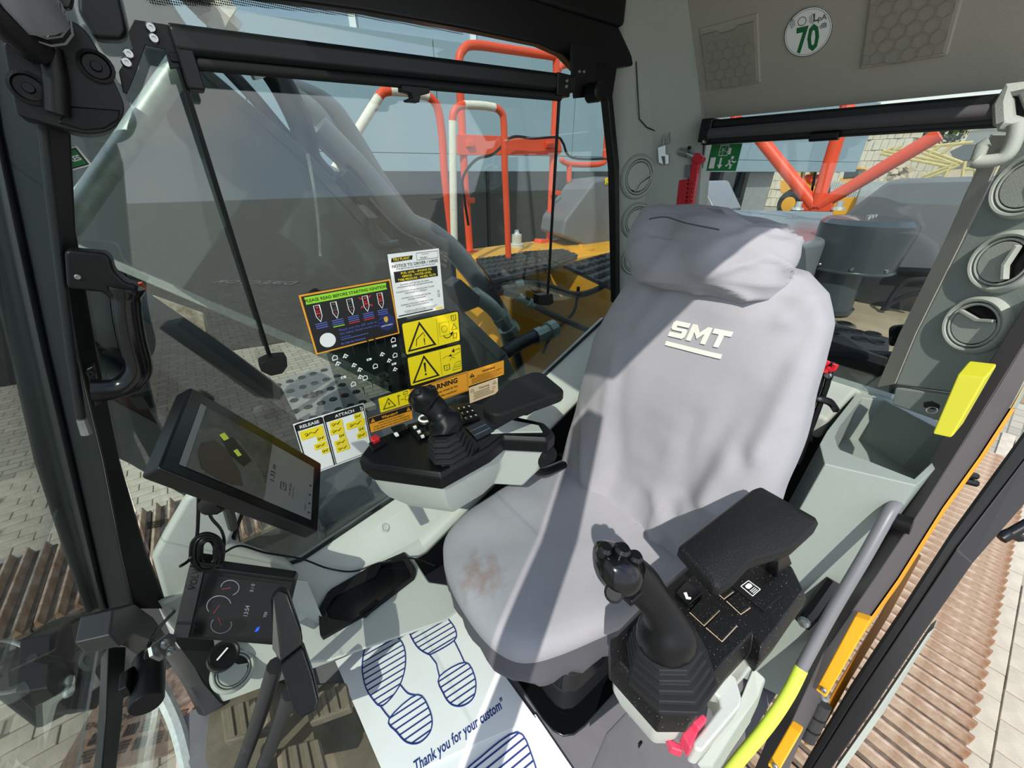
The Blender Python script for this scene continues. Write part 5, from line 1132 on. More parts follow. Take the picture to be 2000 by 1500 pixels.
for k, tx in enumerate(('PLEASE FOLLOW THE CORRECT', 'START UP AND SHUT DOWN PROCEDURE', 'AS DESCRIBED IN THE OPERATORS MANUAL')): s.text('ink_black', tx, .5, .44 - k * .17, .115, 'CENTER', .01)
s.done()
s = st('lifting_sticker', 'small orange WARNING sticker at the right end of the row', (914, 726), (984, 704), (917, 754), 'sticker_orange')
s.poly('ink_black', [(.03, .54), (.17, .54), (.10, .82)], 1, 'triangle'); s.rect('sticker_orange', .093, .60, .107, .74, 2, 'mark'); s.text('ink_black', 'WARNING', .56, .66, .20, 'CENTER', .035)
for k in range(5): s.line('ink_black', [(.22 if k == 0 else .08, .52 - k * .10), (.93 - .06 * (k % 3), .52 - k * .10)], .03, 1, 'small_print')
s.done()
s = st('cream_sticker', 'cream Warning sticker below the small orange one', (916, 758), (972, 738), (918, 788), 'sticker_cream')
s.text('ink_black', 'Warning', .5, .70, .20, 'CENTER', .008)
for x, nm in ((.10, 'first_'), (.88, 'last_')): s.line('ink_black', [(x - .06, .70), (x + .06, .70), (x, .88)], .025, 1, nm + 'triangle', closed=True)
for k in range(5): s.line('ink_black', [(.12 + .03 * (k % 2), .58 - k * .10), (.70 if k < 3 else .86, .58 - k * .10)], .03, 1, 'small_print')
s.circle('ink_black', .84, .46, .09, .02, 1, 'pictogram'); s.done()
# quick-hitch instruction card
s = st('hitch_card', 'white RELEASE and ATTACH instruction card behind the tablet monitor', (572, 829), (710, 787), (626, 921), 'white')
s.rect('ink_black', .02, .86, .385, .985, 1, 'header', r=.03); s.rect('ink_black', .41, .86, .985, .985, 1, 'header', r=.03)
s.line('ink_black', [(.02, .03), (.385, .03), (.385, .97), (.02, .97)], .012, 1, 'panel_outline', closed=True); s.line('ink_black', [(.41, .03), (.985, .03), (.985, .97), (.41, .97)], .012, 1, 'panel_outline', closed=True)
s.text('white', 'RELEASE', .20, .895, .075, 'CENTER', .02, 2); s.text('white', 'ATTACH', .70, .895, .075, 'CENTER', .02, 2); s.text('white', 'GT', .975, .875, .06, 'LEFT', .02, 2, rot=90)
for i, (x0, y0, x1, y1) in enumerate(((.05, .68, .36, .84), (.24, .56, .36, .67), (.18, .43, .36, .54), (.26, .31, .37, .41), (.46, .72, .64, .84), (.44, .60, .64, .71), (.54, .48, .64, .59), (.46, .36, .65, .47), (.46, .24, .66, .35), (.82, .74, .94, .85), (.68, .60, .96, .73), (.84, .48, .94, .59), (.80, .36, .95, .47))):
    s.rect('sticker_yellow', x0, y0, x1, y1, 2, 'instruction_tile', r=.008)
    s.line('ink_black', [(lerp(x0, x1, .2), lerp(y0, y1, .3)), (lerp(x0, x1, .45), lerp(y0, y1, .6)), (lerp(x0, x1, .6), lerp(y0, y1, .4)), (lerp(x0, x1, .8), lerp(y0, y1, .75))], .010, 3, 'tile_drawing'); s.circle('ink_black', lerp(x0, x1, .25), lerp(y0, y1, .55), .018, .006, 3, 'tile_drawing')
s.done()
# clear film with lever pattern symbols
glass('film', '#d9dddb', .35)
s = st('lever_diagram', 'clear film with white and black lever direction symbols', (638, 690), (776, 652), (672, 803), 'film', t=.0004)
rng = random.Random(3)
for (x, y) in ((.08, .90), (.22, .88), (.10, .80), (.92, .92), (.92, .82), (.30, .70), (.52, .72), (.36, .60), (.72, .74), (.58, .58), (.80, .60), (.90, .66), (.86, .52), (.12, .56), (.34, .48), (.22, .40), (.40, .44), (.86, .42)):
    k = rng.randrange(3)
    if k == 0: s.line('white', [(x - .03, y - .03), (x + .03, y - .03), (x + .035, y + .02), (x, y + .04), (x - .03, y + .01)], .012, 1, 'white_symbol', closed=True)
    elif k == 1: s.rect('white', x - .035, y - .018, x + .035, y + .018, 1, 'white_symbol'); s.rect('sticker_grey', x - .02, y - .008, x + .0, y + .008, 2, 'symbol_gap')
    else: s.line('white', [(x - .035, y - .02), (x, y + .03), (x + .035, y - .01)], .018, 1, 'white_symbol'); s.circle('white', x, y - .02, .014, name='white_symbol')
for ai, (x, y, h) in enumerate(((.34, .92, .10), (.56, .96, .12), (.66, .96, .12), (.54, .84, .1), (.68, .84, .1), (.80, .92, .1), (.48, .30, .12), (.34, .22, .12), (.76, .38, .12))):
    s.line('ink_black', [(x, y - h / 2), (x, y + h / 2)], .012, 1, 'black_arrow#%d' % ai); s.poly('ink_black', [(x - .015, y + h / 2 - .01), (x + .015, y + h / 2 - .01), (x, y + h / 2 + .03)], 1, 'black_arrow#%d' % ai)
s.line('ink_black', [(.62, .34), (.70, .34), (.70, .44), (.62, .44)], .014, 1, 'book', closed=True); s.line('ink_black', [(.66, .34), (.66, .44)], .012, 1, 'book'); s.line('ink_black', [(.62, .18), (.74, .18), (.74, .30), (.62, .30)], .016, 1, 'seat_pictogram', closed=True); s.line('ink_black', [(.59, .20), (.59, .30)], .02, 1, 'seat_pictogram'); s.line('ink_black', [(.77, .20), (.77, .30)], .02, 1, 'seat_pictogram')
s.done()
s = st('green_sticker', 'green sticker with white edge half hidden by the front pillar', (92, 300), (150, 285), (98, 345), 'white'); s.rect('ink_black', .06, .06, .93, .94, 1); s.rect('sign_green', .10, .12, .88, .88, 2, 'face'); s.text('white', 'TYRES', .84, .36, .36, 'RIGHT', .03, 3); s.done()
s = st('glass_mark', 'tiny black maker print low on the side glass', (287, 1020), (330, 1012), (290, 1034), 'film', t=.0003); s.line('ink_black', [(0, .8), (.6, .8)], .12); s.line('ink_black', [(0, .5), (.8, .5)], .10); s.line('ink_black', [(.05, .2), (.6, .2)], .08); s.circle('ink_black', .82, .7, .2, .05); s.done()
# ================================================================== outside: the machine
GZ = -1.6
def pl_(pts, plane, vec, name, m, parent=None, bevel=.004, **k):
    return MB().prism([P(*q, **plane) for q in pts], vec).build(name, m, parent, bevel=bevel, **k)
# ---- opened door folded back, hinges and yellow body edge
dr = thing('door_1', 'dark opened cab door edge at the lower right', 'door', V(1.0, -.12, 0)); dr['kind'] = 'structure'
dl = [(2030, 812, 1.30), (2000, 852, 1.28), (1850, 1058, 1.16), (1750, 1212, 1.08), (1650, 1362, 1.0), (1565, 1505, .92), (1530, 1570, .89)]
dr_ = [(2030, 950, 1.30), (2000, 986, 1.28), (1900, 1100, 1.16), (1802, 1240, 1.08), (1702, 1390, 1.0), (1622, 1505, .92), (1585, 1570, .89)]
D1 = [P(a, b, x=c) for a, b, c in dl]; D2 = [P(a, b, x=c) for a, b, c in dr_]
def strip_mb(left, right, vec):
    b = MB(); n = len(left); a = list(left) + list(right); c = [p + vec for p in a]; fs = []
    for i in range(n - 1):
        fs += [[i, i + 1, n + i + 1, n + i], [2 * n + i, 3 * n + i, 3 * n + i + 1, 2 * n + i + 1], [i, 2 * n + i, 2 * n + i + 1, i + 1], [n + i, n + i + 1, 3 * n + i + 1, 3 * n + i]]
    fs += [[0, n, 3 * n, 2 * n], [n - 1, 3 * n - 1, 4 * n - 1, 2 * n - 1]]; return b.add(a + c, fs)
strip_mb(D1, [lerp(a, b, .32) for a, b in zip(D1, D2)], V(.05, 0, 0)).build('seal', 'rubber', dr, bevel=.003)
strip_mb([lerp(a, b, .34) for a, b in zip(D1, D2)], D2, V(.05, 0, 0)).build('frame', 'frame_dark', dr, bevel=.003)
e1 = [P(1812, 1238, x=1.10), P(1705, 1398, x=1.01), P(1625, 1512, x=.93)]; e2 = [P(1826, 1226, x=1.12), P(1722, 1398, x=1.03), P(1640, 1515, x=.95)]
strip_mb(e1, e2, V(.04, 0, 0)).build('inner_lining', 'panel', dr, bevel=.003)
MB().tube(smooth([P(1990, 1050, x=1.42), P(1975, 1040, x=1.40), P(1955, 1052, x=1.38), P(2030, 1010, x=1.45)], 3), .012, 8).build('handle', 'frame_black', dr, smooth=60)
hg = bpy.data.objects.new('hinge', None); COL.objects.link(hg); hg.parent = dr
MB().tube([P(1606, 1372, x=.86), P(1574, 1440, x=.82)], .019, 12).build('barrel', 'frame_dark', hg)
for t in (.35, .7): MB().tube([lerp(P(1606, 1372, x=.86), P(1574, 1440, x=.82), t - .02), lerp(P(1606, 1372, x=.86), P(1574, 1440, x=.82), t + .02)], .0205, 12).build('collar', 'frame_black', hg)
bolt(P(1610, 1362, x=.855), V(-.2, 0, 1), .010, hg, 'steel_dull')
for q, lab in ((((1669, 1204), (1700, 1214), (1613, 1364), (1592, 1348)), 'yellow painted plate on the door post above the hinge'), (((1541, 1418), (1564, 1433), (1520, 1510), (1497, 1496)), 'yellow painted plate on the door post below the hinge')):
    x0 = .89 if q[0][1] < 1300 else .71
    t = thing('post_plate', lab, 'plate', P(*q[3], x=x0 - .08), 'yellow plates on the door post')
    MB().prism([P(*q[0], x=x0), P(*q[1], x=x0), P(*q[2], x=x0 - .07), P(*q[3], x=x0 - .07)], V(.02, 0, 0)).build('plate', 'yellow', t, bevel=.003)
    bolt(lerp(P(*q[2], x=x0 - .07), P(*q[3], x=x0 - .07), .5) + V(-.002, 0, .02), V(-1, 0, .2), .006, t, 'steel_dull', .003)
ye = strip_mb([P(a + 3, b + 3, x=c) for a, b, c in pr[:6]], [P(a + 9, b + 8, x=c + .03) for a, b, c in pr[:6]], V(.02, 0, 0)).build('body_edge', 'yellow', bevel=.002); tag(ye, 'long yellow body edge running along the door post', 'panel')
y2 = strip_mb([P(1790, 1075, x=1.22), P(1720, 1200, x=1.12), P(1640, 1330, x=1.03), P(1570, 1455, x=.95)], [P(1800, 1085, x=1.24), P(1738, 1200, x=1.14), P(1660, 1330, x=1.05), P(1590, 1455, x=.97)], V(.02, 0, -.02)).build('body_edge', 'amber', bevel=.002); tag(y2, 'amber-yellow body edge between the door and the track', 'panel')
dh = thing('door_stay', 'black door stay bolts between the post and opened door', 'stay', P(1890, 920, x=1.2))
for dy in (0, 14): MB().tube([P(1868, 920 + dy, x=1.18), P(1905, 930 + dy, x=1.22)], .008, 8).build('bolt', 'black', dh)
# ---- tracks
def track(label, y0, y1, x0, n, zt):
    t = thing('crawler_track', label, 'track', V(x0 + n * .1, (y0 + y1) / 2, GZ), 'crawler tracks'); wid = y1 - y0
    plate = MB().box((0, 0, -.02), (.198, wid, .03)); gm = None; pm1 = None
    rib = MB().prism([V(-.015, -wid / 2 - .004, -.006), V(.015, -wid / 2 - .004, -.006), V(.006, -wid / 2 - .004, .036), V(-.006, -wid / 2 - .004, .036)], V(0, wid + .008, 0))
    for k in range(n):
        if pm1 is None: pm1 = plate.build('shoe', 'track', None, bevel=.003); o = pm1
        else: o = pm1.copy(); COL.objects.link(o)
        o.parent = t; o.location = V(x0 + k * .205, (y0 + y1) / 2, zt) - t.location; o.rotation_euler = (0, random.uniform(-.012, .012), 0)
        for dx in (-.072, -.004, .064):
            if gm is None: gm = rib.build('grouser', 'track_rib', None, bevel=.003); g_ = gm
            else: g_ = gm.copy(); COL.objects.link(g_)
            g_.parent = o; g_.location = (dx, 0, 0)
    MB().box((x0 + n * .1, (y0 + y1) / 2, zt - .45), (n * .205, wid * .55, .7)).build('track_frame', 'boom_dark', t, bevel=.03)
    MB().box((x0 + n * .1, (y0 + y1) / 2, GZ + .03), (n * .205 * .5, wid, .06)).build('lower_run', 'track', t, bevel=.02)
track('rust-brown crawler track with ribbed shoes below the opened door', -.52, .10, -.6, 24, -.52)
track('crawler track on the far side seen through the windscreen', 2.15, 2.75, -1.45, 9, -.52)
chs = thing('chassis_side', 'dark machine chassis below the boom', 'chassis', V(1.4, 1.6, -.5))
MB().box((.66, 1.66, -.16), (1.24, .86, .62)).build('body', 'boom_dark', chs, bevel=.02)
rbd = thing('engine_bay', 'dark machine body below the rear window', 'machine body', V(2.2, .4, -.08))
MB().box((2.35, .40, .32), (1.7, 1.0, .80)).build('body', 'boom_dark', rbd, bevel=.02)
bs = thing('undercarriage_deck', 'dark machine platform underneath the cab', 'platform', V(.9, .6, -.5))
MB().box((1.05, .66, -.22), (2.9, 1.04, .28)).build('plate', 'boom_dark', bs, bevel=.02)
# ---- boom beside the cab
bo_ = thing('boom', 'large dark grey excavator boom filling the side window', 'boom', P(900, 780, y=1.3))
bpx = [(60, -120), (240, -140), (371, 56), (416, 140), (596, 292), (720, 424), (868, 572), (990, 690), (1030, 770), (900, 830), (760, 765), (610, 690), (270, 545), (60, 455)]
MB().prism([P(*q, y=1.16) for q in bpx], V(0, .42, 0)).build('side_plate', 'boom', bo_, bevel=.008)
fl_ = [P(*q, y=1.15) for q in ((371, 56), (416, 140), (596, 292), (720, 424), (868, 572), (990, 690))]
strip_mb(fl_, [P(*q, y=1.15) for q in ((352, 66), (400, 148), (580, 304), (704, 436), (852, 584), (972, 702))], V(0, .03, 0)).build('upper_flange', 'boom', bo_, bevel=.003)
strip_mb([P(*q, y=1.15) for q in ((60, 455), (270, 545), (610, 690), (760, 765))], [P(*q, y=1.15) for q in ((60, 438), (270, 528), (610, 673), (760, 748))], V(0, .03, 0)).build('lower_flange', 'galv', bo_, bevel=.003)
pl_([(665, 345), (680, 330), (725, 378), (722, 392), (705, 402)], dict(y=1.12), V(0, .06, 0), 'pipe_clamp', 'boom_dark', bo_)
pl_([(880, 560), (900, 545), (940, 580), (935, 600), (905, 612)], dict(y=1.13), V(0, .06, 0), 'lug', 'boom_dark', bo_)
MB().lathe(P(830, 690, y=1.15), V(0, -1, 0), [(0, 0), (.09, 0), (.09, .03), (.05, .035), (0, .03)], 28).build('pivot_boss', 'boom_dark', bo_)
MB().tube(smooth([P(*q, y=1.14) for q in ((725, 425), (732, 470), (750, 480), (778, 476))], 4), .012, 8).build('hand_loop', 'boom_dark', bo_, smooth=60)
MB().tube(smooth([P(*q, y=1.60) for q in ((620, 250), (700, 330), (790, 430), (840, 455), (900, 505), (975, 610), (1000, 680))], 5), .045, 14).build('boom_pipe', 'boom', bo_, smooth=60)
# hoses over the boom
def hose(label, pts, y, r, m='hose', fit=None):
    t = thing('hydraulic_hose', label, 'hose', P(*pts[-1], y=y), 'hydraulic hoses on the boom')
    ps = smooth([P(*q, y=y) for q in pts], 5); MB().tube(ps, r, 10).build('hose', m, t, smooth=60)
    for f_ in (fit or []):
        a, b_ = P(*f_[0], y=y), P(*f_[1], y=y); d_ = b_ - a; L = d_.length
        MB().lathe(a, d_, [(0, 0), (r * 1.25, 0), (r * 1.25, L * .3), (r * 1.05, L * .32), (r * 1.05, L * .6), (r * 1.4, L * .62), (r * 1.4, L * .95), (0, L * .95)], 10).build('fitting', 'fitting', t, smooth=30)
    return t
hose('wide black sleeved hose crossing the boom edge', [(520, 120), (555, 175), (590, 250), (605, 310), (640, 350)], 1.40, .034)
hose('corrugated black hose nearest the boom edge', [(440, 130), (500, 195), (560, 265), (600, 300)], 1.42, .016)
hose('thick grey hose arching in front of the blue cladding', [(560, 170), (640, 205), (690, 270), (740, 350), (800, 430), (830, 470)], 1.75, .034, 'boom')
hose('second thick grey hose just below the arching one', [(575, 190), (625, 230), (670, 310), (705, 380), (735, 420)], 1.72, .034, 'boom')
hose('mud-stained hose with a cable tie running to the fittings', [(715, 385), (770, 410), (830, 440), (880, 478), (925, 530)], 1.68, .022, 'hose_mud', [((918, 515), (945, 560)), ((948, 565), (985, 630))])
hose('black hose with white print curving over the yellow tank', [(965, 560), (1010, 552), (1060, 556), (1120, 575), (1160, 568), (1200, 545)], 1.52, .018, 'hose', [((975, 562), (1020, 553))])
hose('black hose sloping down right below the cord weight', [(985, 570), (1020, 580), (1060, 605), (1110, 628), (1150, 645)], 1.48, .018, 'hose', [((1010, 578), (1042, 596))])
hose('thick black hose with a steel elbow above the right armrest', [(985, 690), (1020, 668), (1050, 655)], 1.30, .032, 'hose', [((1045, 658), (1085, 640))])
hose('muddy steel coupling chain at the boom foot', [(925, 575), (960, 600), (985, 632)], 1.45, .036, 'fitting', [((975, 615), (1000, 650))])
hose('black hose dropping into the gap behind the armrest', [(955, 560), (985, 620), (1010, 690), (1020, 740)], 1.55, .026)
hose('thin black hose looping down the tank side', [(1130, 560), (1120, 610), (1080, 650), (1060, 690)], 1.60, .010)
hose('thin black cable hanging on the yellow tank wall', [(1018, 522), (1030, 555), (1050, 572), (1090, 578)], 1.66, .006)
hose('white-flecked sleeve seam trailing across the boom', [(600, 300), (612, 360), (620, 420), (626, 500)], 1.13, .004, 'galv')
sp_ = thing('silver_pipe', 'galvanised silver pipe slanting across the upper left window', 'pipe', P(140, 438, y=1.05)); MB().tube([P(128, 448, y=1.05), P(250, 275, y=1.05), P(356, 120, y=1.05)], .0195, 14).build('pipe', 'galv', sp_, smooth=60)
ct_ = thing('hose_coupling', 'cream hexagonal hose coupling above the blind', 'coupling', P(440, 60, y=1.35))
a, b_ = P(398, 8, y=1.35), P(462, 66, y=1.35); d_ = b_ - a
MB().lathe(a, d_, [(0, 0), (.032, 0), (.032, d_.length * .3), (.045, d_.length * .32), (.045, d_.length * .7), (.028, d_.length * .72), (.028, d_.length), (0, d_.length)], 6).build('nut', 'tape', ct_, smooth=20)
MB().tube([P(462, 66, y=1.35), P(510, 150, y=1.37)], .022, 8).build('sleeve', 'galv', ct_)
MB().tube([P(352, -40, y=1.3), P(398, 8, y=1.35)], .030, 8).build('pipe_end', 'boom_dark', ct_)
# lower arms seen beneath the boom
ar_ = thing('lower_arm', 'dark steel arm descending behind the tablet monitor', 'arm', P(560, 830, y=1.35))
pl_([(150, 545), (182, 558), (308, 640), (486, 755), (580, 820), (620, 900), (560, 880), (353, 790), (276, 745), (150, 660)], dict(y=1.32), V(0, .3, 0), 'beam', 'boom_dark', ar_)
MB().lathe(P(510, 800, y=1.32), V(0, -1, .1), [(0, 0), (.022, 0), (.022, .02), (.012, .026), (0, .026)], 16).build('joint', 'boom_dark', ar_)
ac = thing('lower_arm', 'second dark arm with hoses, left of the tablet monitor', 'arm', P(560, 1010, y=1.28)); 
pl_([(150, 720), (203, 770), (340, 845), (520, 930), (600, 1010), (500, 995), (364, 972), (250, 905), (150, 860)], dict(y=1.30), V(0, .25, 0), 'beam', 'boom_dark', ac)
MB().tube(smooth([P(*q, y=1.27) for q in ((150, 670), (230, 735), (300, 770), (345, 840), (380, 880))], 4), .028, 10).build('hose', 'hose', ac, smooth=60)
MB().obox(P(480, 930, y=1.34), V(.05, 0, .25), V(0, .1, 0), V(.04, 0, -.1)).build('link', 'boom_dark', ac)
MB().tube([P(286, 762, y=1.25), P(300, 785, y=1.25)], .036, 10).build('hose_clamp', 'black', ac)
os_ = thing('orange_strut', 'orange strut beside the mud-stained white cover', 'strut', P(345, 676, y=1.75)); MB().tube([P(262, 555, y=1.75), P(352, 690, y=1.75), P(352, 690, y=1.75) + V(.25, .30, -1.25)], .022, 10).build('tube', 'orange', os_)
mat('stained', '#d9d2c0', .8, col2='#7d7256', vscale=12)
wb_ = MB().loft([[P(x, y, y=1.9 + dy) for (x, y) in ((296, 575), (400, 612), (416, 690), (405, 714), (346, 665))] for dy in (0, .08, .16)]).tube([P(380, 690, y=1.98), P(380, 690, y=1.98) + V(.25, .30, -1.3)], .03, 8).build('cylinder_cover', 'stained', bevel=.01); tag(wb_, 'mud-stained white cover behind the orange strut', 'cover')
# step platform with round holes
sp2 = thing('step_platform', 'grey perforated step platform beyond the side window', 'platform', P(620, 780, z=.25))
q4 = [P(476, 765, z=.25), P(640, 712, z=.25), P(735, 790, z=.25), P(560, 845, z=.25)]
MB().prism(q4, V(0, 0, -.03)).build('plate', 'perf', sp2, bevel=.003)
MB().tube([sum(q4, V(0, 0, 0)) / 4, V((q4[2].x + q4[3].x) / 2 + .1, 2.0, .12)], .03, 8).build('bracket', 'boom_dark', sp2)
for i in range(7):
    for j in range(5):
        c = lerp(lerp(q4[0], q4[1], (i + .3 + .4 * (j % 2)) / 7), lerp(q4[3], q4[2], (i + .3 + .4 * (j % 2)) / 7), (j + .5) / 5)
        MB().lathe(c, V(0, 0, 1), [(0, .0005), (.012, .0005), (.017, .001), (.020, .004), (.022, 0)], 10).build('hole', 'black', sp2)
# ---- yellow tank deck
dk = thing('tank_deck', 'yellow machine deck with black tread plates beyond the boom', 'deck', V(2.0, 2.1, .2))
ZD = .87
deck = [P(930, 492, y=2.25), P(1210, 470, y=2.25)]
MB().prism([V(1.3, 1.72, ZD), V(3.4, 1.72, ZD), V(3.4, 2.35, ZD), V(1.3, 2.35, ZD)], V(0, 0, -1.1)).build('tank', 'yellow', dk, bevel=.02)
def tread(pts, z, label):
    q = [P(*p, z=z) for p in pts]; o = MB().prism(q, V(0, 0, -.02)).build('tread_plate', 'tread', dk, bevel=.003)
    b = MB()
    for i in range(9):
        for j in range(5):
            s, t = (i + .3 + .4 * (j % 2)) / 9, (j + .5) / 5; c = lerp(lerp(q[0], q[1], s), lerp(q[3], q[2], s), t)
            b.lathe(c, V(0, 0, 1), [(.0, .001), (.014, .001), (.018, .008), (.020, 0)], 8)
    b.build('tread_cleats', 'tread', o, kind='stuff')
tread([(930, 505), (1018, 494), (1092, 516), (962, 547)], ZD + .02, ''); tread([(1020, 492), (1100, 488), (1128, 500), (1094, 513)], ZD + .02, ''); tread([(1100, 516), (1215, 486), (1230, 540), (1196, 560)], ZD + .03, '')
for (x, y) in ((1048, 493), (1135, 487)): MB().lathe(P(x, y, z=ZD), V(0, 0, 1), [(0, 0), (.09, 0), (.09, .012), (.02, .016), (.02, .03), (0, .03)], 24).build('filler_cap', 'yellow', dk)
MB().lathe(P(1009, 482, z=ZD), V(0, 0, 1), [(0, 0), (.05, 0), (.05, .02), (.035, .025), (.035, .08), (.02, .085), (.012, .11), (0, .11)], 16).build('breather', 'galv', dk)
pl_([(938, 556), (962, 548), (1002, 520), (1010, 516), (1004, 545), (1003, 570), (945, 590)], dict(y=1.68), V(0, .03, 0), 'step_bracket', 'orange', dk)
gh = thing('tool_cover', 'grey sloped plastic cover on the tank deck', 'cover', P(1180, 500, y=2.1))
pl_([(1104, 430), (1162, 352), (1215, 345), (1215, 480), (1190, 500), (1172, 493), (1098, 462)], dict(y=2.0), V(.1, .35, 0), 'hood', 'plastic_grey', gh, bevel=.02)
yl = sheet_px('cover_sticker', 'tiny yellow warning sticker on the grey tool cover', 'sticker', (1182, 348), (1202, 344), (1180, 361), 'sticker_yellow', dict(y=1.995)); yl.line('ink_black', [(.1, .15), (.45, .15), (.28, .8)], .08, closed=True, name='triangle'); yl.line('ink_black', [(.58, .2), (.9, .2), (.9, .75), (.58, .75)], .07, closed=True, name='book'); yl.done()
# ---- orange guard rails
def rail(label, segs, y, r=.019):
    t = thing('guard_rail', label, 'rail', P(*segs[0][1][0], y=y), 'orange guard rails on the deck')
    for (m, pts) in segs: MB().tube(smooth([P(*q, y=y) for q in pts], 4) if len(pts) > 2 else [P(*q, y=y) for q in pts], r if m == 'orange' else r * 1.06, 10).build('tube' if m == 'orange' else 'tape_wrap', m, t, smooth=60)
    return t
rail('orange guard hoop wrapped in pale tape left of the others', [('orange', [(886, 500), (878, 430), (868, 340), (864, 270), (856, 215), (842, 192), (820, 184)]), ('tape', [(836, 188), (800, 180), (762, 177)]), ('orange', [(764, 177), (748, 180), (738, 192)]), ('tape', [(740, 190), (690, 270), (655, 330)])], 2.0)
rail('narrow orange guard hoop with one pale taped leg', [('tape', [(888, 500), (885, 360), (884, 236)]), ('orange', [(884, 238), (886, 220), (896, 208), (910, 205)]), ('tape', [(906, 205), (940, 206), (966, 210)]), ('orange', [(964, 209), (978, 218), (984, 240), (986, 330), (990, 420), (994, 525)])], 1.85, .017)
rc = rail('tall orange guard frame with a cross plate', [('orange', [(918, 492), (908, 350), (900, 200), (896, 125), (904, 98), (925, 88), (990, 96), (1084, 110)]), ('orange', [(1086, 102), (1086, 180), (1080, 300), (1072, 478)])], 2.28, .022)
pl_([(893, 262), (1094, 270), (1098, 296), (1092, 303), (896, 303)], dict(y=2.25), V(0, .02, 0), 'cross_plate', 'orange', rc, bevel=.003)
for (x, y) in ((920, 285), (1076, 287)): pl_([(x - 7, y - 10), (x + 7, y - 10), (x + 7, y + 2), (x - 7, y + 2)], dict(y=2.23), V(0, .02, 0), 'clamp', 'orange', rc)
pl_([(912, 386), (928, 386), (928, 397), (912, 397)], dict(y=2.24), V(0, .01, 0), 'tab', 'orange', rc); pl_([(1076, 372), (1096, 372), (1096, 381), (1076, 381)], dict(y=2.24), V(0, .01, 0), 'tab', 'orange', rc)
pl_([(1058, 468), (1092, 470), (1094, 478), (1056, 476)], dict(y=2.22), V(0, .08, 0), 'foot', 'orange', rc); pl_([(906, 490), (936, 490), (938, 498), (904, 498)], dict(y=2.22), V(0, .08, 0), 'foot', 'orange', rc)
rail('orange guard loop partly behind the corner pillar', [('orange', [(1088, 150), (1094, 132), (1110, 126), (1150, 130), (1184, 162), (1188, 200), (1182, 300), (1178, 318), (1150, 322), (1110, 320), (1096, 312)]), ('orange', [(1112, 321), (1108, 480)])], 2.33)
cable('black cable strapped along the tall orange guard frame', [P(*q, y=2.2) for q in ((915, 440), (906, 380), (905, 345), (930, 312), (965, 300), (1000, 268), (1040, 270), (1088, 268), (1100, 280), (1118, 308), (1190, 310))], .008)
# ---- engine hood behind the cab
hd_ = thing('engine_hood', 'smooth grey engine hood behind the headrest', 'hood', V(2.4, .9, .4))
MB().loft([[P(*q, z=1.10) for q in ((1338, 425), (1372, 408), (1625, 413), (1650, 440), (1610, 470), (1560, 478), (1340, 470))], [p + V(0, 0, -.36) for p in [P(*q, z=1.10) for q in ((1338, 425), (1372, 408), (1625, 413), (1650, 440), (1610, 470), (1560, 478), (1340, 470))]]]).build('top', 'hood_grey', hd_, bevel=.02)
pl_([(1364, 352), (1372, 356), (1398, 412), (1360, 420)], dict(x=2.3), V(.3, 0, 0), 'side_fin', 'hood_grey', hd_, bevel=.01)
cw = thing('counterweight_cover', 'large dark grey sloped cover behind the air cleaner', 'cover', P(1800, 600, x=2.4))
pl_([(1630, 432), (1735, 352), (1760, 349), (1945, 343), (1965, 352), (1890, 530), (1870, 560), (1760, 535), (1640, 520)], dict(x=2.3), V(.6, 0, .0), 'cover', 'plastic_grey', cw, bevel=.02)
pl_([(1755, 532), (1880, 528), (1880, 545), (1755, 540)], dict(x=2.27), V(.05, 0, 0), 'seal', 'rubber', cw)
pl_([(1640, 520), (1755, 535), (1900, 540), (1880, 625), (1680, 600)], dict(x=2.29), V(.1, 0, 0), 'lower_panel', 'boom_dark', cw)
MB().tube([P(1750, 528, x=2.25), P(1880, 534, x=2.25)], .014, 8).build('lip', 'black', cw)
cl2 = thing('cable_clamp', 'muddy metal cable clamp with two black cables', 'clamp', P(1820, 580, x=2.2))
for pts in (((1815, 545), (1770, 550), (1745, 575), (1730, 605)), ((1805, 570), (1770, 578), (1735, 595), (1724, 606))): MB().tube(smooth([P(*q, x=2.18) for q in pts], 4), .010, 8).build('cable', 'hose', cl2, smooth=60)
pl_([(1816, 538), (1836, 540), (1826, 576), (1806, 574)], dict(x=2.16), V(.02, 0, 0), 'clamp', 'hose_mud', cl2); bolt(P(1820, 558, x=2.155), V(-1, 0, 0), .014, cl2, 'steel_dull')
# air pre-cleaner
ac_ = thing('air_precleaner', 'glossy dark grey air pre-cleaner drum on a stubby neck', 'air cleaner', P(1650, 610, x=1.85))
cb_ = P(1672, 545, x=1.86); ct0 = P(1690, 434, x=1.86); hh = 1.185 - 1.0
cc_ = V(2.02, .44, .985)
MB().lathe(cc_, V(0, 0, 1), [(0, .0), (.130, .0), (.135, .004), (.150, .14), (.149, .168), (.132, .185), (0, .19)], 40).build('drum', 'cleaner', ac_, smooth=40)
MB().tube([cc_ + V(math.cos(q) * .134, math.sin(q) * .134, .003) for q in [k * .2618 for k in range(24)]], .006, 6, closed=True).build('rolled_rim', 'cleaner', ac_, smooth=60)
MB().lathe(cc_ + V(-.02, .02, -.17), V(0, 0, 1), [(0, 0), (.085, 0), (.09, .02), (.08, .025), (.08, .18), (0, .18)], 28).build('neck', 'cleaner', ac_, smooth=40)
for k in range(3): bolt(cc_ + V(math.cos(2.6 + k*.8) * .137, math.sin(2.6 + k*.8) * .137, .02), V(math.cos(2.6 + k*.8), math.sin(2.6 + k*.8), 0), .007, ac_)
for k in range(5): MB().lathe(cc_ + V(-.02 + .02 * k, .01 * (k % 2), .188), V(0, 0, 1), [(0, 0), (.008, 0), (.006, .008), (0, .008)], 6).build('top_bolt', 'steel_dull', ac_)
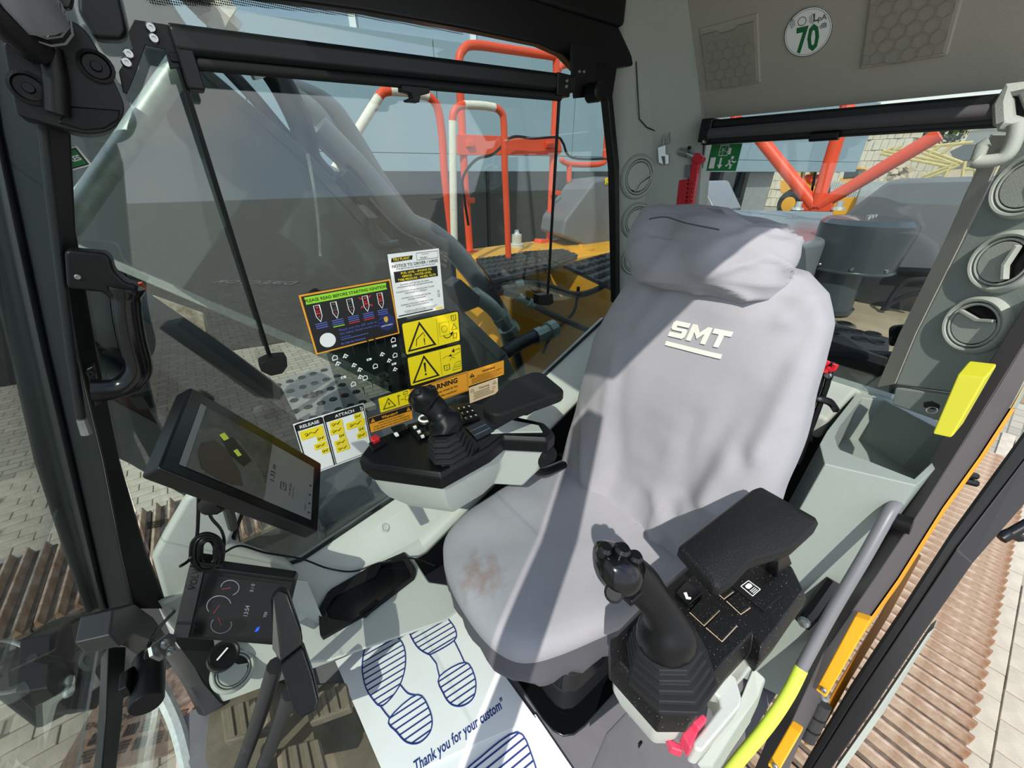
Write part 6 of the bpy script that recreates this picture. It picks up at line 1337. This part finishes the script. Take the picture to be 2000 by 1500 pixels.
pt = thing('rear_platform', 'dusty perforated walkway plate behind the rear window', 'platform', V(1.8, .3, .78))
MB().box((2.0, .25, .79), (.75, .9, .03)).build('dusty_plate', 'deck_dust', pt, bevel=.004)
MB().tube([P(1615, 690, x=1.6), P(1760, 700, x=1.6)], .02, 8).build('edge_tube', 'black', pt)
st_ = [P(1612, 626, z=.82), P(1740, 660, z=.82), P(1735, 700, z=.82), P(1612, 662, z=.82)]
MB().prism(st_, V(0, 0, -.03)).build('walkway', 'tread', pt, bevel=.004)
for (x, y) in ((1620, 640), (1645, 645), (1672, 648), (1625, 652), (1705, 652), (1680, 662), (1712, 668), (1650, 632)): MB().lathe(P(x, y, z=.821), V(0, 0, 1), [(0, .0005), (.016, .0005), (.022, .004), (.026, 0)], 12).build('hole', 'black', pt)
cm2 = thing('rear_sensor', 'small black square sensor on a stalk in the rear window corner', 'sensor', P(1755, 690, x=1.42))
MB().prism(rpoly([P(*q, x=1.45) for q in ((1735, 638), (1785, 634), (1790, 672), (1735, 678))], .012), V(.02, 0, 0)).build('body', 'black', cm2, bevel=.004)
MB().tube([P(1752, 678, x=1.46), P(1742, 770, x=1.46)], .007, 8).build('stalk', 'black', cm2)
pl_([(1772, 628), (1805, 632), (1800, 652), (1770, 645)], dict(x=1.44), V(.02, 0, 0), 'bracket', 'galv', cm2)
# orange tripod frame on the hood
tp = thing('orange_tripod', 'orange three-legged tube frame standing on the engine hood', 'frame', P(1592, 412, x=2.6))
for a, b_ in (((1592, 404), (1478, 262)), ((1594, 404), (1640, 255)), ((1600, 402), (1835, 262))): MB().tube([P(*a, x=2.6), P(*b_, x=2.6)], .030, 12).build('leg', 'orange', tp, smooth=60)
pl_([(1568, 392), (1600, 400), (1626, 392), (1624, 414), (1564, 412)], dict(x=2.58), V(.03, 0, 0), 'foot_plate', 'orange', tp)
for (x, y) in ((1557, 406), (1637, 406)): MB().lathe(P(x, y + 4, x=2.55), V(0, 0, 1), [(0, 0), (.03, 0), (.028, .01), (.015, .012), (.015, .04), (0, .04)], 10).build('mount_bolt', 'galv', tp)
for a, b_ in (((1438, 232), (1438, 200)), ((1655, 218), (1655, 190))): MB().tube([P(*a, x=2.62), P(*b_, x=2.62)], .030, 10).build('upright', 'orange', tp)
# ---- light cluster and reflection ring outside the lower windscreen
ml = thing('work_light_bracket', 'black bracket with lamps outside the lower windscreen', 'lamp bracket', P(170, 1390, x=-.62))
pl_([(100, 1240), (150, 1205), (215, 1188), (228, 1215), (222, 1330), (190, 1385), (135, 1385), (95, 1345)], dict(x=-.58), V(-.06, .03, 0), 'plate', 'black', ml, bevel=.006)
for (x, y) in ((135, 1330), (132, 1352)): bolt(P(x, y, x=-.572), V(1, -.4, .4), .012, ml, 'galv')
MB().tube(smooth([P(*q, x=-.57) for q in ((62, 1285), (100, 1290), (140, 1305), (175, 1325))], 4), .009, 8).build('arm', 'black', ml, smooth=60)
MB().lathe(P(165, 1290, x=-.56), V(1, -.5, .4), [(0, 0), (.03, 0), (.03, .02), (.022, .024), (0, .02)], 14).build('lamp', 'steel_dull', ml)
mr = thing('reflection_ring', 'thin white ring in place of a curved reflection at the left edge', 'reflection', P(10, 1350, x=-.75))  # solid ring added to stand in for a curved reflection
MB().tube([P(0 + 70 * math.cos(q), 1302 + 52 * math.sin(q), x=-.75) for q in [k * .2618 for k in range(24)]], .005, 6, closed=True).build('rim', 'white', mr, smooth=60)
# ================================================================== the yard
mat('mortar', '#8f897a', .9, var=.1, vscale=20); mat('paver', '#b3aa98', .85, var=.14, vscale=5, bump=.6, bscale=120)
def paving(name):
    m = mat(name, '#9c9688', .85); t = m.node_tree; b = t.nodes['Principled BSDF']; tcn = t.nodes.new('ShaderNodeTexCoord'); bk_ = t.nodes.new('ShaderNodeTexBrick')
    bk_.inputs['Scale'].default_value = 1; bk_.inputs['Brick Width'].default_value = .24; bk_.inputs['Row Height'].default_value = .12; bk_.inputs['Mortar Size'].default_value = .008
    bk_.inputs['Color1'].default_value = lin('#a39c8c'); bk_.inputs['Color2'].default_value = lin('#8e887b'); bk_.inputs['Mortar'].default_value = lin('#6b665b')
    t.links.new(tcn.outputs['Object'], bk_.inputs['Vector']); t.links.new(bk_.outputs['Color'], b.inputs['Base Color']); return m
paving('paving')
gd = MB().prism([V(-60, -60, GZ - .02), V(120, -60, GZ - .02), V(120, 80, GZ - .02), V(-60, 80, GZ - .02)], V(0, 0, -.3)).build('ground', 'paving', smooth=0); struct(gd, 'block-paved yard around the machine', 'ground')
pv = MB().box((0, 0, -.02), (.232, .112, .04)); pm0 = None; cand = []
for (x0, x1, y0, y1) in ((-3.2, -.8, 1.6, 6.0), (2.2, 7.5, -1.7, -.5)):
    nx, ny = int((x1 - x0) / .24), int((y1 - y0) / .12)
    for j in range(ny):
        for i in range(nx):
            c = V(x0 + (i + .5 * (j % 2)) * .24, y0 + j * .12, GZ); v = c - EYE; zc = v.dot(C_F)
            if zc <= 0: continue
            X, Y_ = 1000 + F_PX * v.dot(C_R) / zc, 750 - F_PX * v.dot(C_U) / zc
            if -20 < X < 2020 and 700 < Y_ < 1520: cand.append((v.length, c))
cand.sort(key=lambda t: t[0]); rest = MB()
for k, (d_, c) in enumerate(cand):
    if k < 300:
        if pm0 is None: pm0 = pv.build('paver', 'paver', None, bevel=.004); o = pm0
        else: o = pm0.copy(); COL.objects.link(o)
        o.parent = gd; o.location = c + V(0, 0, random.uniform(-.003, .003)); o.rotation_euler = (random.uniform(-.01, .01), random.uniform(-.01, .01), 0)
    else: rest.box(c + V(0, 0, -.02), (.232, .112, .04))
rest.build('far_pavers', 'paver', gd, kind='stuff')
kb_ = thing('kerb', 'pale concrete kerb line across the paving at the left', 'kerb', P(60, 1110, z=GZ))
ka, kb2 = P(-60, 1128, z=GZ + .03), P(150, 1075, z=GZ + .03); kd = (kb2 - ka); kn_ = V(-kd.y, kd.x, 0).normalized()
for k in range(3): MB().obox(ka + kd * (k * .5 - .1), kd * .49, kn_ * .13, V(0, 0, -.08)).build('kerb_stone', 'concrete', kb_, bevel=.008)
# drain cover
dc = thing('drain_cover', 'rusty cast iron drain cover with raised bars and lettering', 'drain cover', P(250, 1440, z=GZ))
du0 = V(1, -.42, 0).normalized(); dv0 = V(.42, 1, 0).normalized(); do = P(92, 1540, z=GZ + .012)
mat('cast', '#7b6453', .7, .4, col2='#9c8470', vscale=18, bump=.4, bscale=120); mat('cast_dark', '#4b3d35', .7, .4)
at_ = lambda a, b: do + du0 * a + dv0 * b
MB().prism(rpoly([at_(0, 0), at_(1.1, 0), at_(1.1, .66), at_(0, .66)], .09, 4), V(0, 0, -.03)).build('frame', 'cast', dc, bevel=.004)
for i in range(12):
    for j in range(7):
        if j in (2, 4) and i % 3: continue
        b = MB(); c = at_(.09 + i * .085, .07 + j * .085)
        for k in range(4):
            if (i + j) % 2: b.obox(c + du0 * (k * .017), du0 * .010, dv0 * .058, V(0, 0, .006))
            else: b.obox(c + dv0 * (k * .017), dv0 * .010, du0 * .058, V(0, 0, .006))
        b.build('tread_block', 'cast_dark', dc, kind='stuff')
for s_, a, b, sz in (('ADVANCE', .30, .335, .06), ('DUCTILE', .62, .255, .055), ('EN 124 D400', .02, .245, .05), ('WWW.', .08, .16, .04)): MB().text(s_, at_(a, b) + V(0, 0, .006), du0 * -1 if 0 else du0, dv0, sz, 'LEFT', .01, 0).build('lettering', 'cast_dark', dc, smooth=0)
# ================================================================== buildings and yard behind
fn = V(.174, .985, 0).normalized(); fd = V(fn.y, -fn.x, 0); fo = fn * 8.0      # facade plane 8 m away
def fp_(s, z, off=0.): return fo + fd * s + fn * off + V(0, 0, z)
def fs_(px, py): return (Pp(px, py, fo, fn) - fo).dot(fd)
sL, sR = -9.0, fs_(1688, 290)
bd = thing('showroom_building', 'building with blue-grey cladding above dark glazing', 'building', fp_(2, GZ))
zb, zt, zj = 1.34, 3.26, 1.62
MB().obox(fp_(sL, zb), fd * (sR - sL), fn * 3.0, V(0, 0, zj - zb)).build('lower_fascia', 'clad', bd, bevel=.01)
np_ = 9
for k in range(np_):
    a = sL + (sR - sL) * k / np_; MB().obox(fp_(a + .006, zj + .012), fd * ((sR - sL) / np_ - .012), fn * 3.0, V(0, 0, zt - zj - .012)).build('cladding_panel', 'clad', bd, bevel=.004)
MB().obox(fp_(sL, zj - .02, .02), fd * (sR - sL), fn * 2.9, V(0, 0, .06)).build('joint', 'clad_joint', bd)
gw = (sR - 5 - sL) / 10
for k in range(10):
    a = sL + k * gw; MB().obox(fp_(a + .03, GZ, .35), fd * (gw - .06), fn * .03, V(0, 0, zb - GZ)).build('glass_pane', 'facade_glass', bd, smooth=0)
    MB().obox(fp_(a - .03, GZ, .32), fd * .06, fn * .08, V(0, 0, zb - GZ)).build('mullion', 'frame_black', bd)
MB().obox(fp_(sL, -.2, .31), fd * (sR - 5 - sL), fn * .06, V(0, 0, .06)).build('transom', 'frame_black', bd)
MB().obox(fp_(sL, GZ, .45), fd * (sR - 5 - sL), fn * 2.4, V(0, 0, zb - GZ)).build('interior', 'rubber', bd)
mat('sky_glass', '#8fa3b5', .08, .0, spec=1.0)  # reflected sky is put into the blue-grey pane colour
for k in range(9):
    a = sL + 2.1 * k; MB().obox(fp_(a + .05, zt, .6), fd * 2.0, fn * .03, V(0, 0, 1.6)).build('upper_pane', 'sky_glass', bd, smooth=0); MB().obox(fp_(a - .05, zt, .55), fd * .10, fn * .08, V(0, 0, 1.6)).build('upper_post', 'white', bd)
s0, s1 = fs_(1472, 340), fs_(1532, 340)
MB().obox(fp_(s0, GZ, .3), fd * (s1 - s0), fn * .6, V(0, 0, zb - GZ)).build('column', 'concrete', bd, bevel=.02)
# glazed corner frames seen through the rear window
for px_ in (1385, 1418, 1468): MB().obox(fp_(fs_(px_, 360) - .08, GZ, .2), fd * .16, fn * .1, V(0, 0, zb - GZ)).build('corner_mullion', 'frame_black', bd)
MB().obox(fp_(fs_(1380, 360), .55, .2), fd * (fs_(1470, 360) - fs_(1380, 360)), fn * .08, V(0, 0, .12)).build('corner_transom', 'frame_black', bd)
# second low dark wall towards the front, reflecting in the windscreen
# roller in the yard
rl = thing('road_roller', 'yellow road roller with a driver, behind the orange frame', 'roller', P(1590, 430, x=26))
K = dict(x=26.0)
MB().lathe(P(1545, 398, x=25.8), V(-1, .2, 0), [(0, 0), (.40, 0), (.42, .06), (.70, .08), (.76, -.1), (.74, -.45), (0, -.45)], 24).build('tyre', 'rubber', rl, smooth=40)
MB().lathe(P(1540, 399, x=25.6), V(-1, .2, 0), [(0, 0), (.36, 0), (.36, .04), (.2, .06), (0, .06)], 18).build('wheel_hub', 'yellow', rl)
pl_([(1524, 352), (1560, 350), (1580, 362), (1580, 385), (1545, 384), (1524, 376)], K, V(1.6, 0, 0), 'engine_cover', 'yellow', rl, bevel=.03)
pl_([(1560, 322), (1566, 322), (1562, 366), (1552, 366)], K, V(.6, 0, 0), 'rear_post', 'yellow', rl)
for q in (((1564, 322), (1570, 322), (1562, 372), (1557, 372)), ((1592, 322), (1597, 322), (1588, 374), (1583, 374)), ((1618, 322), (1623, 322), (1620, 378), (1615, 378))): pl_(q, K, V(.1, 0, 0), 'cab_post', 'black', rl)
pl_([(1558, 318), (1626, 318), (1626, 324), (1558, 324)], K, V(1.6, 0, 0), 'cab_roof', 'frame_black', rl)
pl_([(1562, 362), (1590, 364), (1600, 378), (1620, 380), (1616, 392), (1562, 386)], K, V(1.2, 0, 0), 'cab_floor', 'yellow', rl, bevel=.03)
pl_([(1630, 388), (1690, 384), (1670, 420), (1626, 420)], K, V(.3, 0, 0), 'drum_frame', 'yellow', rl, bevel=.03)
a = P(1672, 390, x=26.3); MB().lathe(a, V(.3, -1, 0), [(0, 0), (.74, 0), (.77, .05), (.77, 1.9), (0, 1.9)], 26).build('drum', 'concrete', rl, smooth=40)
# driver: one continuous skinned figure in orange
def person(root, base, h, label):
    s = h / 1.3; J = {'hip': (0, 0, .0), 'chest': (0, 0, .42), 'neck': (0, 0, .58), 'head': (0, 0, .70), 'crown': (0, 0, .80), 'ls': (0, .20, .52), 'le': (-.12, .26, .28), 'lh': (-.34, .20, .24), 'rs': (0, -.20, .52), 're': (-.12, -.26, .28), 'rh': (-.34, -.18, .24), 'lk': (-.42, .12, .02), 'lf': (-.48, .12, -.40), 'rk': (-.42, -.12, .02), 'rf': (-.48, -.12, -.40)}
    R = {'hip': .16, 'chest': .17, 'neck': .06, 'head': .10, 'crown': .07, 'ls': .08, 'le': .055, 'lh': .04, 'rs': .08, 're': .055, 'rh': .04, 'lk': .085, 'lf': .06, 'rk': .085, 'rf': .06}
    ks = list(J); me = bpy.data.meshes.new('body'); E_ = [('hip', 'chest'), ('chest', 'neck'), ('neck', 'head'), ('head', 'crown'), ('chest', 'ls'), ('ls', 'le'), ('le', 'lh'), ('chest', 'rs'), ('rs', 're'), ('re', 'rh'), ('hip', 'lk'), ('lk', 'lf'), ('hip', 'rk'), ('rk', 'rf')]
    me.from_pydata([tuple(V(*J[k]) * s) for k in ks], [(ks.index(a_), ks.index(b__)) for a_, b__ in E_], [])
    o = bpy.data.objects.new('person', me); COL.objects.link(o); me.materials.append(MATS['orange']); o.location = base; o.modifiers.new('skin', 'SKIN')
    for i, k in enumerate(ks): me.skin_vertices[0].data[i].radius = (R[k] * s, R[k] * s); me.skin_vertices[0].data[i].use_root = (k == 'hip')
    q = o.modifiers.new('s', 'SUBSURF'); q.levels = q.render_levels = 1
    tag(o, label, 'person'); return o
per = person(None, P(1577, 368, x=26.6), 1.45, 'person in an orange jacket and yellow hard hat sitting in the roller cab')
hat = MB().lathe(V(0, 0, .66) + V(0, 0, 0), V(0, 0, 1), [(0, .02), (.13, .02), (.12, .07), (.08, .13), (0, .15)], 14); hb_ = hat.build('hard_hat', 'box_yellow', None, smooth=60); hb_.parent = per
# fence
fe = thing('palisade_fence', 'pale palisade fence across the yard', 'fence', P(1680, 400, x=30))
fa0, fa1 = P(1612, 395, x=30), P(1760, 372, x=30)
for k in range(34):
    c = lerp(fa0, fa1, k / 33); c.z = GZ; MB().box(c + V(0, 0, 1.25), (.03, .07, 2.5)).build('pale', 'galv', fe)
for z in (.4, 2.0): MB().tube([V(fa0.x, fa0.y, GZ + z), V(fa1.x, fa1.y, GZ + z)], .04, 5).build('rail', 'galv', fe)
# second yellow machine
ye2 = thing('yellow_loader', 'small yellow machine behind the fence', 'loader', P(1665, 370, x=37)); K = dict(x=37.0)
pl_([(1648, 328), (1680, 326), (1682, 330), (1650, 332)], K, V(1.5, 0, 0), 'roof', 'yellow', ye2); pl_([(1650, 332), (1678, 331), (1675, 348), (1646, 350)], K, V(1.5, 0, 0), 'cab', 'facade_glass', ye2); pl_([(1640, 348), (1690, 340), (1690, 354), (1640, 360)], K, V(1.6, 0, 0), 'body', 'yellow', ye2, bevel=.05)
lq = P(1665, 357, x=38); MB().box((38, lq.y, (lq.z + GZ) / 2), (1.6, 2.2, lq.z - GZ)).build('running_gear', 'rubber', ye2, bevel=.1)
# block retaining wall, rubble, screening plant
mat('lego', '#cfc6b2', .85, var=.08, vscale=2); mat('rubble', '#bfb096', .9, var=.2, vscale=3); mat('plant_steel', '#c9b878', .7, var=.1, vscale=3); mat('plant_dark', '#5f6264', .7); mat('foliage', '#4c5a38', .9, var=.35, vscale=2); mat('sand', '#b9a98c', .9, var=.12, vscale=.5)
bw = thing('block_wall', 'pale retaining wall of large concrete blocks beyond the fence', 'wall', P(1740, 360, x=46))
wa, wb2 = P(1500, 358, x=46), P(1830, 352, x=46); nb = 26
for j in range(8):
    for i in range(nb):
        if j > 5 and (i < 6 or i > 20): continue
        c = lerp(wa, wb2, (i + .5 + .5 * (j % 2)) / nb); L = (wb2 - wa).length / nb
        MB().box((c.x + random.uniform(0, .15), c.y, GZ + .38 + .75 * j), (1.2, L * .975, .725)).build('block', 'lego', bw, bevel=.03)
rp = MB()
for k in range(420):
    t = random.random(); c = lerp(P(1690, 356, x=41), P(1815, 350, x=41), t); hgt = 3.4 * (1 - abs(t - .45) * 1.5); zz_ = random.uniform(0, max(.3, hgt)); r = random.uniform(.15, .5)
    q = Matrix.Rotation(random.uniform(0, 3), 3, 'Z') @ Matrix.Rotation(random.uniform(0, 1), 3, 'X'); rp.box((c.x + random.uniform(-1.2, 1.5) + zz_ * .5, c.y + random.uniform(-.5, .5), GZ + zz_), (r, r * 1.3, r * .8), q)
tag(rp.build('rubble_heap', 'rubble', bevel=0), 'heap of pale broken rubble in front of the block wall', 'rubble', kind='stuff')
sp3 = thing('screening_plant', 'cream steel conveyor and screening plant above the rubble', 'machine', P(1850, 350, x=43)); K = dict(x=43.0)
def beam(a, b_, r=.10, m='plant_steel', nm='beam', x=43.0): MB().tube([P(*a, x=x), P(*b_, x=x)], r, 6).build(nm, m, sp3)
for a, b_ in (((1720, 300), (1850, 325)), ((1725, 294), (1855, 318)), ((1780, 290), (1870, 322)), ((1790, 285), (1880, 318)), ((1800, 345), (1870, 318)), ((1805, 350), (1875, 322)), ((1845, 345), (1860, 318)), ((1880, 345), (1885, 315)), ((1905, 345), (1905, 312)), ((1880, 330), (1920, 330)), ((1750, 292), (1900, 278)), ((1740, 298), (1760, 285)), ((1760, 300), (1785, 284)), ((1790, 300), (1812, 284)), ((1815, 300), (1840, 282)), ((1840, 300), (1865, 280)), ((1720, 300), (1745, 288))): beam(a, b_)
pl_([(1855, 296), (1880, 284), (1925, 280), (1905, 312), (1865, 314)], K, V(3, 0, 0), 'hopper', 'plant_dark', sp3); pl_([(1815, 336), (1840, 334), (1838, 344), (1812, 346)], K, V(1, 0, 0), 'motor', 'galv', sp3)
sh_ = thing('site_sheds', 'grey and cream corrugated sheds on the slope', 'shed', P(1750, 290, x=58)); K = dict(x=58.0)
pl_([(1705, 305), (1712, 275), (1745, 270), (1735, 300)], K, V(4, 0, 0), 'shed', 'plant_dark', sh_); pl_([(1740, 300), (1750, 268), (1785, 266), (1782, 290)], K, V(4, 0, 0), 'shed', 'lego', sh_); pl_([(1880, 285), (1895, 255), (1965, 245), (1960, 280)], K, V(4, 0, 0), 'shed', 'concrete', sh_)
# slope with bushes
hl = MB(); rows = []
for i in range(13):
    r_ = []
    for j in range(30):
        y = -34 + j * 1.9; x = 50 + i * 2.6; r_.append(V(x, y, GZ + .9 * i + noise.noise(V(x * .12, y * .12, 0)) * 1.4))
    rows.append(r_)
hl.grid(rows); struct(hl.build('hillside', 'sand', smooth=80), 'sandy quarry slope rising behind the yard', 'ground')
def bush(c, r, label, n=160):
    t = thing('bush', label, 'bush', c, 'bushes on the quarry slope'); b = MB()
    for k in range(n):
        d_ = V(random.gauss(0, 1), random.gauss(0, 1), random.gauss(0, .8)).normalized(); p = c + V(0, 0, r * .6) + d_ * r * random.uniform(.6, 1.0); s_ = r * .22
        u_ = d_.orthogonal().normalized(); w2 = d_.cross(u_); a_ = random.uniform(0, 6); u2 = u_ * math.cos(a_) + w2 * math.sin(a_); w3 = d_.cross(u2)
        b.add([p - u2 * s_, p + w3 * s_ * .6 + d_ * s_ * .3, p + u2 * s_, p - w3 * s_ * .6 + d_ * s_ * .2], [[0, 1, 2, 3]])
    b.build('foliage', 'foliage', t, smooth=0, kind='stuff'); MB().tube([c - V(0, 0, .5), c + V(0, 0, r * .7)], r * .06, 6).build('stem', 'cast_dark', t)
for i, (x, y, X_, r) in enumerate(((1700, 284, 66, 1.4), (1693, 292, 54, 1.1), (1806, 272, 56, 1.1), (1828, 270, 72, 1.4), (1852, 266, 62, 1.2), (1795, 282, 52, .9), (1870, 262, 80, 1.2))):
    bush(P(x, y + 8, x=X_), r, ['green bush left of the cream shed', 'small bush at the end of the cladding', 'green bush just right of the cream shed', 'green bush in the middle of the slope group', 'green bush above the conveyor', 'low bush behind the orange leg', 'bush beside the grey corrugated shed'][i])
# painted parking word on the paving behind the photographer (seen mirrored in the side window)
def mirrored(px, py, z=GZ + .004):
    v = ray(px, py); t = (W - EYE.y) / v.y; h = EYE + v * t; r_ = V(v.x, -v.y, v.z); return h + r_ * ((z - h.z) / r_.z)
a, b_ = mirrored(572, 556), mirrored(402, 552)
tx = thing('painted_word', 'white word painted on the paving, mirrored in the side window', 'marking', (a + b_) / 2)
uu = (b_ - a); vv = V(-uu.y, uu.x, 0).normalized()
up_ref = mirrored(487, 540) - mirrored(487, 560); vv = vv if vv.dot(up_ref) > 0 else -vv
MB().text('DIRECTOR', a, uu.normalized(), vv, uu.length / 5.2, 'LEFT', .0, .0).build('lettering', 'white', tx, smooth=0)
